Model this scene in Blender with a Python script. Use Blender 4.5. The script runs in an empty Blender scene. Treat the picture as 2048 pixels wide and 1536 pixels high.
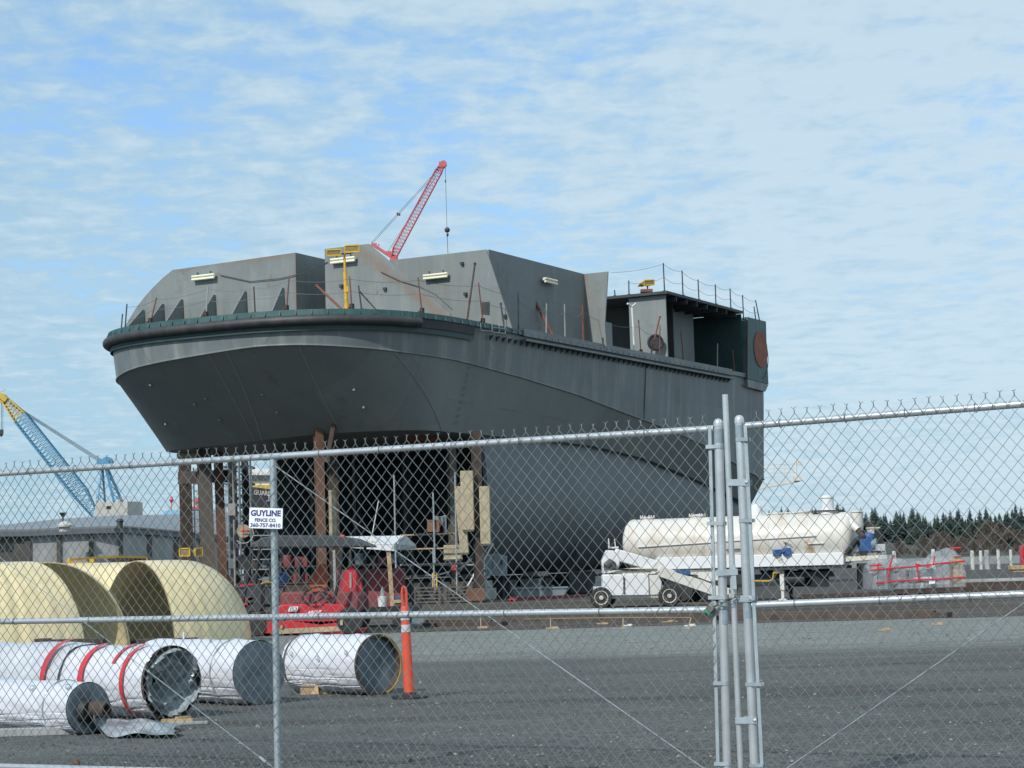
import bpy, math, random
from mathutils import Vector, Matrix

random.seed(7)
SC = bpy.context.scene
COL = SC.collection
PI = math.pi
R_ = math.radians

# ------------------------------------------------------------------ camera
FPX, EYE, ROLL = 4000.0, 1.4, 0.028          # focal length in pixels of a 2048 px wide picture
PITCH = math.atan(365.0 / FPX * math.cos(ROLL))
_F = Vector((0, math.cos(PITCH), math.sin(PITCH)))
_U0 = Vector((0, -math.sin(PITCH), math.cos(PITCH)))
_R0 = Vector((1, 0, 0))
_R = _R0 * math.cos(ROLL) - _U0 * math.sin(ROLL)
_U = _U0 * math.cos(ROLL) + _R0 * math.sin(ROLL)
CAMP = Vector((0, 0, EYE))


def ray(px, py):
    return _F + _R * ((px - 1024) / FPX) + _U * ((768 - py) / FPX)


def PX(px, py, d):
    """world point at distance y = d seen at a pixel"""
    r = ray(px, py)
    return CAMP + r * (d / r.y)


def GR(px, py, z=0.0):
    """point of a horizontal plane seen at a pixel"""
    r = ray(px, py)
    return CAMP + r * ((z - EYE) / r.z)


def hor(px):
    return 1133 - ROLL * (px - 1024)


cam = bpy.data.cameras.new('camera')
cam.sensor_width = 36.0
cam.lens = FPX / 2048 * 36.0
cam.clip_start = 0.1
cam.clip_end = 6000
camo = bpy.data.objects.new('camera', cam)
camo.matrix_world = Matrix((( _R.x, _U.x, -_F.x, CAMP.x), (_R.y, _U.y, -_F.y, CAMP.y),
                            (_R.z, _U.z, -_F.z, CAMP.z), (0, 0, 0, 1)))
COL.objects.link(camo)
SC.camera = camo

# ------------------------------------------------------------------ mesh builder
WM = {}


class MB:
    def __init__(s):
        s.v, s.f, s.mi, s.cur = [], [], [], 0

    def add(s, vs, fs):
        o = len(s.v)
        s.v += [Vector(p) for p in vs]
        for f in fs:
            s.f.append([i + o for i in f])
            s.mi.append(s.cur)
        return s

    def box(s, c, size, rz=0.0, R=None):
        c = Vector(c)
        M = R if R is not None else Matrix.Rotation(rz, 3, 'Z')
        hx, hy, hz = size[0] / 2, size[1] / 2, size[2] / 2
        vs = [c + M @ Vector((x, y, z)) for z in (-hz, hz) for y in (-hy, hy) for x in (-hx, hx)]
        return s.add(vs, [(0, 2, 3, 1), (4, 5, 7, 6), (0, 1, 5, 4), (2, 6, 7, 3), (0, 4, 6, 2), (1, 3, 7, 5)])

    def beam(s, p0, p1, w, h, up=(0, 0, 1)):
        p0, p1 = Vector(p0), Vector(p1)
        d = (p1 - p0).normalized()
        u = Vector(up)
        if abs(d.dot(u)) > 0.98:
            u = Vector((0, 1, 0))
        a = d.cross(u).normalized() * (w / 2)
        b = a.cross(d).normalized() * (h / 2)
        vs = [p + q for p in (p0, p1) for q in (-a - b, a - b, a + b, -a + b)]
        return s.add(vs, [(3, 2, 1, 0), (4, 5, 6, 7), (0, 1, 5, 4), (1, 2, 6, 5), (2, 3, 7, 6), (3, 0, 4, 7)])

    def ibeam(s, p0, p1, w, h, t, side=(1, 0, 0)):
        """H profile: flanges w wide, h apart"""
        p0, p1 = Vector(p0), Vector(p1)
        d = (p1 - p0).normalized()
        a = (Vector(side) - d * d.dot(Vector(side))).normalized()
        b = d.cross(a).normalized()
        for sg in (-1, 1):
            o = b * (sg * (h / 2 - t / 2))
            s._slab(p0 + o, p1 + o, a * (w / 2), b * (t / 2))
        s._slab(p0, p1, a * (t / 2), b * (h / 2 - t - 0.001))
        return s

    def _slab(s, p0, p1, a, b):
        vs = [p + q for p in (p0, p1) for q in (-a - b, a - b, a + b, -a + b)]
        return s.add(vs, [(3, 2, 1, 0), (4, 5, 6, 7), (0, 1, 5, 4), (1, 2, 6, 5), (2, 3, 7, 6), (3, 0, 4, 7)])

    def path(s, pts, r, n=6, caps=True, closed=False):
        pts = [Vector(p) for p in pts]
        m = len(pts)
        rs = r if isinstance(r, (list, tuple)) else [r] * m
        T = []
        for i in range(m):
            a = pts[(i - 1) % m] if (closed or i > 0) else pts[i]
            b = pts[(i + 1) % m] if (closed or i < m - 1) else pts[i]
            T.append((b - a).normalized())
        ref = Vector((0, 0, 1)) if abs(T[0].z) < 0.9 else Vector((0, 1, 0))
        nrm = T[0].cross(ref).normalized()
        vs, fs = [], []
        for i in range(m):
            nrm = nrm - T[i] * nrm.dot(T[i])
            if nrm.length < 1e-6:
                nrm = T[i].orthogonal()
            nrm.normalize()
            bi = T[i].cross(nrm)
            for k in range(n):
                a = 2 * PI * (k + 0.5) / n
                vs.append(pts[i] + (nrm * math.cos(a) + bi * math.sin(a)) * rs[i])
        for i in range(m if closed else m - 1):
            j = (i + 1) % m
            for k in range(n):
                l = (k + 1) % n
                fs.append((i * n + k, i * n + l, j * n + l, j * n + k))
        if caps and not closed:
            fs.append(tuple(range(n - 1, -1, -1)))
            fs.append(tuple((m - 1) * n + k for k in range(n)))
        return s.add(vs, fs)

    def tube(s, p0, p1, r, r2=None, n=12, caps=True):
        return s.path([p0, p1], [r, r if r2 is None else r2], n, caps)

    def lathe(s, c, axis, prof, n=20, caps=True):
        """prof: (radius, distance along axis)"""
        c, axis = Vector(c), Vector(axis).normalized()
        a = axis.orthogonal().normalized()
        b = axis.cross(a)
        vs, fs = [], []
        for r, t in prof:
            for k in range(n):
                g = 2 * PI * k / n
                vs.append(c + axis * t + (a * math.cos(g) + b * math.sin(g)) * max(r, 1e-4))
        for i in range(len(prof) - 1):
            for k in range(n):
                l = (k + 1) % n
                fs.append((i * n + k, i * n + l, (i + 1) * n + l, (i + 1) * n + k))
        if caps:
            fs.append(tuple(range(n - 1, -1, -1)))
            fs.append(tuple((len(prof) - 1) * n + k for k in range(n)))
        return s.add(vs, fs)

    def prism(s, poly, vec):
        poly = [Vector(p) for p in poly]
        vec = Vector(vec)
        n = len(poly)
        vs = poly + [p + vec for p in poly]
        fs = [tuple(range(n - 1, -1, -1)), tuple(range(n, 2 * n))]
        fs += [(i, (i + 1) % n, n + (i + 1) % n, n + i) for i in range(n)]
        return s.add(vs, fs)

    def grid(s, rows, closed=False):
        n = len(rows[0])
        vs = [p for r in rows for p in r]
        fs = []
        for i in range(len(rows) - 1):
            for k in range(n if closed else n - 1):
                l = (k + 1) % n
                fs.append((i * n + k, i * n + l, (i + 1) * n + l, (i + 1) * n + k))
        return s.add(vs, fs)

    def sphere(s, c, r, sc=(1, 1, 1), n=10, m=7):
        c = Vector(c)
        rows = []
        for i in range(m + 1):
            t = PI * i / m
            rows.append([c + Vector((sc[0] * r * math.sin(t) * math.cos(2 * PI * k / n),
                                     sc[1] * r * math.sin(t) * math.sin(2 * PI * k / n),
                                     sc[2] * r * math.cos(t))) for k in range(n)])
        return s.grid(rows, True)

    def torus(s, c, axis, R, r, n=24, m=8, a0=0.0, a1=2 * PI):
        c, axis = Vector(c), Vector(axis).normalized()
        a = axis.orthogonal().normalized()
        b = axis.cross(a)
        full = abs(a1 - a0 - 2 * PI) < 1e-6
        k = n if full else n + 1
        pts = [c + (a * math.cos(a0 + (a1 - a0) * i / n) + b * math.sin(a0 + (a1 - a0) * i / n)) * R for i in range(k)]
        return s.path(pts, r, m, True, full)

    def out(s, name, mat, parent=None, smooth=35, local=False, bevel=0.0):
        vs = s.v
        me = bpy.data.meshes.new(name)
        if parent is not None:
            Mw = WM[parent.name]
            if not local:
                inv = Mw.inverted()
                vs = [inv @ p for p in vs]
        elif local:
            Mw = Matrix.Identity(4)
        else:
            xs, ys, zs = [p.x for p in vs], [p.y for p in vs], [p.z for p in vs]
            Mw = Matrix.Translation(((min(xs) + max(xs)) / 2, (min(ys) + max(ys)) / 2, min(zs)))
            inv = Mw.inverted()
            vs = [inv @ p for p in vs]
        me.from_pydata([tuple(p) for p in vs], [], s.f)
        mats = mat if isinstance(mat, (list, tuple)) else [mat]
        for m in mats:
            me.materials.append(m)
        if len(mats) > 1:
            me.polygons.foreach_set('material_index', s.mi)
        me.validate()
        if smooth:
            me.polygons.foreach_set('use_smooth', [True] * len(me.polygons))
            me.set_sharp_from_angle(angle=R_(smooth))
        me.update()
        o = bpy.data.objects.new(name, me)
        COL.objects.link(o)
        if parent is not None:
            o.parent = parent
            WM[o.name] = Mw
        else:
            o.matrix_world = Mw
            WM[o.name] = Mw
        if bevel:
            b = o.modifiers.new('bevel', 'BEVEL')
            b.width = bevel
            b.segments = 2
            b.limit_method = 'ANGLE'
        return o


def tag(o, label=None, cat=None, group=None, kind=None):
    if label: o['label'] = label
    if cat: o['category'] = cat
    if group: o['group'] = group
    if kind: o['kind'] = kind
    return o


def thing(name, label, cat, loc, rz=0.0, group=None):
    o = bpy.data.objects.new(name, None)
    COL.objects.link(o)
    o.empty_display_size = 0.2
    o.location = loc
    o.rotation_euler = (0, 0, rz)
    WM[o.name] = Matrix.Translation(Vector(loc)) @ Matrix.Rotation(rz, 4, 'Z')
    return tag(o, label, cat, group)


def kids(o):
    return [c for c in list(bpy.data.objects) if c.parent == o]


def copy_tree(o, loc=None, rz=None, parent=None, label=None):
    c = o.copy()
    COL.objects.link(c)
    if parent is not None:
        c.parent = parent
    if loc is not None: c.location = loc
    if rz is not None: c.rotation_euler = (0, 0, rz)
    if label: c['label'] = label
    for ch in kids(o):
        copy_tree(ch, parent=c)
    return c


def text_verts(body, extrude=0.0, bold=0.0):
    cu = bpy.data.curves.new('lettering', 'FONT')
    cu.body = body
    cu.size = 1.0
    cu.offset = bold
    cu.extrude = extrude
    cu.resolution_u = 3
    o = bpy.data.objects.new('lettering', cu)
    COL.objects.link(o)
    bpy.context.view_layer.update()
    dg = bpy.context.evaluated_depsgraph_get()
    me = bpy.data.meshes.new_from_object(o.evaluated_get(dg))
    vs = [v.co.copy() for v in me.vertices]
    fs = [tuple(p.vertices) for p in me.polygons]
    bpy.data.objects.remove(o)
    bpy.data.meshes.remove(me)
    bpy.data.curves.remove(cu)
    return vs, fs


def put_text(mb, body, c, right, up, width, height, bold=0.0, shear=0.0):
    """letters centred on c, stretched to width x height"""
    vs, fs = text_verts(body, 0.0, bold)
    x0, x1 = min(v.x for v in vs), max(v.x for v in vs)
    y0, y1 = min(v.y for v in vs), max(v.y for v in vs)
    c, right, up = Vector(c), Vector(right).normalized(), Vector(up).normalized()
    out = []
    for v in vs:
        a = ((v.x - x0) / (x1 - x0) - 0.5) * width
        b = ((v.y - y0) / (y1 - y0) - 0.5) * height
        out.append(c + right * (a + shear * b) + up * b)
    mb.add(out, fs)
    return mb


# ------------------------------------------------------------------ materials
def mat(name, col, rough=0.6, metal=0.0, var=0.15, scale=2.0, streak=None, streak_amt=0.5, streak_scale=(3, 3, .25),
        rust=0.0, rustcol=(.16, .06, .025), rust_scale=1.5, bump=0.0, bump_scale=40.0, spec=0.5, speck=0.0, coat=0.0,
        translucent=0.0, alpha=1.0, emit=0.0, seams=None):
    m = bpy.data.materials.new(name)
    m.use_nodes = True
    nt = m.node_tree
    N, L = nt.nodes, nt.links
    b = N['Principled BSDF']
    b.inputs['Roughness'].default_value = rough
    b.inputs['Metallic'].default_value = metal
    b.inputs['Specular IOR Level'].default_value = spec
    if coat:
        b.inputs['Coat Weight'].default_value = coat
    tc = N.new('ShaderNodeTexCoord')

    def noise(sc, det=5.0, vec=None, rg=0.6):
        n = N.new('ShaderNodeTexNoise')
        n.inputs['Scale'].default_value = sc
        n.inputs['Detail'].default_value = det
        n.inputs['Roughness'].default_value = rg
        L.new(vec if vec is not None else tc.outputs['Object'], n.inputs['Vector'])
        return n.outputs['Fac']

    def ramp(fac, a, c):
        r = N.new('ShaderNodeMapRange')
        r.inputs['From Min'].default_value = a
        r.inputs['From Max'].default_value = c
        L.new(fac, r.inputs['Value'])
        return r.outputs['Result']

    def mix(fac, a, c):
        x = N.new('ShaderNodeMix')
        x.data_type = 'RGBA'
        if isinstance(fac, float): x.inputs['Factor'].default_value = fac
        else: L.new(fac, x.inputs['Factor'])
        for i, q in ((6, a), (7, c)):
            if isinstance(q, (tuple, list)): x.inputs[i].default_value = (*q[:3], 1)
            else: L.new(q, x.inputs[i])
        return x.outputs[2]

    lo = tuple(max(0, q * (1 - var)) for q in col)
    hi = tuple(min(1, q * (1 + var)) for q in col)
    c = mix(ramp(noise(scale, 6), .3, .7), lo, hi)
    if speck:
        s = ramp(noise(bump_scale, 2), .35, .65)
        c = mix(s, tuple(q * (1 - speck) for q in col), c)
    if streak:
        mp = N.new('ShaderNodeMapping')
        mp.inputs['Scale'].default_value = streak_scale
        L.new(tc.outputs['Object'], mp.inputs['Vector'])
        f = ramp(noise(1.0, 6, mp.outputs['Vector'], .65), .48, .72)
        mm = N.new('ShaderNodeMath')
        mm.operation = 'MULTIPLY'
        mm.inputs[1].default_value = streak_amt
        L.new(f, mm.inputs[0])
        c = mix(mm.outputs[0], c, streak)
    if rust:
        f = ramp(noise(rust_scale, 8, None, .7), .62 - .25 * rust, .70 - .2 * rust)
        c = mix(f, c, rustcol)
    hgt = None
    if seams:                                     # welded plates: (first axis, second axis, plate length, plate height)
        sp3 = N.new('ShaderNodeSeparateXYZ')
        L.new(tc.outputs['Object'], sp3.inputs[0])
        cb3 = N.new('ShaderNodeCombineXYZ')
        L.new(sp3.outputs[seams[0]], cb3.inputs[0])
        L.new(sp3.outputs[seams[1]], cb3.inputs[1])
        br = N.new('ShaderNodeTexBrick')
        br.offset = .37
        br.inputs['Scale'].default_value = 1.0
        br.inputs['Brick Width'].default_value = seams[2]
        br.inputs['Row Height'].default_value = seams[3]
        br.inputs['Mortar Size'].default_value = .014
        br.inputs['Mortar Smooth'].default_value = .3
        br.inputs['Color1'].default_value = (.94, .94, .94, 1)
        br.inputs['Color2'].default_value = (1.05, 1.06, 1.05, 1)
        br.inputs['Mortar'].default_value = (.86, .86, .85, 1)
        L.new(cb3.outputs[0], br.inputs['Vector'])
        xm = N.new('ShaderNodeMix')
        xm.data_type = 'RGBA'
        xm.blend_type = 'MULTIPLY'
        xm.inputs['Factor'].default_value = 1.0
        L.new(c, xm.inputs[6])
        L.new(br.outputs['Color'], xm.inputs[7])
        c = xm.outputs[2]
        # scuffs and chalky smears
        c = mix(ramp(noise(1.7, 9, None, .78), .60, .80), c, tuple(min(1, q * 1.55 + .01) for q in col))
        c = mix(ramp(noise(.6, 9, None, .72), .58, .78), c, tuple(q * .62 for q in col))
    L.new(c, b.inputs['Base Color'])
    if bump:
        bm = N.new('ShaderNodeBump')
        bm.inputs['Strength'].default_value = bump
        bm.inputs['Distance'].default_value = 0.02
        L.new(noise(bump_scale, 4), bm.inputs['Height'])
        L.new(bm.outputs['Normal'], b.inputs['Normal'])
    if alpha < 1:
        b.inputs['Alpha'].default_value = alpha
    if emit:
        b.inputs['Emission Color'].default_value = (*col, 1)
        b.inputs['Emission Strength'].default_value = emit
    if translucent:
        t = N.new('ShaderNodeBsdfTranslucent')
        L.new(c, t.inputs['Color'])
        ms = N.new('ShaderNodeMixShader')
        ms.inputs['Fac'].default_value = translucent
        L.new(b.outputs['BSDF'], ms.inputs[1])
        L.new(t.outputs['BSDF'], ms.inputs[2])
        L.new(ms.outputs['Shader'], N['Material Output'].inputs['Surface'])
    return m


M = {}
M['galv'] = mat('galvanised_steel', (.62, .64, .65), .31, .6, .10, 6, streak=(.42, .45, .46), streak_amt=.35, streak_scale=(9, 9, 9), bump=.05, bump_scale=60)
M['galv_dull'] = mat('dull_galvanised_steel', (.36, .42, .45), .55, .45, .18, 9, bump=.08, bump_scale=80)
M['weldpaint'] = mat('grey_weld_paint', (.25, .32, .36), .6, .2, .2, 20)
M['wire'] = mat('galvanised_wire', (.165, .19, .19), .5, .35, .2, 3)
M['hull'] = mat('grey_hull_primer', (.134, .158, .166), .5, 0, .16, .35, streak=(.27, .28, .26), streak_amt=.75,
                streak_scale=(1.3, 1.3, .10), bump=.12, bump_scale=1.2, seams=('X', 'Z', 5.5, 1.9))
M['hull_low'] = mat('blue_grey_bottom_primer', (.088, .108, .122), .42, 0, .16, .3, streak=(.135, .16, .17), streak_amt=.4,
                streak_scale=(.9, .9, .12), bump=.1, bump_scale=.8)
M['hull_dark'] = mat('grey_flare_primer', (.172, .196, .196), .5, 0, .14, .25, streak=(.20, .21, .20), streak_amt=.35,
                     streak_scale=(.5, .12, .12), bump=.1, bump_scale=.9, seams=('Y', 'X', 3.6, 2.2))
M['bulkhead'] = mat('grey_bulkhead_primer', (.178, .200, .201), .6, 0, .12, .5, streak=(.29, .285, .255), streak_amt=.5,
                    streak_scale=(1.2, 1.6, .15), rust=.06, rustcol=(.17, .13, .10), rust_scale=1.1, bump=.08, bump_scale=2, seams=('Y', 'Z', 4.2, 1.9))
M['side_bulkhead'] = mat('grey_side_primer', (.160, .182, .188), .6, 0, .12, .5, streak=(.24, .25, .24), streak_amt=.45,
                    streak_scale=(1.2, 1.6, .15), rust=.05, rustcol=(.17, .11, .08), rust_scale=1.1, bump=.08, bump_scale=2, seams=('X', 'Z', 4.2, 1.9))
M['teal'] = mat('teal_primer', (.036, .098, .10), .55, 0, .25, 1.2, streak=(.16, .2, .19), streak_amt=.4, rust=.1)
M['fender'] = mat('black_rubber', (.035, .037, .04), .55, 0, .3, 1.5, streak=(.10, .10, .095), streak_amt=.35, bump=.1, bump_scale=8)
M['rust'] = mat('rusty_steel', (.068, .048, .038), .8, .1, .4, 3, streak=(.07, .04, .03), streak_amt=.6, bump=.2, bump_scale=25)
M['rust_red'] = mat('red_primed_steel', (.17, .062, .042), .7, 0, .3, 3, bump=.1, bump_scale=25)
M['darksteel'] = mat('dark_steel', (.045, .05, .055), .6, .2, .3, 4)
M['black'] = mat('matt_black', (.018, .019, .021), .6, 0, .25, 4)
M['white'] = mat('white_paint', (.64, .63, .60), .42, 0, .06, 1.5, streak=(.50, .44, .36), streak_amt=.45, streak_scale=(1.5, 1.5, .3))
M['white_clean'] = mat('clean_white_paint', (.68, .69, .70), .4, 0, .04, 2)
M['tank'] = mat('white_tank_paint', (.62, .60, .555), .38, 0, .07, .6, streak=(.46, .36, .24), streak_amt=.75,
                streak_scale=(1.3, 1.3, .5), rust=.12, rustcol=(.40, .27, .16), rust_scale=.8)
M['yellow'] = mat('safety_yellow', (.62, .36, .02), .45, 0, .15, 4)
M['frp'] = mat('cream_yellow_fibreglass', (.78, .665, .40), .34, 0, .10, 1.2, streak=(.58, .49, .26), streak_amt=.75,
               streak_scale=(7, 7, .25), bump=.25, bump_scale=3, translucent=.10)
M['wood'] = mat('pale_timber', (.42, .30, .17), .75, 0, .25, 5, streak=(.25, .16, .09), streak_amt=.5, streak_scale=(1.5, 14, 14))
M['timber'] = mat('tan_timber', (.40, .34, .23), .8, 0, .2, 3, streak=(.27, .22, .14), streak_amt=.5, streak_scale=(14, 14, 1))
M['wrap'] = mat('white_plastic_wrap', (.60, .61, .655), .28, 0, .05, 3, bump=.35, bump_scale=9)
M['wrap_clear'] = mat('grey_plastic_sheet', (.27, .31, .33), .22, 0, .3, 5, bump=.5, bump_scale=9)
M['pipe_steel'] = mat('blue_grey_end_plate', (.10, .135, .165), .42, .2, .45, 4, streak=(.26, .29, .31), streak_amt=.65, streak_scale=(5, 5, 2), bump=.15, bump_scale=12)  # mottled plate, with reflections put into the colour as paler streaks
M['red'] = mat('red_paint', (.50, .025, .035), .38, 0, .12, 2, streak=(.38, .06, .06), streak_amt=.4)
M['red_dark'] = mat('dark_red', (.20, .045, .05), .65, 0, .2, 2)  # deeper, more matt red than the tractor body
M['tape'] = mat('red_tape', (.55, .03, .04), .35, 0, .1, 3)
M['orange'] = mat('orange_plastic', (.66, .075, .03), .42, 0, .1, 4, streak=(.55, .09, .04), streak_amt=.4)
M['reflect'] = mat('silver_reflective_sheet', (.55, .57, .58), .3, .2, .12, 10)
M['tyre'] = mat('tyre_rubber', (.03, .03, .03), .8, 0, .3, 6, bump=.3, bump_scale=40)
M['rim'] = mat('cream_wheel_rim', (.60, .57, .49), .5, .1, .2, 5, rust=.1)
M['blue'] = mat('crane_blue', (.07, .26, .42), .5, 0, .2, .8)
M['blue_part'] = mat('machine_blue', (.03, .10, .28), .45, 0, .2, 4)
M['crane_yellow'] = mat('crane_yellow', (.55, .38, .07), .5, 0, .2, .8)
M['crane_red'] = mat('crane_red', (.48, .10, .10), .5, 0, .2, .8)
M['concrete'] = mat('weathered_concrete', (.30, .31, .31), .85, 0, .2, .8, streak=(.40, .42, .44), streak_amt=.6, streak_scale=(1.6, 1.6, .12), bump=.1, bump_scale=6)
M['concrete_pale'] = mat('pale_concrete', (.46, .45, .42), .85, 0, .12, .5)
M['pilaster'] = mat('brown_concrete', (.085, .08, .07), .85, 0, .25, 1)
M['glass'] = mat('dark_window_glass', (.015, .018, .02), .12, 0, .1, 2)
M['paper'] = mat('sign_white', (.80, .82, .86), .4, 0, .02, 3)
M['ink'] = mat('sign_blue', (.02, .035, .17), .5, 0, .05, 3)
M['ink_black'] = mat('sign_black', (.02, .02, .022), .5, 0, .05, 3)
M['ink_red'] = mat('sign_red', (.6, .03, .03), .5, 0, .05, 3)
M['lamp_tube'] = mat('lamp_diffuser', (.80, .78, .58), .3, 0, .03, 3)
M['lamp_glass'] = mat('lamp_glass', (.30, .25, .12), .2, 0, .2, 8)
M['cable'] = mat('dark_cable', (.05, .055, .06), .6, 0, .1, 4)
M['rope'] = mat('grey_wire_rope', (.17, .18, .19), .6, .1, .1, 4)
M['cabinet'] = mat('grey_cabinet_paint', (.16, .20, .22), .5, 0, .15, 3)
M['green'] = mat('green_plastic', (.02, .25, .13), .4, 0, .1, 4)
M['brass'] = mat('padlock_metal', (.20, .19, .17), .4, .6, .2, 20)
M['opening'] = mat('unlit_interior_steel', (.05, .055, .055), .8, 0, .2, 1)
M['strip'] = mat('pale_weld_primer', (.235, .255, .25), .6, 0, .1, 3)
M['rust_patch'] = mat('orange_rust_patch', (.26, .10, .06), .8, 0, .25, 2.0, streak=(.17, .08, .06), streak_amt=.4)
M['canopy'] = mat('dark_grey_canopy', (.042, .05, .058), .55, 0, .15, 2)
M['orange_dark'] = mat('faded_orange_vinyl', (.32, .08, .03), .6, 0, .2, 3)
M['cardboard'] = mat('brown_cardboard', (.22, .11, .065), .85, 0, .15, 3)
M['boatblue'] = mat('pale_blue_paint', (.22, .47, .66), .5, 0, .08, .5)
M['roofmetal2'] = mat('grey_roof_seam', (.22, .235, .25), .5, .2, .1, 1)


def streak_line(m, ya, za, yb, zb, wid):
    """rust running along the cut edge from (ya, za) to (yb, zb) in the part's own Y and Z"""
    nt_ = m.node_tree
    n_, l_ = nt_.nodes, nt_.links
    b = n_['Principled BSDF']
    src = b.inputs['Base Color'].links[0].from_socket
    tc_ = n_.new('ShaderNodeTexCoord')
    sp = n_.new('ShaderNodeSeparateXYZ')
    l_.new(tc_.outputs['Object'], sp.inputs[0])
    ln = math.hypot(yb - ya, zb - za)
    ny, nz_ = -(zb - za) / ln, (yb - ya) / ln
    c = ny * ya + nz_ * za

    def mt(op, a, q):
        x = n_.new('ShaderNodeMath')
        x.operation = op
        for i, z in enumerate((a, q)):
            if isinstance(z, (int, float)): x.inputs[i].default_value = z
            else: l_.new(z, x.inputs[i])
        return x.outputs[0]
    dd = mt('SUBTRACT', mt('ADD', mt('MULTIPLY', sp.outputs['Y'], ny), mt('MULTIPLY', sp.outputs['Z'], nz_)), c)
    dd = mt('ABSOLUTE', dd, 0)
    no = n_.new('ShaderNodeTexNoise')
    no.inputs['Scale'].default_value = 2.2
    no.inputs['Detail'].default_value = 7
    l_.new(tc_.outputs['Object'], no.inputs['Vector'])
    f = mt('SUBTRACT', mt('MULTIPLY', no.outputs['Fac'], 2.2), mt('DIVIDE', dd, wid))
    r = n_.new('ShaderNodeMapRange')
    r.inputs['From Min'].default_value, r.inputs['From Max'].default_value = .1, 1.1
    r.inputs['To Max'].default_value = .75
    l_.new(f, r.inputs['Value'])
    x = n_.new('ShaderNodeMix')
    x.data_type = 'RGBA'
    l_.new(r.outputs['Result'], x.inputs['Factor'])
    l_.new(src, x.inputs[6])
    x.inputs[7].default_value = (.19, .14, .105, 1)
    l_.new(x.outputs[2], b.inputs['Base Color'])


M['bulkhead_streak'] = M['bulkhead'].copy()
streak_line(M['bulkhead_streak'], -3.4, 14.6, -7.5, 11.5, .38)
M['earth_bar'] = mat('mud_caked_steel', (.075, .06, .05), .9, 0, .35, 2, streak=(.14, .075, .05), streak_amt=.5)
M['film'] = mat('clear_wrinkled_film', (.50, .53, .56), .18, 0, .2, 8, bump=.8, bump_scale=12, alpha=.38)
M['teal_dull_shade'] = mat('dull_teal_primer_and_shade', (.026, .056, .056), .6, 0, .25, 1.2)  # dull teal; on the block front its darkness is painted recess shade
M['bulkhead_top'] = M['bulkhead'].copy()
streak_line(M['bulkhead_top'], 7.0, 15.0, 0.0, 15.0, .30)
streak_line(M['bulkhead_top'], 0.0, 15.0, 0.0, 11.0, .14)
M['bulkhead_side'] = M['bulkhead'].copy()
streak_line(M['bulkhead_side'], -7.1, 15.0, -7.1, 11.0, .22)
M['film_pale'] = mat('milky_plastic_film', (.50, .52, .55), .25, 0, .15, 6, bump=.4, bump_scale=8)
# ------------------------------------------------------------------ daylight
SUN_EL, SUN_DIR = R_(39), Vector((-0.55, -0.835, 0))
to_sun = SUN_DIR.normalized() * math.cos(SUN_EL) + Vector((0, 0, math.sin(SUN_EL)))
sl = bpy.data.lights.new('sun', 'SUN')
sl.energy = 3.6
sl.angle = R_(0.8)
sl.color = (1.0, .95, .87)
so = bpy.data.objects.new('sun', sl)
so.rotation_euler = to_sun.to_track_quat('Z', 'Y').to_euler()
so.location = (0, 0, 60)
COL.objects.link(so)

W = bpy.data.worlds.new('World')
SC.world = W
W.use_nodes = True
nt = W.node_tree
N, L = nt.nodes, nt.links
bg = N['Background']
bg.inputs['Strength'].default_value = 0.1
sky = N.new('ShaderNodeTexSky')
sky.sky_type = 'NISHITA'
sky.sun_disc = False
sky.sun_elevation = SUN_EL
sky.sun_rotation = math.atan2(SUN_DIR.x, SUN_DIR.y)
sky.air_density, sky.dust_density, sky.ozone_density = 1.0, 0.6, 1.5
tc = N.new('ShaderNodeTexCoord')
sep = N.new('ShaderNodeSeparateXYZ')
L.new(tc.outputs['Generated'], sep.inputs[0])


def math_(op, a, b=None, clamp=False):
    n = N.new('ShaderNodeMath')
    n.operation = op
    n.use_clamp = clamp
    for i, q in enumerate((a, b)):
        if q is None: continue
        if isinstance(q, (int, float)): n.inputs[i].default_value = q
        else: L.new(q, n.inputs[i])
    return n.outputs[0]


def nz(vec, scale, detail, rough, loc=(0, 0, 0), sc=(1, 1, 1), dist=0.0):
    mp = N.new('ShaderNodeMapping')
    mp.inputs['Location'].default_value = loc
    mp.inputs['Scale'].default_value = sc
    L.new(vec, mp.inputs['Vector'])
    n = N.new('ShaderNodeTexNoise')
    n.inputs['Scale'].default_value = scale
    n.inputs['Detail'].default_value = detail
    n.inputs['Roughness'].default_value = rough
    n.inputs['Distortion'].default_value = dist
    L.new(mp.outputs['Vector'], n.inputs['Vector'])
    return n.outputs['Fac']


def mrange(v, a, b, c=0.0, d=1.0, smooth=True):
    n = N.new('ShaderNodeMapRange')
    n.interpolation_type = 'SMOOTHSTEP' if smooth else 'LINEAR'
    for k, q in (('From Min', a), ('From Max', b), ('To Min', c), ('To Max', d)):
        n.inputs[k].default_value = q
    L.new(v, n.inputs['Value'])
    return n.outputs['Result']


zc = math_('MAXIMUM', sep.outputs['Z'], 0.0)
den = math_('ADD', zc, 0.09)
cx, cy = math_('DIVIDE', sep.outputs['X'], den), math_('DIVIDE', sep.outputs['Y'], den)
cmb = N.new('ShaderNodeCombineXYZ')
L.new(cx, cmb.inputs[0])
L.new(cy, cmb.inputs[1])
P = cmb.outputs[0]
big = nz(P, 1.5, 4.0, .6, loc=(4.3, 9.1, 0), sc=(1.2, .6, 1))             # banks of cloud and gaps
rip1 = nz(P, 9.0, 6.0, .58, loc=(1.3, 2.2, 0), sc=(.9, 1.0, 1), dist=.25)
rip2 = nz(P, 15.0, 5.0, .6, loc=(6.3, 1.2, 0), sc=(1.15, .75, 1), dist=.4)
ripple = math_('ADD', math_('MULTIPLY', rip1, .62), math_('MULTIPLY', rip2, .38))    # small rows
fine = nz(P, 22.0, 3.0, .6, loc=(.3, 5.2, 0), sc=(1.0, .8, 1))
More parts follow.
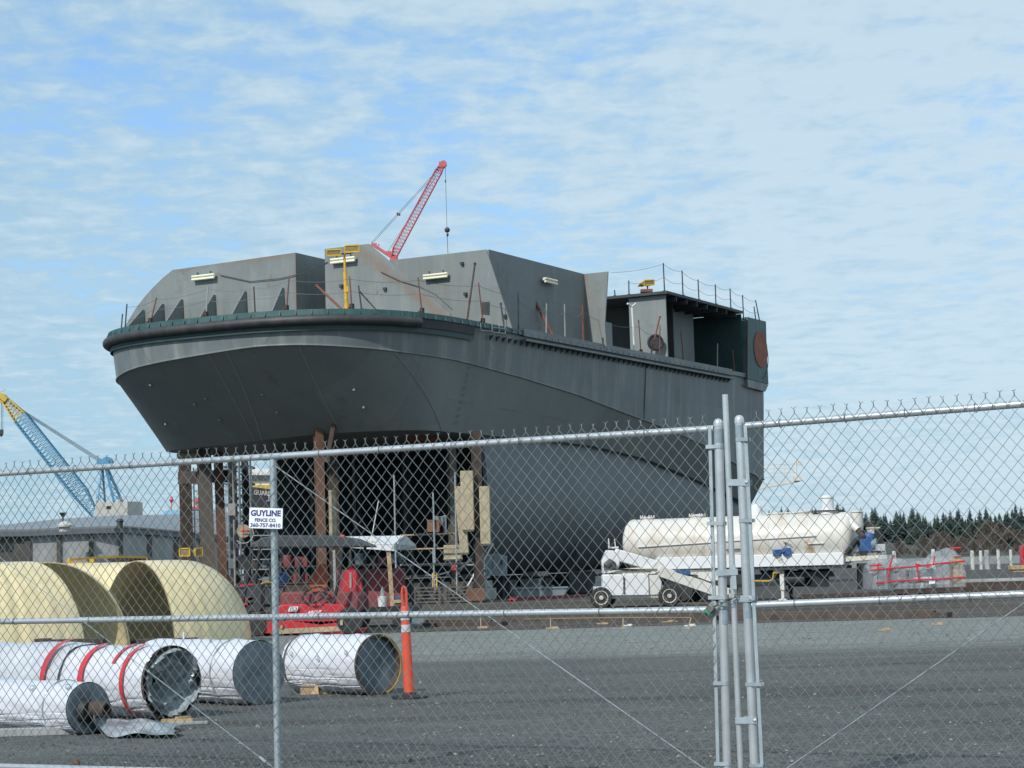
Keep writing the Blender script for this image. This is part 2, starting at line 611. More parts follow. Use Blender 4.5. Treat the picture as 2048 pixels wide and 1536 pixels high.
cov = math_('ADD', math_('MULTIPLY', big, .85), math_('MULTIPLY', ripple, .92))
cov = math_('ADD', cov, math_('MULTIPLY', fine, .13))
east = math_('MULTIPLY', sep.outputs['X'], .12)                               # thicker towards the right
cov = math_('ADD', cov, east)
low = mrange(zc, 0.0, .22, .16, 0.0)                                          # layers merge towards the horizon
cov = math_('ADD', cov, low)
fac = mrange(cov, .50, 1.0)
shade = mrange(math_('ADD', math_('ADD', math_('MULTIPLY', ripple, 1.0), math_('MULTIPLY', big, .42)), math_('MULTIPLY', sep.outputs['X'], .38)), .52, .86)
cc = N.new('ShaderNodeMix')
cc.data_type = 'RGBA'
L.new(shade, cc.inputs['Factor'])
cc.inputs[6].default_value = (4.0, 5.95, 7.3, 1)
cc.inputs[7].default_value = (5.9, 7.35, 8.3, 1)
mx = N.new('ShaderNodeMix')
mx.data_type = 'RGBA'
L.new(math_('MULTIPLY', fac, .93), mx.inputs['Factor'])
tint = N.new('ShaderNodeMix')
tint.data_type = 'RGBA'
tint.blend_type = 'MULTIPLY'
tint.inputs['Factor'].default_value = 1.0
tint.inputs[7].default_value = (1.15, 1.55, 2.0, 1)
L.new(sky.outputs['Color'], tint.inputs[6])
L.new(tint.outputs[2], mx.inputs[6])
L.new(cc.outputs[2], mx.inputs[7])
L.new(mx.outputs[2], bg.inputs['Color'])
SC.view_settings.view_transform = 'Standard'
SC.view_settings.look = 'None'
SC.view_settings.exposure = 0.0
SC.view_settings.gamma = 1.0
SC.view_settings.use_curve_mapping = False


# ------------------------------------------------------------------ ground
def ground_mat(name, c1, c2, c3, sc=3.0, bump=.6, bscale=45.0, tracks=0.0, pale=None):
    m = bpy.data.materials.new(name)
    m.use_nodes = True
    n_, l_ = m.node_tree.nodes, m.node_tree.links
    b = n_['Principled BSDF']
    b.inputs['Roughness'].default_value = .9
    b.inputs['Specular IOR Level'].default_value = .25
    g = n_.new('ShaderNodeNewGeometry')

    def nn(scale, det, rg=.6, s3=(1, 1, 1)):
        mp = n_.new('ShaderNodeMapping')
        mp.inputs['Scale'].default_value = s3
        l_.new(g.outputs['Position'], mp.inputs['Vector'])
        q = n_.new('ShaderNodeTexNoise')
        q.inputs['Scale'].default_value = scale
        q.inputs['Detail'].default_value = det
        q.inputs['Roughness'].default_value = rg
        l_.new(mp.outputs['Vector'], q.inputs['Vector'])
        return q.outputs['Fac']

    def rr(v, a, c):
        q = n_.new('ShaderNodeMapRange')
        q.inputs['From Min'].default_value, q.inputs['From Max'].default_value = a, c
        l_.new(v, q.inputs['Value'])
        return q.outputs['Result']

    def mm(f, a, c):
        q = n_.new('ShaderNodeMix')
        q.data_type = 'RGBA'
        l_.new(f, q.inputs['Factor'])
        for i, z in ((6, a), (7, c)):
            if isinstance(z, tuple): q.inputs[i].default_value = (*z, 1)
            else: l_.new(z, q.inputs[i])
        return q.outputs[2]

    base = mm(rr(nn(.35, 6, .6, (.5, 1.6, 1)), .35, .65), c1, c2)
    if tracks:
        base = mm(rr(nn(.55, 3, .5, (.12, 1.5, 1)), .5, .66), base, c3)
    if pale:
        # crushed stone spread along the track, thinning out unevenly at both sides
        sx = n_.new('ShaderNodeSeparateXYZ')
        l_.new(g.outputs['Position'], sx.inputs[0])

        def am(op, x, y):
            q_ = n_.new('ShaderNodeMath')
            q_.operation = op
            for i_, z_ in enumerate((x, y)):
                if isinstance(z_, (int, float)): q_.inputs[i_].default_value = z_
                else: l_.new(z_, q_.inputs[i_])
            return q_.outputs[0]
        yy = am('ADD', sx.outputs['Y'], am('MULTIPLY', sx.outputs['X'], .035))
        wob = am('MULTIPLY', am('SUBTRACT', nn(.5, 8, .72, (.35, 1.0, 1)), .5), 11.0)
        yy = am('ADD', yy, wob)
        near = rr(yy, 28.6, 33.2)
        mask = am('MULTIPLY', near, rr(nn(1.6, 8, .7, (.35, 1.2, 1)), .18, .42))
        base = mm(mask, base, mm(rr(nn(.9, 7, .7, (.4, 1.8, 1)), .3, .7), pale[0], pale[1]))
        patch = rr(nn(.16, 4, .6, (.6, 1.6, 1)), .44, .60)
        patch = am('MULTIPLY', patch, am('SUBTRACT', 1.0, near))
        patch = am('MULTIPLY', patch, rr(nn(2.6, 8, .75), .35, .62))
        base = mm(patch, base, (.125, .130, .122))
    v = n_.new('ShaderNodeTexVoronoi')
    v.inputs['Scale'].default_value = bscale
    l_.new(g.outputs['Position'], v.inputs['Vector'])
    hsv = n_.new('ShaderNodeSeparateColor')
    l_.new(v.outputs['Color'], hsv.inputs[0])
    q = n_.new('ShaderNodeMix')
    q.data_type = 'RGBA'
    q.blend_type = 'MULTIPLY'
    q.inputs['Factor'].default_value = .85
    l_.new(base, q.inputs[6])
    v2 = n_.new('ShaderNodeTexVoronoi')
    v2.inputs['Scale'].default_value = bscale * .33
    l_.new(g.outputs['Position'], v2.inputs['Vector'])
    s2 = n_.new('ShaderNodeSeparateColor')
    l_.new(v2.outputs['Color'], s2.inputs[0])
    sp_ = mm(rr(hsv.outputs[0], 0, 1), (.45, .45, .45), (1.5, 1.5, 1.48))
    sp2 = mm(rr(s2.outputs[1], .1, .9), (.84, .84, .84), (1.13, 1.13, 1.13))
    mq = n_.new('ShaderNodeMix')
    mq.data_type = 'RGBA'
    mq.blend_type = 'MULTIPLY'
    mq.inputs['Factor'].default_value = 1.0
    l_.new(sp_, mq.inputs[6])
    l_.new(sp2, mq.inputs[7])
    l_.new(mq.outputs[2], q.inputs[7])
    l_.new(q.outputs[2], b.inputs['Base Color'])
    bm = n_.new('ShaderNodeBump')
    bm.inputs['Strength'].default_value = bump
    bm.inputs['Distance'].default_value = .03
    ad = n_.new('ShaderNodeMath')
    l_.new(v.outputs['Distance'], ad.inputs[0])
    l_.new(nn(sc, 6, .65), ad.inputs[1])
    l_.new(ad.outputs[0], bm.inputs['Height'])
    l_.new(bm.outputs['Normal'], b.inputs['Normal'])
    return m


M['gravel'] = ground_mat('dark_gravel', (.082, .089, .089), (.122, .127, .125), (.070, .067, .061), tracks=1, pale=((.175, .190, .182), (.255, .268, .255)))
M['dirt'] = ground_mat('brown_dirt', (.075, .065, .055), (.11, .095, .08), (.05, .04, .033), tracks=1, bump=.7, bscale=20)
M['paving'] = ground_mat('worn_asphalt', (.060, .060, .058), (.085, .083, .078), (.05, .05, .048), bump=.3, bscale=30)

mb = MB()
mb.add([(-1500, -60, 0), (1500, -60, 0), (1500, 2600, 0), (-1500, 2600, 0)], [(0, 1, 2, 3)])
tag(mb.out('ground', M['gravel'], smooth=0), 'dark grey gravel yard running back from the gate', 'ground', kind='structure')


def strip(name, ylo, yhi, z, m, x0=-45, x1=60, amp=.5, label='', seed=0, step=1.0, slope=-.035):
    rnd = random.Random(seed)
    ph = [rnd.uniform(0, 6.28) for _ in range(8)]

    def wob(x, k):
        return amp * (math.sin(x * .21 + ph[k]) + .6 * math.sin(x * .63 + ph[k + 1]) + .35 * math.sin(x * 1.7 + ph[k + 2]) + .15 * math.sin(x * 4.3 + ph[k + 3])) * .6
    lo, hi = [], []
    n = int((x1 - x0) / step) + 1
    for i in range(n):
        x = x0 + i * step
        lo.append((x, ylo + slope * x + wob(x, 0), z))
        hi.append((x, yhi + slope * x + wob(x, 4), z))
    b_ = MB()
    b_.grid([lo, hi])
    return tag(b_.out(name, m, smooth=0), label, name.replace('_', ' '), kind='structure')


strip('dirt_strip', 45.0, 78.0, .008, M['dirt'], x0=-60, x1=70, amp=.5, label='brown churned dirt below the ship', seed=5)
strip('quay_paving', 78.5, 260.0, .004, M['paving'], x0=-120, x1=160, amp=.3, label='worn grey paving of the shipyard quay', seed=8, step=4)

# loose stones lying on the gravel
mb = MB()
rnd = random.Random(4)
for i in range(15000):
    y = 14 + 32 * rnd.random() ** 1.7
    x = (rnd.random() * 2 - 1) * (y * .27 + 1)
    r = rnd.uniform(.006, .015) if rnd.random() < .96 else rnd.uniform(.015, .03)
    a = rnd.uniform(0, 6.28)
    q = [Vector((r * math.cos(a + k * 1.57) * rnd.uniform(.7, 1.2), r * math.sin(a + k * 1.57) * rnd.uniform(.7, 1.2), r * rnd.uniform(.0, .3))) for k in range(4)]
    c = Vector((x, y, .002))
    t = Vector((rnd.uniform(-.3, .3) * r, rnd.uniform(-.3, .3) * r, r * rnd.uniform(.7, 1.1)))
    mb.cur = 0 if rnd.random() < .93 else 1
    top = [c + p * .62 + t * .8 for p in q]
    mb.add([c + p for p in q] + top + [c + t], [(0, 1, 5, 4), (1, 2, 6, 5), (2, 3, 7, 6), (3, 0, 4, 7), (4, 5, 8), (5, 6, 8), (6, 7, 8), (7, 4, 8)])
M['stone'] = mat('grey_stone', (.12, .122, .12), .9, 0, .5, .9)
M['stone_pale'] = mat('pale_stone', (.26, .255, .235), .9, 0, .3, .9)
tag(mb.out('loose_stones', [M['stone'], M['stone_pale']], smooth=0), 'loose stones scattered over the gravel yard', 'stones', kind='stuff')

# ------------------------------------------------------------------ far shore
def bark(name, col, var=.3):
    return mat(name, col, .9, 0, var, .25, bump=.0)


M['conifer'] = mat('dark_conifer_needles', (.034, .058, .052), .9, 0, .45, .35)
M['conifer2'] = mat('mid_conifer_needles', (.042, .066, .054), .9, 0, .45, .35)
M['bare'] = mat('bare_brown_twigs', (.125, .100, .082), .95, 0, .35, .3)
M['bare2'] = mat('bare_grey_brown_twigs', (.15, .122, .102), .95, 0, .35, .3)
M['hill'] = mat('scrubby_hillside', (.055, .058, .045), .95, 0, .4, .05)

rows = []
for j in range(13):
    y = 900 + j * 40
    row = []
    for i in range(61):
        x = -60 + i * 10
        e = max(0.0, min(1.0, (x - 60) / 120.0))
        e = e * e * (3 - 2 * e)
        h = (1 - math.cos(PI * min(1.0, j / 6.0))) / 2 * (14 + 4 * math.sin(x * .013 + .6) + 2 * math.sin(x * .05))
        row.append((x, y, -.4 + h * e))
    rows.append(row)
mb = MB()
mb.grid(rows)
hill = tag(mb.out('hill', M['hill'], smooth=180), 'low wooded hill on the far shore', 'hill', kind='structure')


def hill_z(x, y):
    e = max(0.0, min(1.0, (x - 60) / 120.0))
    e = e * e * (3 - 2 * e)
    j = (y - 900) / 40.0
    h = (1 - math.cos(PI * max(0, min(1.0, j / 6.0)))) / 2 * (14 + 4 * math.sin(x * .013 + .6) + 2 * math.sin(x * .05))
    return -.4 + h * e


def conifer_mesh(seed, H, m):
    r = random.Random(seed)
    b_ = MB()
    b_.tube((0, 0, 0), (0, 0, H * .95), .22, .03, 6)
    tiers = 26
    for k in range(tiers):
        t = k / (tiers - 1)
        z = H * (.06 + .93 * t)
        rad = H * .225 * (1 - t) ** .8 * r.uniform(.75, 1.2) + .12
        nb = 7
        a0 = r.uniform(0, 6.28)
        for q in range(nb):
            a = a0 + 6.28 * q / nb + r.uniform(-.25, .25)
            rr = rad * r.uniform(.6, 1.15)
            d = Vector((math.cos(a), math.sin(a), 0))
            s_ = Vector((-d.y, d.x, 0)) * rr * .42
            c = Vector((0, 0, z))
            tip = c + d * rr + Vector((0, 0, -rr * r.uniform(.35, .7)))
            mid = c + d * rr * .55 + Vector((0, 0, -rr * .1))
            b_.add([c + Vector((0, 0, .5)), mid + s_, tip, mid - s_], [(0, 1, 2), (0, 2, 3)])
    o = b_.out('conifer', m, smooth=0, local=True)
    return o


protos = [conifer_mesh(10 + i, h, M['conifer' if i % 2 else 'conifer2']) for i, h in enumerate((15, 17.5, 13, 19, 16))]
rnd = random.Random(21)
first = [True] * len(protos)
n_con = 0
xs = []
for row_y, row_n in ((1150, 96), (1115, 80), (1085, 60), (1045, 40)):
    for i in range(row_n):
        x = 118 + (200.0) * (i + rnd.uniform(-.45, .45)) / row_n
        xs.append((x, row_y + rnd.uniform(-14, 14)))
for (x, y) in xs:
    k = rnd.randrange(len(protos))
    if first[k]:
        o = protos[k]
        first[k] = False
    else:
        o = protos[k].copy()
        COL.objects.link(o)
    o.location = (x, y, hill_z(x, y) - .3)
    s = rnd.uniform(.70, 1.08) * (.85 if y < 1062 else 1) * (1.18 if rnd.random() < .12 else 1) * (.86 + .07 * math.sin(x * .06 + 1))
    o.scale = (s * rnd.uniform(1.2, 1.7), s * 1.3, s)
    o.rotation_euler = (0, 0, rnd.uniform(0, 6.28))
    tag(o, 'dark conifer in the tree line on the far shore', 'tree', 'conifers on the far shore')


def bare_mesh(seed, H, m):
    r = random.Random(seed)
    b_ = MB()
    b_.tube((0, 0, 0), (0, 0, H * .6), .25, .08, 5)
    for k in range(900):
        t = r.random()
        z = H * (.15 + .85 * t)
        rad = H * r.uniform(.26, .44) * math.sin(PI * min(.97, .12 + .85 * t)) * math.sqrt(r.random())
        a = r.uniform(0, 6.28)
        c = Vector((math.cos(a) * rad, math.sin(a) * rad, z))
        d = Vector((math.cos(a) * .5 + r.uniform(-.3, .3), math.sin(a) * .5 + r.uniform(-.3, .3), r.uniform(.5, 1.0))).normalized() * r.uniform(.7, 1.7)
        s_ = d.cross(Vector((r.uniform(-1, 1), r.uniform(-1, 1), .1))).normalized() * r.uniform(.07, .22)
        b_.add([c, c + d * .5 + s_, c + d, c + d * .5 - s_], [(0, 1, 2, 3)])
    return b_.out('bare_tree', m, smooth=0, local=True)


bp = [bare_mesh(60 + i, h, M['bare' if i % 2 else 'bare2']) for i, h in enumerate((9, 11, 8, 10))]
first = [True] * 4
for i in range(96):
    x = 124 + 196 * (i % 32 + rnd.uniform(-.6, .6)) / 32.0
    y = (1005, 970, 938)[i // 32] + rnd.uniform(-14, 14)
    if x < 205 and i < 32 and i % 3: x = 205 + 110 * rnd.random()
    k = rnd.randrange(4)
    if first[k]:
        o = bp[k]
        first[k] = False
    else:
        o = bp[k].copy()
        COL.objects.link(o)
    o.location = (x, y, hill_z(x, y) - .4)
    s = rnd.uniform(.6, 1.35)
    s *= .8
    if x > 225 and y > 975: s *= 1.45
    elif x < 200: s *= .8
    o.scale = (s * 1.15, s, s * .9)
    o.rotation_euler = (0, 0, rnd.uniform(0, 6.28))
    tag(o, 'bare brown tree below the conifers on the far shore', 'tree', 'bare trees on the far shore')
# ------------------------------------------------------------------ chain-link gate
FA, FB = Vector((-3.802, 14.776, 0)), Vector((1.183, 12.006, 0))
FU = (FB - FA).normalized()
FN = Vector((FU.y, -FU.x, 0))            # towards the camera
if FN.y > 0: FN = -FN
ZV = Vector((0, 0, 1))


def FP(px, py, off=0.0):
    r = ray(px, py)
    t = ((FA + FN * off - CAMP).dot(FN)) / r.dot(FN)
    return CAMP + r * t


DW, DH, RW = .081, .092, .0024


def leaf_mesh(name, parent, o, eu, ev, u0, u1, v1, off, seed):
    """woven wires between u0 and u1, top knuckles at v1; o on the rail axis, eu and ev along the leaf"""
    rnd = random.Random(seed)
    b = MB()
    p = DW / 2
    n0, n1 = int(math.floor(u0 / p)), int(math.ceil(u1 / p))
    rows = int((v1 - .05) / (DH / 2))
    nodes = {}

    def node(i, k):
        if (i, k) not in nodes:
            u, v = i * p, v1 - k * DH / 2
            warp = .012 * math.sin(u * 1.7 + v * 2.1 + seed) + .004 * math.sin(u * 4.1 - v * 3)
            nodes[(i, k)] = (u + rnd.gauss(0, .0011), v + rnd.gauss(0, .0012), warp)
        return nodes[(i, k)]

    for i in range(n0, n1):
        pts = []
        for k in range(rows + 1):
            left = (k + i) % 2 == 0
            u, v, w = node(i if left else i + 1, k)
            u += .0016 if left else -.0016
            u = min(max(u, u0), u1)
            pts.append(o + eu * u + ev * v + FN * (off + w + (.0024 if (left) else -.0024)))
        b.path(pts, RW, 4, caps=False)
    for i in range(n0, n1 + 1):                     # twisted barbs along the top
        if i % 2: continue
        u, v, w = node(i, 0)
        if u < u0 or u > u1: continue
        c = o + eu * u + ev * v + FN * (off + w)
        lean = rnd.gauss(0, .10)
        h = rnd.uniform(.019, .027)
        top = c + ev * h + eu * (lean * h)
        b.path([c - ev * .004, c + ev * h * .5 + FN * .002, top], .0036, 5)
        for sg in (-1, 1):
            b.path([top, top + ev * rnd.uniform(.006, .013) + eu * sg * rnd.uniform(.010, .016) + FN * rnd.uniform(-.006, .008)], .0021, 4)
    return b.out(name, M['wire'], parent, smooth=60)


def collar(name, parent, c, axis, r, ln):
    b = MB()
    b.tube(c - axis * ln / 2, c + axis * ln / 2, r, None, 14)
    return b.out(name, M['weldpaint'], parent)


def tie(parent, c, axis, seed, tail=False):
    r = random.Random(seed)
    b = MB()
    pts = []
    a = axis.normalized()
    s1 = a.cross(FN).normalized()
    for k in range(11):
        g = -2.2 + 5.6 * k / 10
        pts.append(c + a * (.0008 * k) + (FN * math.cos(g) + s1 * math.sin(g)) * .0275)
    if tail:
        pts.append(pts[-1] + FN * .03 - s1 * .03 * (1 if s1.z > 0 else -1) + a * r.uniform(-.02, .02))
    b.path(pts, .0022, 5)
    return b.out('tie_wire', M['wire'], parent)


# ---- left leaf
root = thing('chain_link_gate', 'wide chain link gate leaf carrying the fence company sign', 'gate', FP(700, 1560), group='leaves of the chain link double gate')
GA = root
tl, tr = FP(-140, 955.8), FP(1428, 857.5)
b = MB(); b.tube(tl, tr, .0215, None, 16); b.out('top_rail', M['galv'], root)
ml, mr = FP(-140, 1245.3), FP(1440, 1219.5)
b = MB(); b.tube(ml, mr, .0215, None, 16); b.out('middle_rail', M['galv'], root)
bl, br = FP(-140, 1529), FP(1458, 1572)
b = MB(); b.tube(bl, br, .0215, None, 16); b.out('bottom_rail', M['galv'], root)
pt, pb = FP(1436.5, 845), FP(1456, 1585)
b = MB(); b.tube(pt, pb, .0265, None, 18); po = b.out('gate_post', M['galv'], root)
ax = (pt - pb).normalized()
b = MB(); b.lathe(pt - ax * .005, ax, [(.029, -.02), (.029, .0), (.027, .012), (.018, .024), (.004, .029)], 16); b.out('post_cap', M['galv'], po)
collar('weld_paint', po, FP(1437.6, 872), ax, .0272, .085)
collar('weld_paint', po, FP(1449, 1226), ax, .0272, .13)
ut, ub = FP(546, 919), FP(556, 1560)
b = MB(); b.tube(ut, ub, .0235, None, 16); up = b.out('upright', M['galv_dull'], root)
collar('weld_paint', up, FP(545, 913.5), FU, .0225, .16)
collar('weld_paint', up, FP(552, 1235.5), FU, .0225, .16)
tb0, tb1 = FP(1419.5, 853, .02), FP(1437.5, 1580, .02)
b = MB(); b.beam(tb0, tb1, .021, .008, FN); b.out('tension_bar', M['galv_dull'], root)


def band(parent, c0, c1, bolt, h=.022):
    """flat strap from around the post c0 to the bar c1"""
    b = MB()
    d = (c1 - c0).normalized()
    zz = Vector((0, 0, 1))
    for sg in (-1, 1):
        b.beam(c0 - d * .02 + FN * (.0285 * sg), c1 + d * .012 + FN * (.0285 * sg if sg > 0 else -.012), .0035, h, zz)
    b.lathe(c0, zz, [(.0295, -h / 2), (.0295, h / 2)], 16, caps=False)
    o = b.out('tension_band', M['galv_dull'], parent)
    b = MB()
    b.lathe(bolt + FN * .026, FN, [(.0085, 0), (.0085, .007), (.003, .012)], 8)
    b.out('bolt', M['galv'], o)
    return o


for (x0, y0, x1, y1) in ((1438.5, 893, 1419, 894), (1443, 1047, 1421, 1047), (1448, 1195, 1424, 1195), (1450, 1366, 1434, 1366), (1455, 1527, 1436, 1527)):
    band(root, FP(x0, y0), FP(x1, y1, .01), FP(x1 - 1, y1))
for (a0, a1) in (((548, 930), (1452, 1568)), ((-120, 1023), (553, 1540))):
    b = MB(); b.path([FP(*a0, .012), FP(*a1, .012)], .0031, 6)
    # tightening nut at the lower end
    dd = (FP(*a1, .012) - FP(*a0, .012)).normalized()
    b.tube(FP(*a1, .012) - dd * .16, FP(*a1, .012) - dd * .10, .010, None, 6)
    b.out('truss_rod', M['galv_dull'], root)
O_ = FP(0, 947)
vtop = .049
lm = leaf_mesh('chain_link_mesh', root, O_ + ZV * 0 - ZV * 2.19, FU, ZV, -.55, (FP(1420, 900) - O_).dot(FU), 2.19 + vtop, .026, 1)
for i, px in enumerate((60, 150, 262, 348, 470, 640, 760, 905, 1040, 1180, 1290)):
    tie(root, FP(px, 947 - .0627 * px), FU, i, tail=i in (3, 6, 8))
for i, px in enumerate((30, 180, 330, 640, 820, 1010, 1200)):
    tie(root, FP(px, 1243 - .0162 * px), FU, 20 + i, tail=i in (2, 4))

# ---- fence company sign on the mesh, in front of the upright
SO = .052
c00, c10, c11, c01 = FP(498, 1056.5, SO), FP(565, 1058, SO), FP(566, 1017, SO), FP(499.5, 1015, SO)
sr, su = (c10 - c00).normalized(), (c01 - c00).normalized()
root = thing('fence_sign', 'small white rectangular sign with blue lettering wired to the gate', 'sign', (c00 + c10) / 2)
b = MB(); b.prism([c00, c10, c11, c01], FN * .003); sp = b.out('sign_plate', M['paper'], root, bevel=.001)
w, h = (c10 - c00).length, (c01 - c00).length
cc = (c00 + c11) / 2 + FN * .0036
b = MB()
put_text(b, 'GUYLINE', cc + su * h * .25, sr, su, w * .90, h * .30, .045)
put_text(b, 'FENCE CO.', cc - su * h * .085, sr, su, w * .64, h * .175, .042)
put_text(b, '360-757-8410', cc - su * h * .33, sr, su, w * .90, h * .20, .036)
b.out('lettering', M['ink'], root, smooth=0)
for (i, q) in enumerate((c00, c10, c11, c01)):
    d = ((c00 + c11) / 2 - q).normalized()
    b = MB(); b.lathe(q + d * .012 + FN * .003, FN, [(.0035, 0), (.0035, .002)], 8)
    b.path([q + d * .012 + FN * .004, q + d * .014 + FN * .006, q + d * .02 - FN * .03], .0012, 4)
    b.out('wire_tie', M['galv_dull'], root)

# ---- right leaf
root = thing('chain_link_gate', 'nearer chain link gate leaf holding the tall cane bolt', 'gate', FP(1700, 1560), group='leaves of the chain link double gate')
GB = root
rl, rr_ = FP(1492, 851.8), FP(2190, 796.5)
b = MB(); b.tube(rl, rr_, .0215, None, 16); b.out('top_rail', M['galv'], root)
rl2, rr2 = FP(1505, 1210.3), FP(2190, 1182.5)
b = MB(); b.tube(rl2, rr2, .0215, None, 16); b.out('middle_rail', M['galv'], root)
b = MB(); b.tube(FP(1512, 1566), FP(2190, 1560), .0215, None, 16); b.out('bottom_rail', M['galv'], root)
pt, pb = FP(1478.5, 838), FP(1512, 1600)
b = MB(); b.tube(pt, pb, .0265, None, 18); po = b.out('gate_post', M['galv'], root)
ax = (pt - pb).normalized()
b = MB(); b.lathe(pt - ax * .005, ax, [(.029, -.02), (.029, .0), (.027, .012), (.018, .024), (.004, .029)], 16); b.out('post_cap', M['galv'], po)
collar('weld_paint', po, FP(1479.8, 864), ax, .0272, .085)
collar('weld_paint', po, FP(1495.5, 1214), ax, .0272, .13)
b = MB(); b.beam(FP(1490.5, 850, .02), FP(1527, 1590, .02), .021, .008, FN); b.out('tension_bar', M['galv_dull'], root)
for (x0, y0, x1, y1) in ((1481, 879, 1496, 879), (1487.5, 1041, 1505, 1041), (1495, 1197, 1510, 1197), (1500.5, 1368, 1523, 1368), (1508, 1530, 1526, 1530)):
    band(root, FP(x0, y0), FP(x1, y1, .01), FP(x1 + 1, y1))
b = MB(); b.path([FP(2190, 1107, .012), FP(1540, 1560, .012)], .0031, 6); b.out('truss_rod', M['galv_dull'], root)
for i, px in enumerate((1560, 1690, 1810, 1950)):
    tie(root, FP(px, 851.8 - .0792 * (px - 1492)), FU, 40 + i, tail=i in (1,))
for i, px in enumerate((1590, 1760, 1940)):
    tie(root, FP(px, 1210.3 - .0406 * (px - 1505)), FU, 50 + i)
eu = (rr_ - rl).normalized()
ev = (FN.cross(eu)).normalized()
if ev.z < 0: ev = -ev
Lo = rl - ev * 2.19
leaf_mesh('chain_link_mesh', root, Lo, eu, ev, .045, (rr_ - rl).length - .04, 2.19 + vtop, .026, 2)
b = MB(); b.tube(rr_ + ev * .05, FP(2190, 1560) - ZV * .05, .0265, None, 18); b.out('gate_post', M['galv'], root)
# cane bolt with its guides
ct, cb_ = FP(1450, 789, -.0), FP(1484, 1600, -.0)
b = MB(); b.tube(ct, cb_, .0175, None, 16); cane = b.out('cane_bolt', M['galv'], root)
for (x0, y0, x1, y1) in ((1464, 965, 1491, 965), (1474, 1197, 1500, 1197), (1480, 1440, 1508, 1440)):
    b = MB()
    c0, c1 = FP(x0, y0), FP(x1, y1)
    d = (c1 - c0).normalized()
    for sg in (-1, 1):
        b.beam(c0 - d * .018 + FN * (.0285 * sg), c1 + d * .03 + FN * (.0285 * sg), .004, .038, ZV)
    g = b.out('bolt_guide', M['galv_dull'], root)
    b = MB(); b.lathe(c1 + d * .018 + FN * .03, FN, [(.009, 0), (.009, .007), (.003, .011)], 8); b.out('bolt', M['galv'], g)
b = MB()
c0, c1 = FP(1437, 1146), FP(1480, 1143)
b.beam(c0 + FN * .034, c1 + FN * .034, .006, .036, ZV)
b.beam(FP(1470, 1130) + FN * .03, FP(1473, 1178) + FN * .03, .03, .005, FN)
b.out('latch_fork', M['galv_dull'], root)

# ---- chain and padlock round the two posts
cen = [FP(x, y, o) for (x, y, o) in ((1427, 1214, .045), (1434, 1209, .055), (1443, 1206, .062), (1452, 1202, .06), (1461, 1198, .062), (1470, 1193, .06), (1478, 1190, .03), (1482, 1188, -.02))]
root = thing('lock_chain', 'short steel chain looped round the two gate posts', 'chain', cen[3])
acc = [cen[0]]
for a, c in zip(cen, cen[1:]):
    n = max(1, round((c - a).length / .030))
    for k in range(n): acc.append(a + (c - a) * ((k + 1) / n))
for k in range(len(acc) - 1):
    p0, p1 = acc[k], acc[k + 1]
    d = (p1 - p0).normalized()
    s1 = FN.cross(d).normalized() if k % 2 else (FN - d * FN.dot(d)).normalized()
    c = (p0 + p1) / 2
    hl = (p1 - p0).length / 2
    pts = []
    for q in range(12):
        g = 2 * PI * q / 12
        pts.append(c + d * math.cos(g) * (hl + .006) + s1 * math.sin(g) * .010)
    b = MB(); b.path(pts, .0033, 6, closed=True); b.out('chain_link', M['brass'], root)
pc = FP(1421, 1217, .05)
root = thing('padlock', 'closed padlock with a green bottom bumper hanging on the chain', 'padlock', pc)
dn = (FP(1417, 1222, .05) - FP(1427, 1209, .05)).normalized()
sd = FN.cross(dn).normalized()
b = MB()
b.add([pc + sd * x * .022 + dn * y * .02 + FN * z * .012 for z in (-1, 1) for y in (-1, 1) for x in (-1, 1)],
      [(0, 2, 3, 1), (4, 5, 7, 6), (0, 1, 5, 4), (2, 6, 7, 3), (0, 4, 6, 2), (1, 3, 7, 5)])
b.out('lock_body', M['brass'], root, bevel=.003)
q = pc + dn * .027
b = MB()
b.add([q + sd * x * .0235 + dn * y * .0065 + FN * z * .0135 for z in (-1, 1) for y in (-1, 1) for x in (-1, 1)],
      [(0, 2, 3, 1), (4, 5, 7, 6), (0, 1, 5, 4), (2, 6, 7, 3), (0, 4, 6, 2), (1, 3, 7, 5)])
b.out('bumper', M['green'], root, bevel=.002)
b = MB()
b.path([pc - dn * .02 + sd * .014 * math.cos(PI * k / 8) - dn * (.012 + .016 * math.sin(PI * k / 8)) * (1 if 0 < k < 8 else 0) for k in range(9)], .004, 6)
b.out('shackle', M['galv'], root)

# ---- red cap poking up at the bottom rail
c = FP(154, 1536, -.25)
b = MB()
b.lathe((c.x, c.y, 0), (0, 0, 1), [(.05, 0), (.05, .02), (.03, .03), (.032, c.z + .005), (.026, c.z + .02)], 12)
b.sphere((c.x, c.y, c.z + .035), .028, n=10, m=6)
b.box((c.x - .02, c.y, c.z + .0), (.09, .03, .02))
tag(b.out('gate_stop', M['rust_red'], smooth=40), 'red gate stop standing behind the bottom rail', 'gate stop')
# ------------------------------------------------------------------ ship under construction
TH = R_(62.0)
SA, SB = Vector((math.cos(TH), math.sin(TH), 0)), Vector((-math.sin(TH), math.cos(TH), 0))
SO_ = Vector((-14.5, 79.0, 0)) + SA * 0.9 - SB * 2.2
ship = thing('ship_hull', 'large grey unfinished ship hull raised on steel shores', 'ship', SO_, TH)
ZD, LEN, HB = 11.5, 41.0, 7.87


def S(x, y, z):
    return SO_ + SA * x + SB * y + Vector((0, 0, z))


def SX(px, py, x):
    r = ray(px, py)
    t = (x - (CAMP - SO_).dot(SA)) / r.dot(SA)
    return CAMP + r * t


def SY(px, py, y):
    r = ray(px, py)
    t = (y - (CAMP - SO_).dot(SB)) / r.dot(SB)
    return CAMP + r * t


def L_(p):
    q = p - SO_
    return (q.dot(SA), q.dot(SB), q.z)


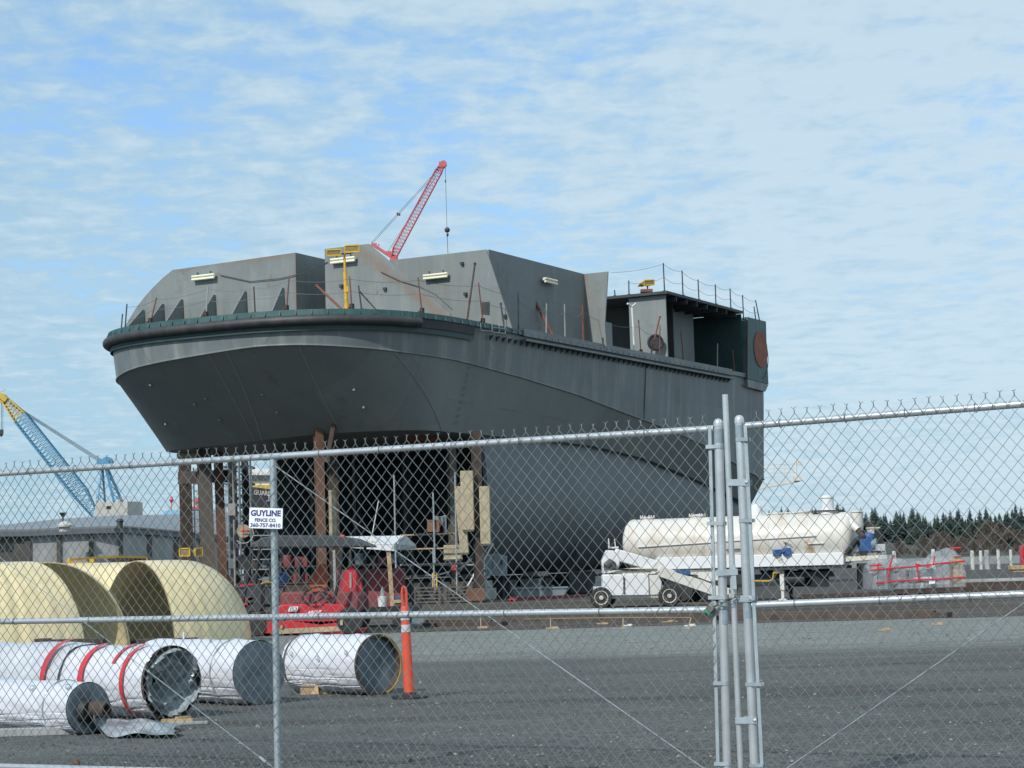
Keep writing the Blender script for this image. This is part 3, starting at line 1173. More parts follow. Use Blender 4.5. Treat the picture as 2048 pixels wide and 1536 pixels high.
def interp(tab, x):
    if x <= tab[0][0]: return tab[0][1]
    for (a, va), (c, vc) in zip(tab, tab[1:]):
        if x <= c: return va + (vc - va) * (x - a) / (c - a)
    return tab[-1][1]


def outline(inset, a=8.2, hb=HB, n=2.8, x0=-0.40, nb=44, sides=(12, 15, 18, 21, 24, 27, 30, 33, 36, 38.5, LEN)):
    """plan points from the port after end round the bow to the starboard after end"""
    pts = []
    for x in reversed(sides): pts.append((x, hb - inset))
    for i in range(nb + 1):
        th = PI / 2 - PI * i / nb
        c, s = abs(math.cos(th)) ** (2 / n), abs(math.sin(th)) ** (2 / n)
        pts.append((x0 + a - (a - inset) * c if inset < a else x0 + a, (hb - inset) * s * (1 if th >= 0 else -1)))
    for x in sides: pts.append((x, -(hb - inset)))
    return [(x, y * (.955 if y > 0 else 1)) for x, y in pts]


ZK = [(-1, 10.27), (0.3, 10.22), (1.5, 10.08), (3.76, 9.92), (6.55, 9.85), (9.95, 9.7), (13.6, 9.44), (18.06, 9.1), (22.35, 8.61), (27.62, 8.07), (32.74, 7.41), (40.51, 5.83)]
ZL = [(0, 6.98), (11.45, 6.98), (16.17, 7.01), (21.36, 6.93), (27.07, 6.53), (33.38, 5.64), (38.93, 4.75), (41, 4.5)]
po0 = outline(0.0)
pk0 = outline(0.22)
pl0 = outline(0.0, a=3.6, hb=6.85, n=3.6, x0=4.1)
deck = [Vector((x, y, ZD)) for x, y in po0]
knu = [Vector((x, y, interp(ZK, x) - (.45 * max(0, min(1, (y + 2.5) / 7.5)) if x < 14 else .45 * max(0, y) / 8))) for x, y in pk0]
low = []
for x, y in pl0:
    z = interp(ZL, x) - (.22 * max(0, min(1, (y + 2) / 5)) if x < 12 else .22 * max(0, (y + 2) / 9.05) if y > 0 else 0)
    low.append(Vector((x, y, z)))


def resample(a, c, n):
    return [a + (c - a) * (k / n) for k in range(n + 1)]


b = MB()
b.grid([list(r) for r in zip(*[resample(d, k, 3) for d, k in zip(deck, knu)])])
b.add([deck[-1], knu[-1], Vector((LEN, -6.85, low[-1].z)), Vector((LEN, 6.85, low[0].z)), knu[0], deck[0]], [(0, 1, 2, 3, 4, 5)])
b.out('side_plating', M['hull'], ship, smooth=25, local=True)
b = MB()
b.grid([list(r) for r in zip(*[resample(k, l, 4) for k, l in zip(knu, low)])])
b.out('flared_bottom', M['hull_dark'], ship, smooth=25, local=True)
b = MB()
b.grid([[Vector((p.x, p.y, p.z)) for p in low[:len(low) // 2 + 1]], [Vector((q.x, q.y, q.z)) for q in reversed(low[len(low) // 2:])]])
b.out('bottom_plating', M['hull_dark'], ship, smooth=25, local=True)
b = MB()
half = len(deck) // 2
b.grid([deck[:half + 1], list(reversed(deck[half:]))])
b.out('deck', M['hull'], ship, smooth=25, local=True)

# knuckle bead and seam strakes on the flare
b = MB()
b.path([p + Vector((0, 0, .0)) for p in knu], .05, 6)
b.out('knuckle_bar', M['hull'], ship, local=True)
def ppx(q):
    e = S(q.x, q.y, q.z) - CAMP
    return 1024 + FPX * e.dot(_R) / e.dot(_F)


def at_px(line, px):
    """index (with a fraction) of the point of a line seen at a pixel column"""
    best, bq = 1e9, 0
    for i, (a, c) in enumerate(zip(line, line[1:])):
        if a.x > 25 or a.y > 5: continue
        for k in range(9):
            q = a + (c - a) * (k / 8)
            if abs(ppx(q) - px) < best: best, bq = abs(ppx(q) - px), i + min(k, 7.99) / 8
    return bq


for (k0, l0, w) in ((414, 508, .07), (450, 528, .07), (597, 682, .05), (785, 884, .06)):
    i0, i1 = at_px(knu, k0), at_px(low, l0)
    b = MB()
    pp = []
    for k in range(13):
        f = k / 12
        i = i0 + (i1 - i0) * f
        j = int(i); g = i - j
        pp.append((knu[j] + (knu[j + 1] - knu[j]) * g) * (1 - f) + (low[j] + (low[j + 1] - low[j]) * g) * f)
    for a, c in zip(pp, pp[1:]):
        n = Vector((0, 1, 0)).cross(c - a).normalized()
        if n.z > 0: n = -n
        b.beam(a + n * .006, c + n * .006, w, .02, n)
    b.out('weld_strip', M['strip'], ship, local=True)
rnd = random.Random(31)
for (px, py) in ((390, 806), (417, 790), (533, 783), (558, 826), (441, 836), (714, 772), (736, 812), (334, 842), (300, 770)):
    # small padeyes welded under the flare
    fr = rnd.random()
    best, bw = 9e9, None
    r = ray(px, py)
    for i in range(len(knu) - 1):
        if knu[i].x > 12 or knu[i].y > 6.5: continue
        for k in range(25):
            q = knu[i] + (low[i] - knu[i]) * (k / 24)
            e = S(q.x, q.y, q.z) - CAMP
            dd = (e - r * (e.dot(r) / r.dot(r))).length
            if dd < best: best, bw = dd, q
    b = MB(); b.box(bw + Vector((-.03, 0, -.03)), (.09, .10, .08)); b.out('pad_eye', M['hull_dark'], ship, local=True)

# deck-edge bar, fender, rub rail
b = MB()
oo = outline(-.10)
ins = outline(.35)
rows = [[Vector((x, y, ZD + .03)) for x, y in ins], [Vector((x, y, ZD + .03)) for x, y in oo], [Vector((x, y, ZD - .19)) for x, y in oo]]
kmax = max(i for i, (x, y) in enumerate(oo) if not (y < 0 and x > 12.5))
b.grid([r[:kmax + 1] for r in rows])
edge = b.out('deck_edge', M['teal'], ship, local=True)
b = MB()
b.grid([r[kmax:] for r in rows])
b.out('deck_edge', M['hull'], ship, local=True)
# fender goes round the bow and ends on the starboard shoulder
fo = outline(-.13)
fi = [Vector((x, y, ZD - .385)) for x, y in fo]
kend = max(i for i, (x, y) in enumerate(fo) if not (y < 0 and x > 4.2))
kst = min(i for i, (x, y) in enumerate(fo) if x < 13)
b = MB(); b.path(fi[kst:kend + 1], .195, 14); b.out('bow_fender', M['fender'], ship, local=True)
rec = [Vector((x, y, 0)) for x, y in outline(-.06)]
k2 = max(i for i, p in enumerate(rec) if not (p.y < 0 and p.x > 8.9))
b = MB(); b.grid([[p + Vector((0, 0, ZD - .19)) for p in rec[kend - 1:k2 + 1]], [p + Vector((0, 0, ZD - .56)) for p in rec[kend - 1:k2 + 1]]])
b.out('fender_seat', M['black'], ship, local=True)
# teal strip with little brackets under the fender
ts = [Vector((x, y, 0)) for x, y in outline(-.02)]
b = MB(); b.grid([[p + Vector((0, 0, ZD - .55)) for p in ts[kst:k2 + 1]], [p + Vector((0, 0, ZD - .78)) for p in ts[kst:k2 + 1]]])
b.out('fender_footing', M['teal_dull_shade'], ship, local=True)


def along(pts, step, a0):
    out, acc, nxt = [], 0.0, 0.0
    for p, q in zip(pts, pts[1:]):
        d = (q - p).length
        while nxt <= acc + d and d > 1e-6:
            c = p + (q - p) * ((nxt - acc) / d)
            if a0(c): out.append((c, (q - p).normalized()))
            nxt += step
        acc += d
    return out


brk = along([Vector((x, y, 0)) for x, y in oo], .62, lambda c: c.y < 7 and (c.x < 34))
b = MB(); b2 = MB()
for c, t in brk:
    n = Vector((t.y, -t.x, 0))
    if n.dot(c - Vector((12, 0, 0))) < 0: n = -n
    up = Vector((0, 0, 1))
    p = c + up * (ZD + .03)
    tgt = b if (c.x < 12 or c.y > 0) else b2
    tgt.prism([p, p + n * .09 - up * .21, p - up * .22], t * .03)
b.out('edge_bracket', M['teal'], ship, smooth=0, local=True)['kind'] = 'stuff'
b2.out('edge_bracket', M['bulkhead'], ship, smooth=0, local=True)['kind'] = 'stuff'
# rub rail on the starboard side: two flanges with brackets between
st = [Vector((x, y, 0)) for x, y in outline(0.0)]
k1 = min(i for i, p in enumerate(st) if p.y < 0 and p.x > 8.3)
k9 = max(i for i, p in enumerate(st) if p.x <= 36.2)
b = MB()
for (z0, z1, w) in ((ZD + .10, ZD - .22, .14), (ZD - .36, ZD - .44, .24)):
    outp = [Vector((x, y, 0)) for x, y in outline(-w)]
    seg = slice(k1, k9 + 1)
    b.grid([[p + Vector((0, 0, z0)) for p in st[seg]], [p + Vector((0, 0, z0)) for p in outp[seg]], [p + Vector((0, 0, z1)) for p in outp[seg]], [p + Vector((0, 0, z1)) for p in st[seg]]])
b.out('rub_rail', M['hull'], ship, local=True)
b = MB()
for c, t in along(st, .55, lambda c: c.y < 0 and 9 < c.x < 36):
    n = Vector((t.y, -t.x, 0))
    b.prism([c + n * .0 + Vector((0, 0, ZD - .45)), c + n * .21 + Vector((0, 0, ZD - .45)), c + Vector((0, 0, ZD - .66))] if n.y < 0 else
            [c - n * .0 + Vector((0, 0, ZD - .45)), c - n * .21 + Vector((0, 0, ZD - .45)), c + Vector((0, 0, ZD - .66))], t * .05)
b.out('rail_bracket', M['darksteel'], ship, smooth=0, local=True)['kind'] = 'stuff'
# vertical seam, outfitting marks
b = MB()
xs_ = L_(SY(1293, 760, -HB))[0]
zk_ = interp(ZK, xs_)
b.beam(Vector((xs_, -HB - .012, ZD - .45)), Vector((xs_, -HB + .22 - .012, zk_)), .035, .03, (0, -1, 0))
b.out('weld_seam', M['darksteel'], ship, local=True)
b = MB()
num = 0
for (px, py) in ((984, 694), (983, 707), (979, 728), (974, 741), (967, 755), (960, 768), (950, 782), (942, 795), (933, 806), (922, 820), (913, 833), (906, 843)):
    on_side = py < 735
    if on_side:
        p = SY(px, py, -HB - .0)
    else:                                            # on the flare: find the surface between knuckle and bottom edge
        p = None
        best = 9
        for i in range(len(knu) - 1):
            for k in range(21):
                q = knu[i] + (low[i] - knu[i]) * (k / 20)
                w = S(q.x, q.y, q.z)
                e = w - CAMP
                r = ray(px, py)
                dd = (e - r * (e.dot(r) / r.dot(r))).length
                if dd < best and q.y < 0: best, p = dd, w
    num += 1
    n = -SB * .05 + Vector((0, 0, -.03))
    put_text(b, str(27 - num), p + n, SA, (Vector((0, 0, 1)) if on_side else (Vector((0, 0, .8)) - SB * .6)), .26, .20, .0)
    b.out('draft_mark', M['strip'], ship, smooth=0)
    b = MB()
b = MB()
for (x0, y0, x1, y1) in ((961, 646, 962, 661), (962, 661, 984, 662), (984, 648, 985, 664), (985, 664, 1012, 667), (998, 651, 999, 665), (988, 655, 1012, 658), (1010, 650, 1011, 667)):
    b.beam(SY(x0, y0, -HB - .15), SY(x1, y1, -HB - .15), .04, .02, -SB)
b.out('chalk_marks', M['concrete'], ship, smooth=0)

# lower hull: hollow block open towards the bow
prof = [(-6.55, 7.3), (-6.62, 6.3), (-6.70, 5.2), (-6.72, 4.2), (-6.66, 3.3), (-6.45, 2.5), (-6.0, 1.8), (-5.3, 1.35), (-4.3, 1.12), (-2.5, 1.03), (0, 1.0)]
prof = prof + [(-y, z) for y, z in reversed(prof[:-1])]
XF = L_(SY(975, 1000, -6.7))[0]
def _pxof(y):
    e = S(XF, y, 4.0) - CAMP
    return 1024 + FPX * e.dot(_R) / e.dot(_F)


yp = 6.7
while _pxof(yp) < 546 and yp > 2: yp -= .05
prof = [(y if y <= 0 else y * yp / 6.72, z) for y, z in prof]
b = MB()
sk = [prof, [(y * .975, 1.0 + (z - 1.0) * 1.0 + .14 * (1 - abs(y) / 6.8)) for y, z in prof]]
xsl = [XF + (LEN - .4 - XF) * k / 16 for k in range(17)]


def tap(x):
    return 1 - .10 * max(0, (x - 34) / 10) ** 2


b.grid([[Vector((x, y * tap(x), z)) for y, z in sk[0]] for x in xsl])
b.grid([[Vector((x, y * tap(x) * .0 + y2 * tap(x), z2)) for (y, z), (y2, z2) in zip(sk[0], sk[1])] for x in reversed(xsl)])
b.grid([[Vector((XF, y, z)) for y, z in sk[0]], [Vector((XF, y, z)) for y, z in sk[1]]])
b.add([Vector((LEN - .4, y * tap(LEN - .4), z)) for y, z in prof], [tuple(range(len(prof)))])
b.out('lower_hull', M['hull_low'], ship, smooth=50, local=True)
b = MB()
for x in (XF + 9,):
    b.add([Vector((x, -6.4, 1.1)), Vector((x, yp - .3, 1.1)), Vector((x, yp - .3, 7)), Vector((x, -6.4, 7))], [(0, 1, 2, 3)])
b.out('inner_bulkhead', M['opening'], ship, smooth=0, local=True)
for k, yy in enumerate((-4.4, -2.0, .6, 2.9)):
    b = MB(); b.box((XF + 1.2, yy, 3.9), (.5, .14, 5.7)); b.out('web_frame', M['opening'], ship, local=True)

# ---- bulkheads of the unfinished deckhouse (top edge level at 15 m)
def plate(name, pts, vec, m=M['bulkhead']):
    b = MB(); b.prism([S(*p) for p in pts], vec); return b.out(name, m, ship, smooth=0)


TK = .07
ZT = 15.0
xp = 6.5
sl0 = [L_(SX(px, py, xp)) for px, py in ((240, 672), (256, 642), (272, 616), (288, 595), (304, 577), (324, 557), (345, 540))]
plate('bulkhead', [(xp, sl0[0][1], ZD + .3)] + [(xp, q[1], q[2]) for q in sl0] + [(xp, 0.0, ZT), (xp, 0.0, ZD)], SA * TK, M['bulkhead_top'])
plate('return_plate', [(xp + TK, 0.0, ZD), (xp + TK, 0.0, ZT), (xp + 7.0, 0.1, ZT), (xp + 7.0, 0.1, ZD)], SB * TK)
plate('bulkhead', [(xp - .02, -1.5, ZD), (xp - .02, -1.5, ZT), (xp - .02, -3.7, ZT), (xp - .02, -5.6, 13.4), (xp - .02, -7.8, ZD)], SA * TK, M['bulkhead_streak'])
plate('return_plate', [(xp + TK, -1.5, ZD), (xp + TK, -1.5, ZT), (xp + 4.3, -1.5, ZT), (xp + 4.3, -1.5, ZD)], -SB * TK)
xq = 10.85
plate('bulkhead', [(xq, -1.6, ZD), (xq, -1.6, ZT), (xq, -6.9, ZT), (xq, -8.05, ZD)], SA * TK)
plate('side_bulkhead', [(xq + TK, -7.0, ZD), (xq + TK, -7.0, ZT), (20.1, -7.05, ZT), (20.1, -7.05, ZD)], SB * TK, M['side_bulkhead'])
plate('bulkhead', [(20.1, -6.4, ZD), (20.1, -6.4, ZT), (20.1, -8.3, ZT), (20.1, -8.05, 12.5), (20.1, -8.1, ZD)], SA * TK, M['bulkhead_side'])
plate('return_plate', [(20.2, -7.9, ZD), (20.2, -7.9, 12.7), (21.2, -7.9, 12.7), (21.2, -7.9, ZD)], SB * TK)
# small dark doorway on the third bulkhead
p0, p1 = SX(962, 628, xq - .02), SX(979, 603, xq - .02)
b = MB(); b.prism([p0, SX(979, 630, xq - .02), p1, SX(963, 605, xq - .02)], SA * .015); b.out('opening', M['darksteel'], ship, smooth=0)
# bracket plates standing before the first bulkhead
for (xb, yt, deep) in ((289, 620, 2.1), (328, 608, 2.0), (366, 599, 2.0), (431, 590, 1.9), (493, 583, 1.8), (568, 576, 1.5)):
    _, yl, zt = L_(SX(xb, yt, xp - .02))
    b = MB()
    b.prism([S(xp, yl, ZD), S(xp, yl, zt), S(xp - .16, yl, zt), S(xp - deep, yl, ZD + .12), S(xp - deep, yl, ZD)], SB * .06)
    b.out('bracket', M['hull_dark'], ship, smooth=0)
# ladder of cable and pipe lines on the bulkheads
for (pts, x) in ((((440, 550), (500, 563), (560, 557), (612, 545), (655, 524)), xp - .06), (((762, 544), (800, 562), (840, 574), (872, 590), (905, 620)), xp - .06)):
    b = MB(); b.path([SX(px, py, x) for px, py in pts], .018, 5); b.out('lighting_cable', M['cable'], ship)
b = MB()
for (px, py, q) in ((931, 588, xq), (924, 527, xq), (1010, 632, xq), (770, 578, xp), (683, 572, xp)):
    p = SX(px, py, q - .06)
    b.box(p, (.14, .14, .12), TH)
b.out('pad_eye', M['darksteel'], ship)

# ---- after deckhouse: front wall, recess, roof
XE = 37.9
plate('deckhouse_wall', [(27.9, -5.75, ZD), (27.9, -5.75, 14.78), (27.9, -7.78, 14.78), (27.9, -7.8, ZD)], SA * TK)
plate('recess_wall', [(27.9 + TK, -6.1, ZD), (27.9 + TK, -6.1, 14.78), (35.4, -6.1, 14.78), (35.4, -6.1, ZD)], SB * TK, M['side_bulkhead'])
plate('recess_wall', [(35.4, -6.1 + TK, ZD), (35.4, -6.1 + TK, 14.78), (35.4, -5.0, 14.78), (35.4, -5.0, ZD)], SA * TK, M['hull_dark'])
plate('recess_wall', [(35.4, -5.0, ZD), (35.4, -5.0, 14.78), (XE, -5.0, 14.78), (XE, -5.0, ZD)], SB * TK, M['hull_dark'])
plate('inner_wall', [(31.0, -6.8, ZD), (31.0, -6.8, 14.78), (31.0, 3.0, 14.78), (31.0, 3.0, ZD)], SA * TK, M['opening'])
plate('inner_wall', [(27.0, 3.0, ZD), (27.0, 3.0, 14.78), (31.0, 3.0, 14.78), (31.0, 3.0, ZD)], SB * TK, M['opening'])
b = MB()
b.prism([S(27.6, -8.0, 14.80), S(27.6, 3.2, 14.80), S(XE, 3.2, 14.80), S(XE, -8.0, 14.80)], Vector((0, 0, .14)))
rf = b.out('deckhouse_roof', M['darksteel'], ship, smooth=0)
for k in range(7):
    b = MB(); x = 28.9 + k * 1.35
    b.box((x, -7.0, 14.67), (.08, 1.9, .24)); b.out('roof_beam', M['darksteel'], rf, local=True)
# teal end block with round orange patch
b = MB()
b.prism([SY(px, py, -8.05) for px, py in ((1495, 757), (1495.5, 634), (1532, 643), (1533.5, 700), (1537, 768))], SB * 6.5)
eb = b.out('end_block', M['teal'], ship, smooth=0)
b = MB(); b.prism([SY(px, py, -8.03) for px, py in ((1495.2, 758), (1537, 769), (1531, 783), (1496, 774))], SB * 6.4); b.out('block_footing', M['hull'], eb, smooth=0)
b = MB(); b.prism([S(XE - .04, -7.9, ZD), S(XE - .04, -7.9, 14.78), S(XE - .04, 3, 14.78), S(XE - .04, 3, ZD)], SA * .03); b.out('block_front', M['teal_dull_shade'], eb, smooth=0)
b = MB(); b.beam(SY(1495, 757, -8.07), SY(1495.5, 638, -8.07), .07, .03, -SB); b.out('rust_edge', M['rust_red'], eb)
cc = SY(1521, 699, -8.06)
b = MB(); b.lathe(cc - SB * .03, SB, [(1.02, 0), (1.02, .028)], 40); b.out('round_patch', M['rust_patch'], eb)
b = MB(); b.torus(cc + Vector((0, 0, -.35)) - SA * .15, SB, 1.28, .02, 30, 5, 2.7, 5.2); b.out('scribe_arc', M['darksteel'], eb)
b = MB()
b.beam(SY(1485, 770, -HB - .03), SY(1523, 783, -HB - .03), .05, .03, -SB)
b.beam(SY(1497, 759, -HB - .05), SY(1522, 777, -HB - .05), .06, .03, -SB)
b.out('rust_strip', M['rust_patch'], ship)
# propeller-shaft boss seen dark red under the bow
b = MB(); p = SX(845, 872, 8.6); b.lathe(p, (0, 0, -1), [(.9, -.3), (.85, .0), (.5, .25)], 16); b.out('thruster_cover', M['rust_red'], ship)

# ------------------------------------------------------------------ lights and loose gear on deck
def tube_light(c, ax, n, label):
    t = thing('strip_light', label, 'light', c, 0, 'fluorescent work lights on the bulkheads')
    ax, n = ax.normalized(), n.normalized()
    b = MB(); b.beam(c - ax * .62 + n * .05, c + ax * .62 + n * .05, .10, .12, Vector((0, 0, 1))); b.out('lamp_housing', M['white'], t)
    for dz in (-.11, .03):
        b = MB(); b.tube(c - ax * .6 + n * .11 + Vector((0, 0, dz)), c + ax * .6 + n * .11 + Vector((0, 0, dz)), .05, None, 8); b.out('lamp_tube', M['lamp_tube'], t)
    for sg in (-1, 1):
        b = MB(); b.box(c + ax * (.35 * sg) + n * .02 + Vector((0, 0, .13)), (.06, .06, .16)); b.out('bracket', M['darksteel'], t)
    return t


sl_ = -SB * 1.0
for (px, py, x, tilt, lab) in ((409, 553, xp, .0, 'strip light on the leftmost bulkhead above the triangular brackets'),
                               (688, 519, xp, .0, 'strip light behind the twin yellow lamp heads'),
                               (873, 551, xq, .0, 'strip light on the grey bulkhead right of the rust streak')):
    tube_light(SX(px, py, x - .10), -SB, -SA, lab)
tube_light(SY(1098, 561, -7.16), SA, -SB, 'strip light on the shaded side bulkhead')


def lamp_head(parent, c, right, n, w=.72, h=.36, d=.3, name='lamp_head'):
    right, n = right.normalized(), n.normalized()
    up = right.cross(n).normalized()
    if up.z < 0: up = -up
    b = MB()
    f = [c + n * d * .5 + right * x * w / 2 + up * y * h / 2 for x, y in ((-1, -1), (1, -1), (1, 1), (-1, 1))]
    k = [c - n * d * .5 + right * x * w * .38 + up * y * h * .36 for x, y in ((-1, -1), (1, -1), (1, 1), (-1, 1))]
    b.add(f + k, [(0, 1, 2, 3), (7, 6, 5, 4), (0, 4, 5, 1), (1, 5, 6, 2), (2, 6, 7, 3), (3, 7, 4, 0)])
    for q in range(4):
        b.beam(f[q], f[(q + 1) % 4], .05, .05)
    o = b.out(name, M['yellow'], parent)
    b = MB(); b.add([p + n * .012 + (c - p) * .08 for p in f], [(0, 1, 2, 3)]); b.out('lamp_lens', M['lamp_glass'], o, smooth=0)
    return o


# twin lamps on a yellow mast at the bow
base = SX(693, 617, 1.95)
d_ = base.y
t = thing('lamp_mast', 'tall yellow mast with two wide work lamps at the deck edge', 'work light', (base.x, base.y, ZD))
b = MB()
b.tube(PX(693.5, 618, d_), PX(690, 545, d_), .075, None, 10)
b.tube(PX(690, 545, d_), PX(689, 515, d_), .05, None, 10)
b.tube(PX(689, 515, d_), PX(689, 505, d_), .035, None, 8)
b.out('mast', M['yellow'], t)
b = MB(); b.lathe(PX(693.5, 620, d_), (0, 0, 1), [(.22, 0), (.22, .05), (.10, .08), (.09, .25)], 12); b.out('base_flange', M['yellow'], t)
b = MB(); b.tube(PX(668, 509.5, d_), PX(707, 505, d_), .03, None, 8); b.out('cross_arm', M['darksteel'], t)
b = MB(); b.box(PX(694.5, 578, d_ - .12), (.10, .12, .22)); b.out('winch', M['yellow'], t)
lamp_head(t, PX(669, 504.5, d_ - .12), Vector((1, .1, .03)), Vector((-.15, -1, -.25)), .55, .22, .22)
lamp_head(t, PX(704, 497, d_ - .12), Vector((1, -.1, .02)), Vector((.1, -1, -.2)), .55, .26, .22)

# lamp pair on the deckhouse roof
c = SX(1293, 580, 28.2)
d_ = c.y
t = thing('roof_work_light', 'yellow work lamp pair on the deckhouse roof', 'work light', (c.x, c.y, 14.94))
b = MB(); b.box(PX(1293, 582, d_), (.60, .5, .14)); b.out('base_plate', M['rust_red'], t)
b = MB(); b.tube(PX(1295, 580, d_), PX(1295, 571, d_), .04, None, 8); b.tube(PX(1290, 572, d_), PX(1301, 571, d_), .025, None, 8); b.out('stand', M['darksteel'], t)
lamp_head(t, PX(1298, 564.5, d_), Vector((1, .2, .05)), Vector((.1, -1, -.3)), .5, .26, .22)
lamp_head(t, PX(1285.5, 569, d_), Vector((.8, .5, .5)), Vector((-.8, -.2, .2)), .26, .3, .2)


# stanchions round the deck edge
def edge_at(px, inset=.12, z=ZD + .03):
    ol = outline(inset)
    best, bp = 1e9, None
    for (x0, y0), (x1, y1) in zip(ol, ol[1:]):
        for k in range(9):
            x, y = x0 + (x1 - x0) * k / 8, y0 + (y1 - y0) * k / 8
            w = S(x, y, z)
            e = w - CAMP
            qx = 1024 + FPX * e.dot(_R) / e.dot(_F)
            if y > 5.5 and px > 260: continue
            sc = abs(qx - px)
            if sc < best: best, bp = sc, w
    return bp


def stanchion(px, top, label, kind='rust', r=.032, clamp=True, dy=0.0, group='rail stanchions along the deck edge', base=None, name='rail_stanchion'):
    p0 = base if base is not None else edge_at(px)
    p1 = PX(top[0], top[1], p0.y + dy)
    t = thing(name, label, 'stanchion', p0, 0, group)
    b = MB(); b.tube(p0, p1, r, r * .9, 8); b.out('post', M[kind], t)
    if clamp:
        b = MB(); b.box(p0 + Vector((0, 0, .10)), (.16, .14, .26), TH); b.box(p0 + Vector((-.09, -.06, .02)), (.10, .10, .16), TH); b.out('clamp', M['rust'], t, bevel=.01)
    else:
        b = MB(); b.box(p0 + Vector((0, 0, .02)), (.14, .14, .04), TH); b.out('foot_plate', M[kind], t)
    return t


ST = [(241, (245, 628), 'darksteel', 0, 'short dark stanchion, leftmost on the bow deck edge'),
      (248, (254, 608), 'darksteel', 0, 'tall dark stanchion, second from the left on the bow deck edge'),
      (300, (313, 595), 'rust_red', 1, 'rusty stanchion leaning right on the port bow with a clamp'),
      (413, (416, 573), 'concrete', 1, 'thin pale pole with dark clamp before the third and fourth brackets'),
      (509, (507.5, 573), 'darksteel', 0, 'straight black stanchion between the last two triangular brackets'),
      (573, (578, 555), 'rust_red', 1, 'rusty stanchion clamped beside the rightmost triangular bracket'),
      (705, (699, 553), 'rust_red', 1, 'thin rusty stanchion just right of the yellow mast'),
      (722, (717, 571), 'darksteel', 0, 'short dark post held by a slanting brace right of the yellow mast'),
      (845, (836, 555), 'rust_red', 1, 'rusty stanchion below the strip light with a heavy dark clamp'),
      (963, (957, 565), 'rust_red', 1, 'red stanchion beside the small dark doorway'),
      (1040, (1036, 585), 'darksteel', 0, 'dark post at the foot of the slanted bulkhead edge'),
      (1094, (1093, 607), 'concrete', 0, 'thin grey post before the shaded side bulkhead, left of two'),
      (1129, (1129, 608), 'concrete', 0, 'thin grey post before the shaded side bulkhead, right of two'),
      (1166, (1165, 610), 'rust_red', 0, 'broad red post at the corner of the shaded bulkhead'),
      (1281, (1277, 640), 'rust_red', 1, 'short red post by the deckhouse opening'),
      (1322, (1320, 652), 'rust_red', 0, 'red post at the right of the deckhouse front wall'),
      (1365, (1362, 662), 'rust_red', 0, 'faint red post in the shaded recess, left of the pale one'),
      (1437, (1435, 687), 'concrete', 0, 'pale thin post in the shaded recess'),
      (1467, (1465, 700), 'rust_red', 0, 'faint reddish post near the end of the shaded recess')]
for (px, top, k, cl, lab) in ST:
    stanchion(px, top, lab, k, clamp=bool(cl), r=.05 if 'broad' in lab else .032)


def strut(p0, p1, name, label, k, r=.035, cat='brace'):
    b = MB(); b.tube(p0, p1, r, r, 8)
    d = (p1 - p0).normalized()
    b.box(p0, (.12, .12, .06), TH)
    b.lathe(p1 - d * .05, d, [(r * 1.5, 0), (r * 1.5, .07)], 8)
    return tag(b.out(name, M[k], smooth=40), label, cat)


e = edge_at(752); strut(e, PX(720, 584, e.y + .3), 'slanted_brace', 'dark slanted brace propping the short post right of the mast', 'darksteel', .03)
e = edge_at(684); strut(e, PX(634, 572, e.y + 2), 'slanted_brace', 'rusty slanted brace left of the yellow mast', 'rust_red', .05)
e = edge_at(934); strut(e, PX(950, 527, e.y + 1.5), 'leaning_pole', 'long rusty pole leaning on the bulkhead left of the doorway', 'rust', .04)
e = edge_at(1106); strut(e, PX(1054, 572, e.y + .3), 'slanted_brace', 'thick red slanted brace before the shaded side bulkhead', 'rust_red', .075)
e = edge_at(1304); strut(e, PX(1320, 633, e.y), 'leaning_pole', 'red pole leaning against the deckhouse front wall', 'rust_red', .04)

# white davit pipe at the deckhouse opening
e = edge_at(1267)
b = MB()
b.path([e, PX(1264, 618, e.y), PX(1262.5, 612, e.y), PX(1259, 610, e.y - .1), PX(1255, 607, e.y - .2)], .05, 8)
b.path([PX(1263, 613, e.y), PX(1268, 610, e.y), PX(1272, 606, e.y)], .035, 8)
tag(b.out('davit_pipe', M['white'], smooth=50), 'white forked pipe standing at the deckhouse opening', 'pipe')
# hose reel leaning at the deckhouse front
e = edge_at(1311, .5)
t = thing('hose_reel', 'round dark hose reel leaning at the deckhouse front wall', 'hose reel', e)
b = MB(); b.torus(PX(1311, 685, e.y), (.2, -1, 0), .36, .07, 26, 8); b.out('hose_coil', M['black'], t)
b = MB(); b.lathe(PX(1311, 685, e.y), (.2, -1, 0), [(.3, -.03), (.3, .03)], 20); b.out('reel_disc', M['darksteel'], t)

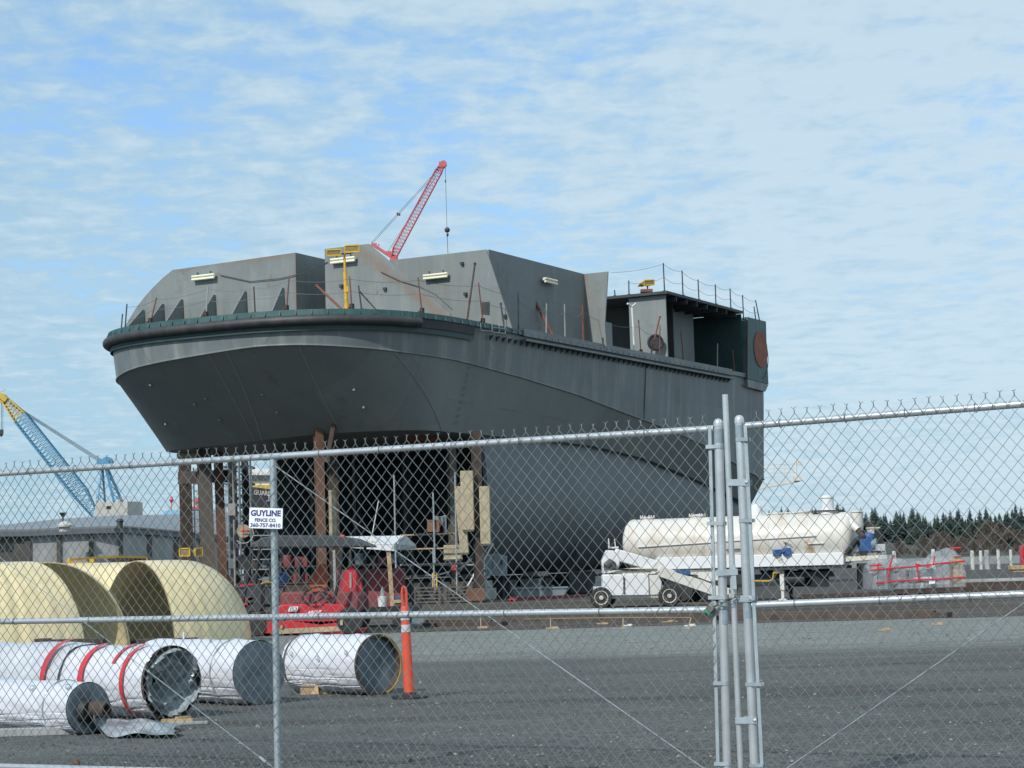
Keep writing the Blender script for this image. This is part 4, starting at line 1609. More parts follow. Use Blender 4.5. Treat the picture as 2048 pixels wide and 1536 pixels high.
# stanchions and ropes on the roof
RS = [((1258, 588), (1257.5, 561), 'short dark roof stanchion left of the lamp pair'), ((1230, 590), (1229, 580), 'stub of a roof stanchion at the left end of the roof'),
      ((1329, 580), (1326.5, 526), 'tallest dark roof stanchion right of the lamp pair'), ((1366, 591), (1364, 541), 'second roof stanchion right of the lamp pair'),
      ((1398, 604), (1396, 559), 'third roof stanchion right of the lamp pair'), ((1432, 614), (1430.5, 569), 'fourth roof stanchion right of the lamp pair'),
      ((1462, 626), (1460, 577), 'fifth roof stanchion right of the lamp pair'), ((1487, 633), (1485, 590), 'sixth roof stanchion right of the lamp pair'),
      ((1520, 640), (1511, 600), 'leaning stanchion at the far end of the roof'), ((1512, 638), (1508, 613), 'low stanchion beside the leaning one at the roof end')]
rtop = []
for (a, c, lab) in RS:
    # stand on the roof, a little in from its edge
    if a[0] < 1330:
        p0 = SX(a[0], a[1], 27.75); p0 = S(L_(p0)[0], L_(p0)[1], 14.94)
    else:
        q = SY(a[0], a[1], -7.9); q = L_(q); p0 = S(q[0], -7.9, 14.94 if q[0] < XE else 14.5)
    p1 = PX(c[0], c[1], p0.y)
    stanchion(0, c, lab, 'darksteel', r=.035, clamp=False, group='stanchions on the deckhouse roof', base=p0)
    rtop.append((p0, p1))


def rope(pts, sag, label, r=.009):
    b = MB()
    out = []
    for a, c in zip(pts, pts[1:]):
        for k in range(6):
            s_ = k / 6
            out.append(a + (c - a) * s_ - Vector((0, 0, sag * 4 * s_ * (1 - s_))))
    out.append(pts[-1])
    b.path(out, r, 5)
    return tag(b.out('lifeline_rope', M['rope']), label, 'rope', 'lifeline ropes on the ship')


order = [0, 2, 3, 4, 5, 6, 7, 8]
rope([SX(1222, 545, 20.0)] + [rtop[i][1] - Vector((0, 0, .06)) for i in order[1:]], .10, 'upper lifeline rope strung between the roof stanchions')
rope([rtop[i][0] + (rtop[i][1] - rtop[i][0]) * (.85 if i == 0 else .5) for i in order], .16, 'lower lifeline rope sagging between the roof stanchions')
lv = {}
for fr, lab in ((.92, 'upper lifeline rope along the bow deck edge'), (.55, 'lower lifeline rope along the bow deck edge')):
    pts = []
    for (px, top, k, cl, l_) in ST[:11]:
        if px in (722, 241): continue
        e = edge_at(px); pts.append(e + (PX(top[0], top[1], e.y) - e) * fr)
    rope(pts, .10, lab)
pts = []
for (px, top, k, cl, l_) in ST[10:16]:
    e = edge_at(px); pts.append(e + (PX(top[0], top[1], e.y) - e) * .8)
rope(pts, .25, 'slack lifeline rope along the starboard deck edge')
# ------------------------------------------------------------------ white wrapped pipes
def ringpts(c, ax, r, n=32):
    ax = ax.normalized()
    a = ax.cross(Vector((0, 0, 1))).normalized()
    u = a.cross(ax).normalized()
    if u.z < 0: u = -u
    return [c + (a * math.cos(2 * PI * k / n) + u * math.sin(2 * PI * k / n)) * r for k in range(n)]


def wrapped_pipe(label, cend, ax, ln, r, seed, name='wrapped_pipe', group='white wrapped pipes on the gravel', ribs=()):
    """cend: centre of the near right end, ax towards the far left end"""
    rnd = random.Random(seed)
    t = thing(name, label, 'pipe', (cend.x, cend.y, 0), 0, group)
    ax = ax.normalized()
    rows = []
    n = int(ln / .06)
    ph = [rnd.uniform(0, 6.28) for _ in range(36)]
    sag = [rnd.gauss(0, .5) for _ in range(36)]
    for i in range(n + 1):
        s = ln * i / n
        ring = []
        base = ringpts(cend + ax * s, ax, 1.0, 150)
        c = cend + ax * s
        for k, p in enumerate(base):
            d = p - c
            low = max(0.0, -d.z) if d.z < 0 else 0.0
            # slack film: creases running along the pipe on its lower half
            th = 2 * PI * k / 150
            cr = (.004 + .012 * low) * math.sin(5 * th + ph[0] + s * (1.1 + sag[1])) * .6
            sh = math.sin(12 * th + ph[1] + 1.3 * math.sin(s * 1.3 + ph[2]) + .5 * math.sin(s * 3.1 + 4 * th))
            s2_ = math.sin(19 * th + ph[4] + 1.7 * math.sin(s * .8 + ph[5]))
            cr -= (.018 * math.exp(-(sh / .20) ** 2) + .012 * math.exp(-(s2_ / .16) ** 2)) * min(1.0, .10 + low * 1.6)
            cr += .003 * math.sin(s * 9 + th * 11)
            rib = sum(.012 * math.exp(-((s - q) / .05) ** 2) for q in ribs)
            ring.append(c + d * (r + cr * (1.0 if 0 < i else .2) + rib))
        rows.append(ring)
    b = MB(); b.grid(rows, True)
    b.out('plastic_wrap', M['wrap'], t, smooth=28)
    return t, ax


def end_plate(t, cend, ax, r, m, hollow=None, recess=.01):
    b = MB()
    b.lathe(cend + ax * recess, -ax, [(r * 1.0, -.06), (r * 1.0, 0.012), (r * .93, 0.014), (.02, .004)], 36)
    return b.out('end_plate', m, t)


def cyl_hit(px, py, c, ax, r):
    ax = ax.normalized()
    o, d = CAMP - c, ray(px, py)
    o, dd = o - ax * o.dot(ax), d - ax * d.dot(ax)
    A_, B_, C_ = dd.dot(dd), 2 * o.dot(dd), o.dot(o) - r * r
    q = B_ * B_ - 4 * A_ * C_
    t = (-B_ - math.sqrt(max(0, q))) / (2 * A_)
    p = CAMP + d * t
    n = p - c
    return p, (n - ax * n.dot(ax)).normalized()


def eye(t, c, n):
    b = MB()
    b.torus(c + n * .02, Vector((.6, -.5, .4)), .028, .007, 14, 6)
    b.lathe(c, n, [(.02, -.01), (.018, .012)], 10)
    return b.out('lifting_eye', M['galv'], t)


def tape_ring(t, c, ax, r, w, a0, a1, m='tape', lift=.02):
    ax = ax.normalized()
    a = ax.cross(Vector((0, 0, 1))).normalized()
    if a.y > 0: a = -a                                   # a towards the camera
    u = a.cross(ax).normalized()
    if u.z < 0: u = -u
    rows = []
    for k in range(29):
        g = a0 + (a1 - a0) * k / 28
        d = a * math.cos(g) + u * math.sin(g)
        rows.append([c + ax * (-w / 2) + d * (r + lift), c + ax * (w / 2) + d * (r + lift)])
    b = MB(); b.grid(rows)
    return b.out('red_tape', M[m], t, smooth=60)


M['insul'] = mat('mustard_insulation_foam', (.30, .20, .06), .9, 0, .3, 12, bump=.4, bump_scale=30)
rD = .335
# D: short pipe on the right
cD = PX(757, 1329, 22.8); cD.z = .335
axD = (PX(566, 1336, 24.0) - cD); axD.z = 0
tD, a_ = wrapped_pipe('short white wrapped pipe, rightmost, with three lifting eyes', cD, axD, 1.33, .335, 1, ribs=(.35, .75, 1.1))
end_plate(tD, cD, a_, .318, M['pipe_steel'], recess=.07)
b = MB(); b.lathe(cD, a_, [(.345, .02), (.345, -.004), (.318, -.004), (.314, .09)], 40, caps=False); b.out('pipe_rim', M['rust'], tD)
b = MB(); b.torus(cD - a_ * .01, a_, .335, .014, 36, 6, 2.4, 5.0); b.out('foam_edge', M['insul'], tD)
for (px, py) in ((586, 1309), (638, 1317), (695, 1307)):
    eye(tD, *cyl_hit(px, py, cD, a_, .34))
# banding strap at its left end
b = MB(); b.torus(cD + a_ * 1.27, a_, .352, .008, 40, 5); b.out('steel_strap', M['rust'], tD)
b = MB(); b.box(cD + a_ * 1.05 + Vector((.0, -.05, -.30)), (.42, .55, .07), .1)
tag(b.out('dunnage_block', M['wood']), 'pale timber under the left end of the short pipe', 'timber')
b = MB(); b.prism([cD + a_ * 1.16 + Vector((-.05, -.36, -.33)), cD + a_ * 1.0 + Vector((0, -.38, -.33)), cD + a_ * 1.02 + Vector((0, -.36, -.22))], Vector((.02, .16, 0)))
tag(b.out('wood_wedge', M['wood']), 'small pale wooden wedge chocking the short pipe', 'wedge')

# C: behind, blue end plate
cC = PX(518, 1348, 21.6); cC.z = .345
axC = PX(330, 1356, 22.9) - cC; axC.z = 0
tC, a_ = wrapped_pipe('white wrapped pipe with flat dark blue end plate behind the gate upright', cC, axC, 1.95, .345, 2, ribs=(.4,))
end_plate(tC, cC, a_, .335, M['pipe_steel'])
eye(tC, cC + a_ * .75 + Vector((-.05, -.12, .325)), Vector((0, -.4, .9)))
b = MB(); b.torus(cC + a_ * .4, a_, .352, .014, 40, 6); b.out('clear_band', M['wrap_clear'], tC)

# B: red tape, crumpled lining
cB = PX(345, 1369, 19.8); cB.z = .36
axB = PX(60, 1385, 21.4) - cB; axB.z = 0
tB, a_ = wrapped_pipe('white wrapped pipe with red tape bands and crumpled plastic in its open end', cB, axB, 3.9, .36, 3, ribs=(.55,))
axb = a_.normalized()
for (s, w, a0, a1) in ((.33, .055, -1.35, 1.45), (.52, .05, .55, 1.5), (1.00, .085, -.05, 1.5), (1.58, .085, -.25, 1.45)):
    tape_ring(tB, cB + axb * s, axb, .36, w, a0, a1, lift=.02 if s < 1.2 else .062)
b = MB()
b.lathe(cB, axb, [(.362, .0), (.362, .03), (.33, .03), (.32, .0)], 40, caps=False)
b.out('pipe_rim', M['rust'], tB)
b = MB(); b.lathe(cB, axb, [(.335, .0), (.33, .5), (.02, .5)], 32, caps=False); b.out('pipe_bore', M['black'], tB)
rnd = random.Random(12)
rows = []
for i in range(15):
    rr = .335 * (1 - i / 15.0) ** .8
    row = []
    for k in range(34):
        g = 2 * PI * k / 34
        base = ringpts(cB, axb, 1.0, 34)[k] - cB
        dep = .02 + .09 * math.sin(i * .9 + 3 * math.sin(g * 2) + k * .4) * (1 - i / 15) + .05 * rnd.random()
        hole = math.exp(-(((base.x * rr + .02) / .10) ** 2 + ((base.z * rr + .03) / .12) ** 2)) * .35
        row.append(cB + base * rr + axb * (dep + hole))
    rows.append(row)
b = MB(); b.grid(rows, True); b.out('crumpled_lining', M['wrap_clear'], tB, smooth=20)
# grey film over its left part
rows = []
for i in range(16):
    s = 1.35 + i * .16
    row = []
    for k in range(15):
        g = -.2 + 2.6 * k / 14
        aa = axb.cross(Vector((0, 0, 1))).normalized()
        if aa.y > 0: aa = -aa
        d = aa * math.cos(g) + Vector((0, 0, 1)) * math.sin(g)
        row.append(cB + axb * s + d * (.385 + .010 * math.sin(i * .7 + k * .5) + .008 * math.sin(k * 1.2)))
    rows.append(row)
b = MB(); b.grid(rows); b.out('milky_film', M['film_pale'], tB, smooth=40)

# A: front small pipe
cA = PX(176, 1420, 18.2); cA.z = .235
axA = PX(-60, 1424, 19.6) - cA; axA.z = 0
tA, a_ = wrapped_pipe('smaller white wrapped pipe in front with a rusty stub in its end', cA, axA, 2.6, .235, 4, ribs=(.36,))
axa = a_.normalized()
end_plate(tA, cA, axa, .225, M['pipe_steel'], recess=.0)
st = cA - axa * .02 + Vector((.02, 0, .0))
b = MB()
b.lathe(st, (.9, -.42, -.10), [(.075, -.1), (.075, .17), (.06, .175), (.055, .05)], 18)
b.out('rusty_stub', M['rust'], tA)
b = MB(); b.lathe(st + Vector((-.04, -.02, -.02)), (.9, -.42, -.1), [(.12, -.02), (.10, .035)], 18); b.out('dark_collar', M['black'], tA)
for (px, py) in ((68, 1379), (139, 1377)):
    eye(tA, *cyl_hit(px, py, cA, axa, .24))
b = MB(); b.torus(cA + axa * .36, axa, .243, .011, 40, 6); b.out('clear_band', M['wrap_clear'], tA)
# plastic sheet hanging out of its end over the gravel
rows = []
for i in range(26):
    s = i / 25
    row = []
    for k in range(13):
        q = k / 12 - .5
        px = 165 + 190 * s ** .85 + 8 * math.sin(k)
        yb = 1452 + 14 * s + (q * (46 - 26 * s))
        p = GR(px, max(1447, yb), .01)
        if s < .25:
            up = (1 - s / .25)
            p = p * (1 - up) + (cA - axa * .035 + Vector((q * .1, 0, -.13 + q * .16))) * up
        p.z = max(.012, p.z) + .012 * (1 + math.sin(i * .55 + k * .6)) + .012 * (1 + math.sin(k * 1.15 - i * .35)) + .03 * (1 - abs(q) * 2) * (1 + .5 * math.sin(i * .45))
        row.append(p)
    rows.append(row)
b = MB(); b.grid(rows); tag(b.out('plastic_sheet', M['wrap_clear'], smooth=80), 'torn grey plastic sheet trailing from the front pipe end', 'plastic sheet')
# packing timbers between the pipes
for (px, py, d, sz, rz, lab, m) in ((352, 1446, 0, (.50, .05, .03), .1, 'thin pale batten beside the taped pipe end', 'concrete'), (60, 1467, 0, (.7, .14, .07), .05, 'grey timber under the front pipe', 'concrete'),
                                    ):
    p = GR(px, py, .04); p.y += .28
    b = MB(); b.box((p.x, p.y, sz[2] / 2), sz, rz); tag(b.out('dunnage_block', M[m], bevel=.006), lab, 'timber')

# ------------------------------------------------------------------ yellow fibreglass elbow halves
def elbow(label, Cb, p0, p1, Rb=1.9, r=1.5, zs=1.15, name='fibreglass_elbow'):
    t = thing(name, label, 'duct shell', (Cb[0], Cb[1], 0), 0, 'cream fibreglass elbow halves')
    na, nb = 150, 26
    out, inn = [], []
    for i in range(na + 1):
        ph = p0 + (p1 - p0) * i / na
        e = Vector((math.cos(ph), math.sin(ph), 0))
        c = Vector((Cb[0], Cb[1], 0)) + e * Rb
        ro, ri = [], []
        for k in range(nb + 1):
            g = PI * k / nb
            wv = .011 * (math.sin(ph * 51 + .6 * math.sin(g * 5)) + .8 * math.sin(ph * 83.7 + 1.1 + g)) * (.4 + .6 * math.sin(ph * 7.3) ** 2) * max(0, math.cos(g)) ** .5 * (1 if g < 1.2 else .3) if g < PI / 2 else 0
            for (lst, rr) in ((ro, r + wv), (ri, r - .035)):
                lst.append(c + e * (rr * math.cos(g)) + Vector((0, 0, rr * zs * math.sin(g))))
        out.append(ro); inn.append(ri)
    b = MB()
    b.grid(out)
    b.grid([list(reversed(q)) for q in inn])
    for lst in ((out[0], inn[0]), (out[-1], inn[-1])):
        b.grid([lst[0], lst[1]])
    b.out('shell', M['frp'], t, smooth=60)
    b = MB()
    for i in (0, na):
        pts = [(out[i][k] + inn[i][k]) / 2 for k in range(nb + 1)]
        b.path(pts, .017, 6)
    b.out('rim', M['frp_edge'], t, smooth=60)
    return t


M['frp_edge'] = mat('cut_fibreglass_edge', (.27, .21, .11), .6, 0, .2, 5)


def foot(px, d, ph, R=3.4):
    x = (px - 1024) / FPX * d
    return (x - R * math.cos(ph), d - R * math.sin(ph))


elbow('cream fibreglass elbow half showing its rounded right flank to the red tractor', foot(342, 39.0, R_(-49), 3.22), R_(-49), R_(165), 1.78, 1.44, 1.2)
elbow('cream fibreglass elbow half in the middle showing only its shaded hollow inside', foot(250, 37.6, R_(7)), R_(7), R_(104))
elbow('cream fibreglass elbow half at the left with its sunny ribbed outside facing the gate', foot(164, 34.2, R_(-38)), R_(-150), R_(-38))
# dunnage before the shells
for (x0, y0, x1, y1, lab) in ((-40, 1278, 95, 1298, 'pale dunnage beam with dark end below the left fibreglass shell'), (100, 1276, 209, 1298, 'dunnage beam with dark top below the middle fibreglass shell'), (279, 1275, 392, 1296, 'dunnage beam with dark top in front of the right fibreglass shell')):
    d = 30.5 if x0 < 200 else 31.5
    p0, p1 = PX(x0, y1, d), PX(x1, y0, d)
    t = thing('dunnage_beam', lab, 'timber', (p0.x, d, 0), 0, 'dunnage beams by the fibreglass shells')
    z1 = p1.z; z0 = max(.02, p0.z - .1)
    cx = (p0.x + p1.x) / 2; ln = p1.x - p0.x
    b = MB(); b.box((cx, d, (z0 + z1 - .08) / 2), (ln, .22, z1 - .08 - z0)); b.out('timber', M['wood'], t, bevel=.008)
    b = MB()
    if x0 < 0: b.box((p1.x - .06, d - .02, (z0 + z1) / 2), (.2, .28, z1 - z0 + .02))
    else: b.box((cx, d - .01, z1 - .04), (ln + .02, .28, .078))
    b.out('rubber_pad', M['rust'], t, bevel=.005)
    b = MB(); b.box((cx - ln * .3, d + .1, z0 / 2), (.3, .4, z0)); b.box((cx + ln * .3, d + .1, z0 / 2), (.3, .4, z0)); b.out('support_block', M['timber'], t)
p = PX(372, 1281, 31.2)
b = MB(); b.lathe((p.x, p.y - .2, p.z - .12), (0, 0, 1), [(.03, 0), (.03, .14), (.018, .15), (.018, .24), (.01, .25)], 10)
tag(b.out('spray_can', M['white_clean']), 'small pale spray can standing on the right dunnage beam', 'can')
# yellow steel frame behind the shells
d = 46.0
t = thing('yellow_frame', 'flat yellow steel frame behind the fibreglass shells', 'frame', PX(230, 1300, d))
b = MB()
a, c, e, f_ = PX(138, 1119, d), PX(230, 1113, d + 1), PX(292, 1115, d + 2), PX(150, 1127, d)
b.beam(a, c, .05, .05); b.beam(c, e, .06, .05); b.beam(f_, PX(170, 1131, d), .05, .10)
for q in (a, e, PX(185, 1121, d)): b.beam(Vector((q.x, q.y, 0)), q, .08, .08)
b.beam(PX(140, 1126, d), PX(215, 1128, d), .04, .05); b.beam(PX(183, 1118, d), PX(183, 1134, d), .1, .04)
b.out('frame_bars', M['yellow'], t)
b = MB(); b.prism([PX(213, 1117, d + 1), PX(292, 1115, d + 2), PX(300, 1124, d + 2), PX(222, 1126, d + 1)], Vector((0, .6, .02))); b.out('cover_board', M['rust'], t)

# ------------------------------------------------------------------ orange delineator
c = GR(819, 1397)
t = thing('delineator_post', 'orange delineator post with two silver bands and a loop handle', 'traffic post', c)
ln = .03
H_ = 1.22


def dp(z): return Vector((c.x - ln * z, c.y, z))


b = MB(); b.path([dp(.03), dp(.05), dp(.72), dp(.98), dp(1.0)], [.062, .058, .050, .046, .040], 18); b.out('post', M['orange'], t)
for (z0, z1) in ((.73, .80), (.86, .95)):
    b = MB(); b.path([dp(z0 - .01), dp(z1)], [.0525, .0495], 18); b.out('reflective_band', M['reflect'], t)
b = MB()
h0 = dp(.985)
b.path([h0 + Vector((-.018, 0, 0)), h0 + Vector((-.020, 0, .05)), h0 + Vector((-.026, 0, .17)), h0 + Vector((-.018, 0, .215)), h0 + Vector((-.002, 0, .23)), h0 + Vector((.014, 0, .215)), h0 + Vector((.021, 0, .17)), h0 + Vector((.024, 0, .05)), h0 + Vector((.022, 0, 0))], .0145, 8)
b.out('loop_handle', M['orange'], t)
b = MB(); b.lathe((c.x, c.y, 0), (0, 0, 1), [(.20, 0), (.20, .022), (.17, .035), (.075, .045), (.068, .07)], 8); b.out('rubber_base', M['black'], t)

# ------------------------------------------------------------------ red yard tractor with canopy
dT = 45.0


def T(px, py, dy=0.0): return PX(px, py, dT + dy)


t = thing('yard_tractor', 'red yard tractor numbered 353 with a dark canopy', 'tractor', (T(600, 1268).x, dT, 0))
wd = Vector((.10, 1.35, 0))
b = MB()
b.prism([T(548, 1240), T(556, 1211), T(566, 1209), T(655, 1207), T(686, 1209), T(690, 1216), T(688, 1246), T(640, 1252)], wd)
b.out('bonnet', M['red'], t, bevel=.03)
b = MB(); b.prism([T(471, 1266), T(473, 1252), T(500, 1246), T(516, 1240), T(640, 1241), T(690, 1240), T(692, 1256), T(720, 1258), T(716, 1268), T(560, 1268)], wd); b.out('chassis', M['red'], t, bevel=.02)
b = MB(); b.prism([T(556, 1258, -.03), T(690, 1252, -.03), T(690, 1262, -.03), T(556, 1268, -.03)], Vector((0, .1, 0))); b.out('bumper', M['timber'], t)
b = MB(); b.prism([T(560, 1212, .4), T(560, 1190, .4), T(566, 1184, .4), T(714, 1182, .4), T(719, 1190, .4), T(716, 1224, .4), T(700, 1232, .4), T(640, 1232, .4)], wd * .65); b.out('engine_cover', M['red_dark'], t, bevel=.04)
b = MB()
b.path([T(668, 1206, .1), T(650, 1196, .1), T(640, 1188, .15)], .03, 8); stc = b.out('steering_column', M['black'], t)
b = MB(); b.torus(T(628, 1190, .1), Vector((-.25, -.6, .75)), .27, .022, 26, 8); sw = b.out('steering_wheel', M['black'], t)
b = MB()
for k in range(3):
    g = 2.1 * k + .5
    a_, b_ = Vector((1, 0, .33)).normalized(), Vector((0, .78, .62)).normalized()
    b.beam(T(628, 1190, .1), T(628, 1190, .1) + (a_ * math.cos(g) + b_ * math.sin(g)) * .26, .03, .02)
b.out('spokes', M['black'], sw)
b = MB(); b.sphere(T(597, 1207, .1), .035); b.tube(T(598, 1214, .1), T(597, 1207, .1), .012); b.out('gear_knob', M['black'], t)
# canopy and posts
b = MB()
prof_ = [T(497, 1095), T(505, 1086), T(527, 1074), T(560, 1070.5), T(662, 1070.5), T(700, 1076), T(733, 1090), T(735, 1094)]
b.prism(prof_, Vector((.12, 1.5, 0)))
b.out('canopy', M['canopy'] if 'canopy' in M else M['darksteel'], t, bevel=.03)
for (pts) in (((503, 1094, .05), (497, 1150, .05), (486, 1205, .05), (474, 1234, .05)), ((684, 1093, .05), (681, 1140, .05), (670, 1195, .05), (662, 1218, .05)),
              ((520, 1094, 1.35), (513, 1150, 1.35), (505, 1205, 1.35), (495, 1240, 1.35)), ((730, 1093, 1.35), (729, 1150, 1.35), (728, 1205, 1.35), (727, 1245, 1.35))):
    b = MB(); b.path([T(*q) for q in pts], .038, 8); b.out('canopy_post', M['black'], t)
b = MB(); b.lathe(T(685, 1080, .4), (0, 0, 1), [(.05, -.06), (.05, .0), (.06, .01), (.06, .09), (.035, .12)], 12); b.out('beacon', M['orange'], t)
for (px, dy, r) in ((510, .0, .26), (700, .0, .30), (516, 1.2, .26), (706, 1.2, .30)):
    cw = Vector((T(px, 1262).x, dT + .06 + dy, r))
    b = MB(); b.lathe(cw, (0, 1, 0), [(r * .6, -.11), (r * .95, -.11), (r, -.06), (r, .06), (r * .95, .11), (r * .6, .11)], 24); w_ = b.out('wheel', M['tyre'], t)
    b = MB(); b.lathe(cw, (0, 1, 0), [(r * .62, -.09), (r * .3, -.06), (r * .3, .06), (r * .62, .09)], 18); b.out('rim', M['red_dark'], w_)
# number plate, maker's lettering, slow vehicle sign
q = [T(576, 1223, -.07), T(594, 1222, -.07), T(596.5, 1213, -.07), T(579, 1213.5, -.07)]
b = MB(); b.prism(q, Vector((0, .02, 0))); npl = b.out('number_plate', M['paper'], t, smooth=0)
b = MB(); put_text(b, '353', (q[0] + q[2]) / 2 - Vector((0, .006, 0)), (1, 0, .02), (0, 0, 1), .165, .072, .01, .12); b.out('lettering', M['ink_black'], npl, smooth=0)
b = MB(); put_text(b, 'ARGUS', T(629, 1224, -.06), (1, 0, .03), (0, 0, 1), .30, .07, .02, .45); b.out('lettering', M['paper'], t, smooth=0)
smv = T(701, 1160, .55)
b = MB()
pp = []
for (x, y) in ((686, 1188), (682, 1176), (690, 1146), (697, 1134), (706, 1134), (713, 1146), (724, 1172), (720, 1188)):
    pp.append(T(x, y, .55))
b.prism(pp, Vector((.01, .03, 0))); sm = b.out('seat_back', M['red'], t, bevel=.02)
b = MB(); b.prism([T(699, 1176, .52), T(703, 1176, .52), T(703, 1145, .52), T(699, 1145, .52)], Vector((0, .02, 0))); b.out('pale_stripe', M['concrete'], sm)
pp = [T(x, y, .9) for (x, y) in ((622, 1184), (618, 1170), (630, 1140), (638, 1128), (650, 1128), (657, 1148), (655, 1170), (648, 1186))]
b = MB(); b.prism(pp, Vector((.01, .04, 0))); b.out('seat_back', M['orange_dark'] if 'orange_dark' in M else M['rust_red'], t, bevel=.02)
b = MB(); b.box(T(683, 1245, -.04), (.06, .08, .12)); b.box(T(563, 1254, -.04), (.05, .05, .07)); b.out('tow_bracket', M['timber'], t)
b = MB(); b.torus(T(535, 1185, .8), (.3, -1, 0), .24, .014, 20, 6, 1.2, 4.6); b.out('air_hose', M['yellow'], t)
b = MB(); b.box(T(512, 1196, .8), (.34, .6, .62)); b.out('radiator', M['darksteel'], t, bevel=.02)
for (y_) in (1168, 1196, 1206):
    b = MB(); b.prism([T(478, y_ + 5, .5), T(504, y_ + 4, .5), T(508, y_ - 1, .5), T(481, y_ + .5, .5)], Vector((.02, .05, 0))); b.out('tail_stripe', M['red'], t)
p = T(565, 1158, 1.1)
b = MB(); b.lathe(p, (0, 0, 1), [(.13, -.10), (.15, -.02), (.14, .08), (.08, .14), (.02, .16)], 14)
tag(b.out('hard_hat', M['blue_part']), 'blue hard hat hung under the tractor canopy', 'hard hat')

# ------------------------------------------------------------------ white roofed work cart behind the tractor
dC = 49.0


def Cc(px, py, dy=0.0): return PX(px, py, dC + dy)


t = thing('work_cart', 'work cart with a white boxed roof on a pale timber post', 'cart', (Cc(745, 1230).x, dC, 0))
b = MB()
b.prism([Cc(657, 1092), Cc(787, 1102), Cc(788, 1089), Cc(657, 1090)], Vector((.05, .06, 0)))
b.add([Cc(657, 1090), Cc(787, 1088.5), Cc(808, 1071, 2.0), Cc(690, 1073, 2.0)], [(0, 1, 2, 3)])
b.add([Cc(787, 1088.5), Cc(787, 1101), Cc(830, 1098, 2.0), Cc(830, 1090, 2.0), Cc(808, 1071, 2.0)], [(0, 1, 2, 3, 4)])
b.out('roof', M['white_clean'], t, smooth=0)
b = MB(); b.prism([Cc(788, 1089, .02), Cc(788, 1101, .02), Cc(830, 1098, 2.0), Cc(830, 1090, 2.0), Cc(808, 1071, 2.0)], Vector((.03, 0, 0))); b.out('gable_shade_panel', M['cabinet'], t, smooth=0)  # shade of the white gable, put into a grey panel over it
b = MB(); b.torus(Cc(797, 1091, .4), (1, -.5, 0), .07, .012, 12, 6); b.out('grab_handle', M['white'], t)
for (x0, x1, dy, w, k) in ((777, 785, .1, .10, 'wood'), (668, 671, .1, .06, 'concrete'), (824, 826, 1.9, .06, 'darksteel'), (700, 702, 1.9, .06, 'darksteel')):
    b = MB(); b.beam(Cc(x0, 1100, dy), Cc(x1, 1212, dy), w, w, (0, 1, 0)); b.out('roof_post', M[k], t)
b = MB(); b.prism([Cc(650, 1218), Cc(832, 1213), Cc(832, 1222), Cc(650, 1228)], Vector((.05, 2.0, 0))); b.out('deck', M['black'], t)
b = MB(); b.box(Cc(742, 1180, 1.2), (1.7, .1, 1.05)); b.out('back_panel', M['red_dark'], t)
for (px, dy) in ((680, .2), (800, .2), (680, 1.8), (800, 1.8)):
    cw = Vector((Cc(px, 1230).x, dC + dy, .22))
    b = MB(); b.lathe(cw, (0, 1, 0), [(.12, -.08), (.21, -.08), (.22, -.04), (.22, .04), (.21, .08), (.12, .08)], 20); b.out('wheel', M['tyre'], t)
b = MB(); b.path([Cc(740, 1088, .3), Cc(746, 1060, .35), Cc(757, 1002, .4)], .012, 6); b.out('aerial', M['white'], t)
b = MB()
for k in range(7): b.sphere(Cc(736 + 4 * k, 1087 - 2 * math.sin(k), .5), .07, (1, 1, .6), 8, 5)
tag(b.out('rope_bundle', M['timber'], smooth=60), 'bundle of tan rope lying on the white cart roof', 'rope')
p = Cc(765, 1213, .15)
b = MB(); b.lathe(p, (0, 0, 1), [(.10, 0), (.115, .22), (.12, .24), (.118, .245)], 18); bk = b.out('bucket', M['white_clean']); tag(bk, 'white plastic bucket on the work cart deck', 'bucket')
b = MB(); b.lathe(p + Vector((.0, .06, .2)), (0, 0, 1), [(.05, 0), (.05, .16), (.025, .22), (.025, .28)], 12); tag(b.out('bottle', M['wrap_clear']), 'clear plastic bottle standing in the white bucket', 'bottle')
p = Cc(793, 1212, .2)
b = MB(); b.lathe(p, (0, 0, 1), [(.09, 0), (.10, .06), (.17, .08), (.14, .15), (.04, .17)], 16); b.lathe(p + Vector((0, 0, .08)), (0, 0, 1), [(.10, 0), (.1, .02)], 14)
tag(b.out('tool_pouch', M['wood']), 'tan canvas tool pouch on the work cart beside the post', 'pouch')
b = MB(); b.lathe(p + Vector((0, 0, .18)), (0, 0, 1), [(.12, 0), (.12, .03), (.06, .06)], 14); tag(b.out('lid', M['blue_part']), 'blue and white lid lying on the tan pouch', 'lid')
p = Cc(836, 1222, -.2)
b = MB(); b.box((p.x, p.y, .17), (.30, .30, .34)); b.lathe((p.x, p.y, .34), (0, 0, 1), [(.13, 0), (.13, .02)], 14); tag(b.out('pail', M['cabinet'], bevel=.02), 'pale blue square pail on the ground behind the delineator', 'pail')
# ------------------------------------------------------------------ white boom lift
dB = 63.6


def Bf(px, py, dy=0.0): return PX(px, py, dB + dy)


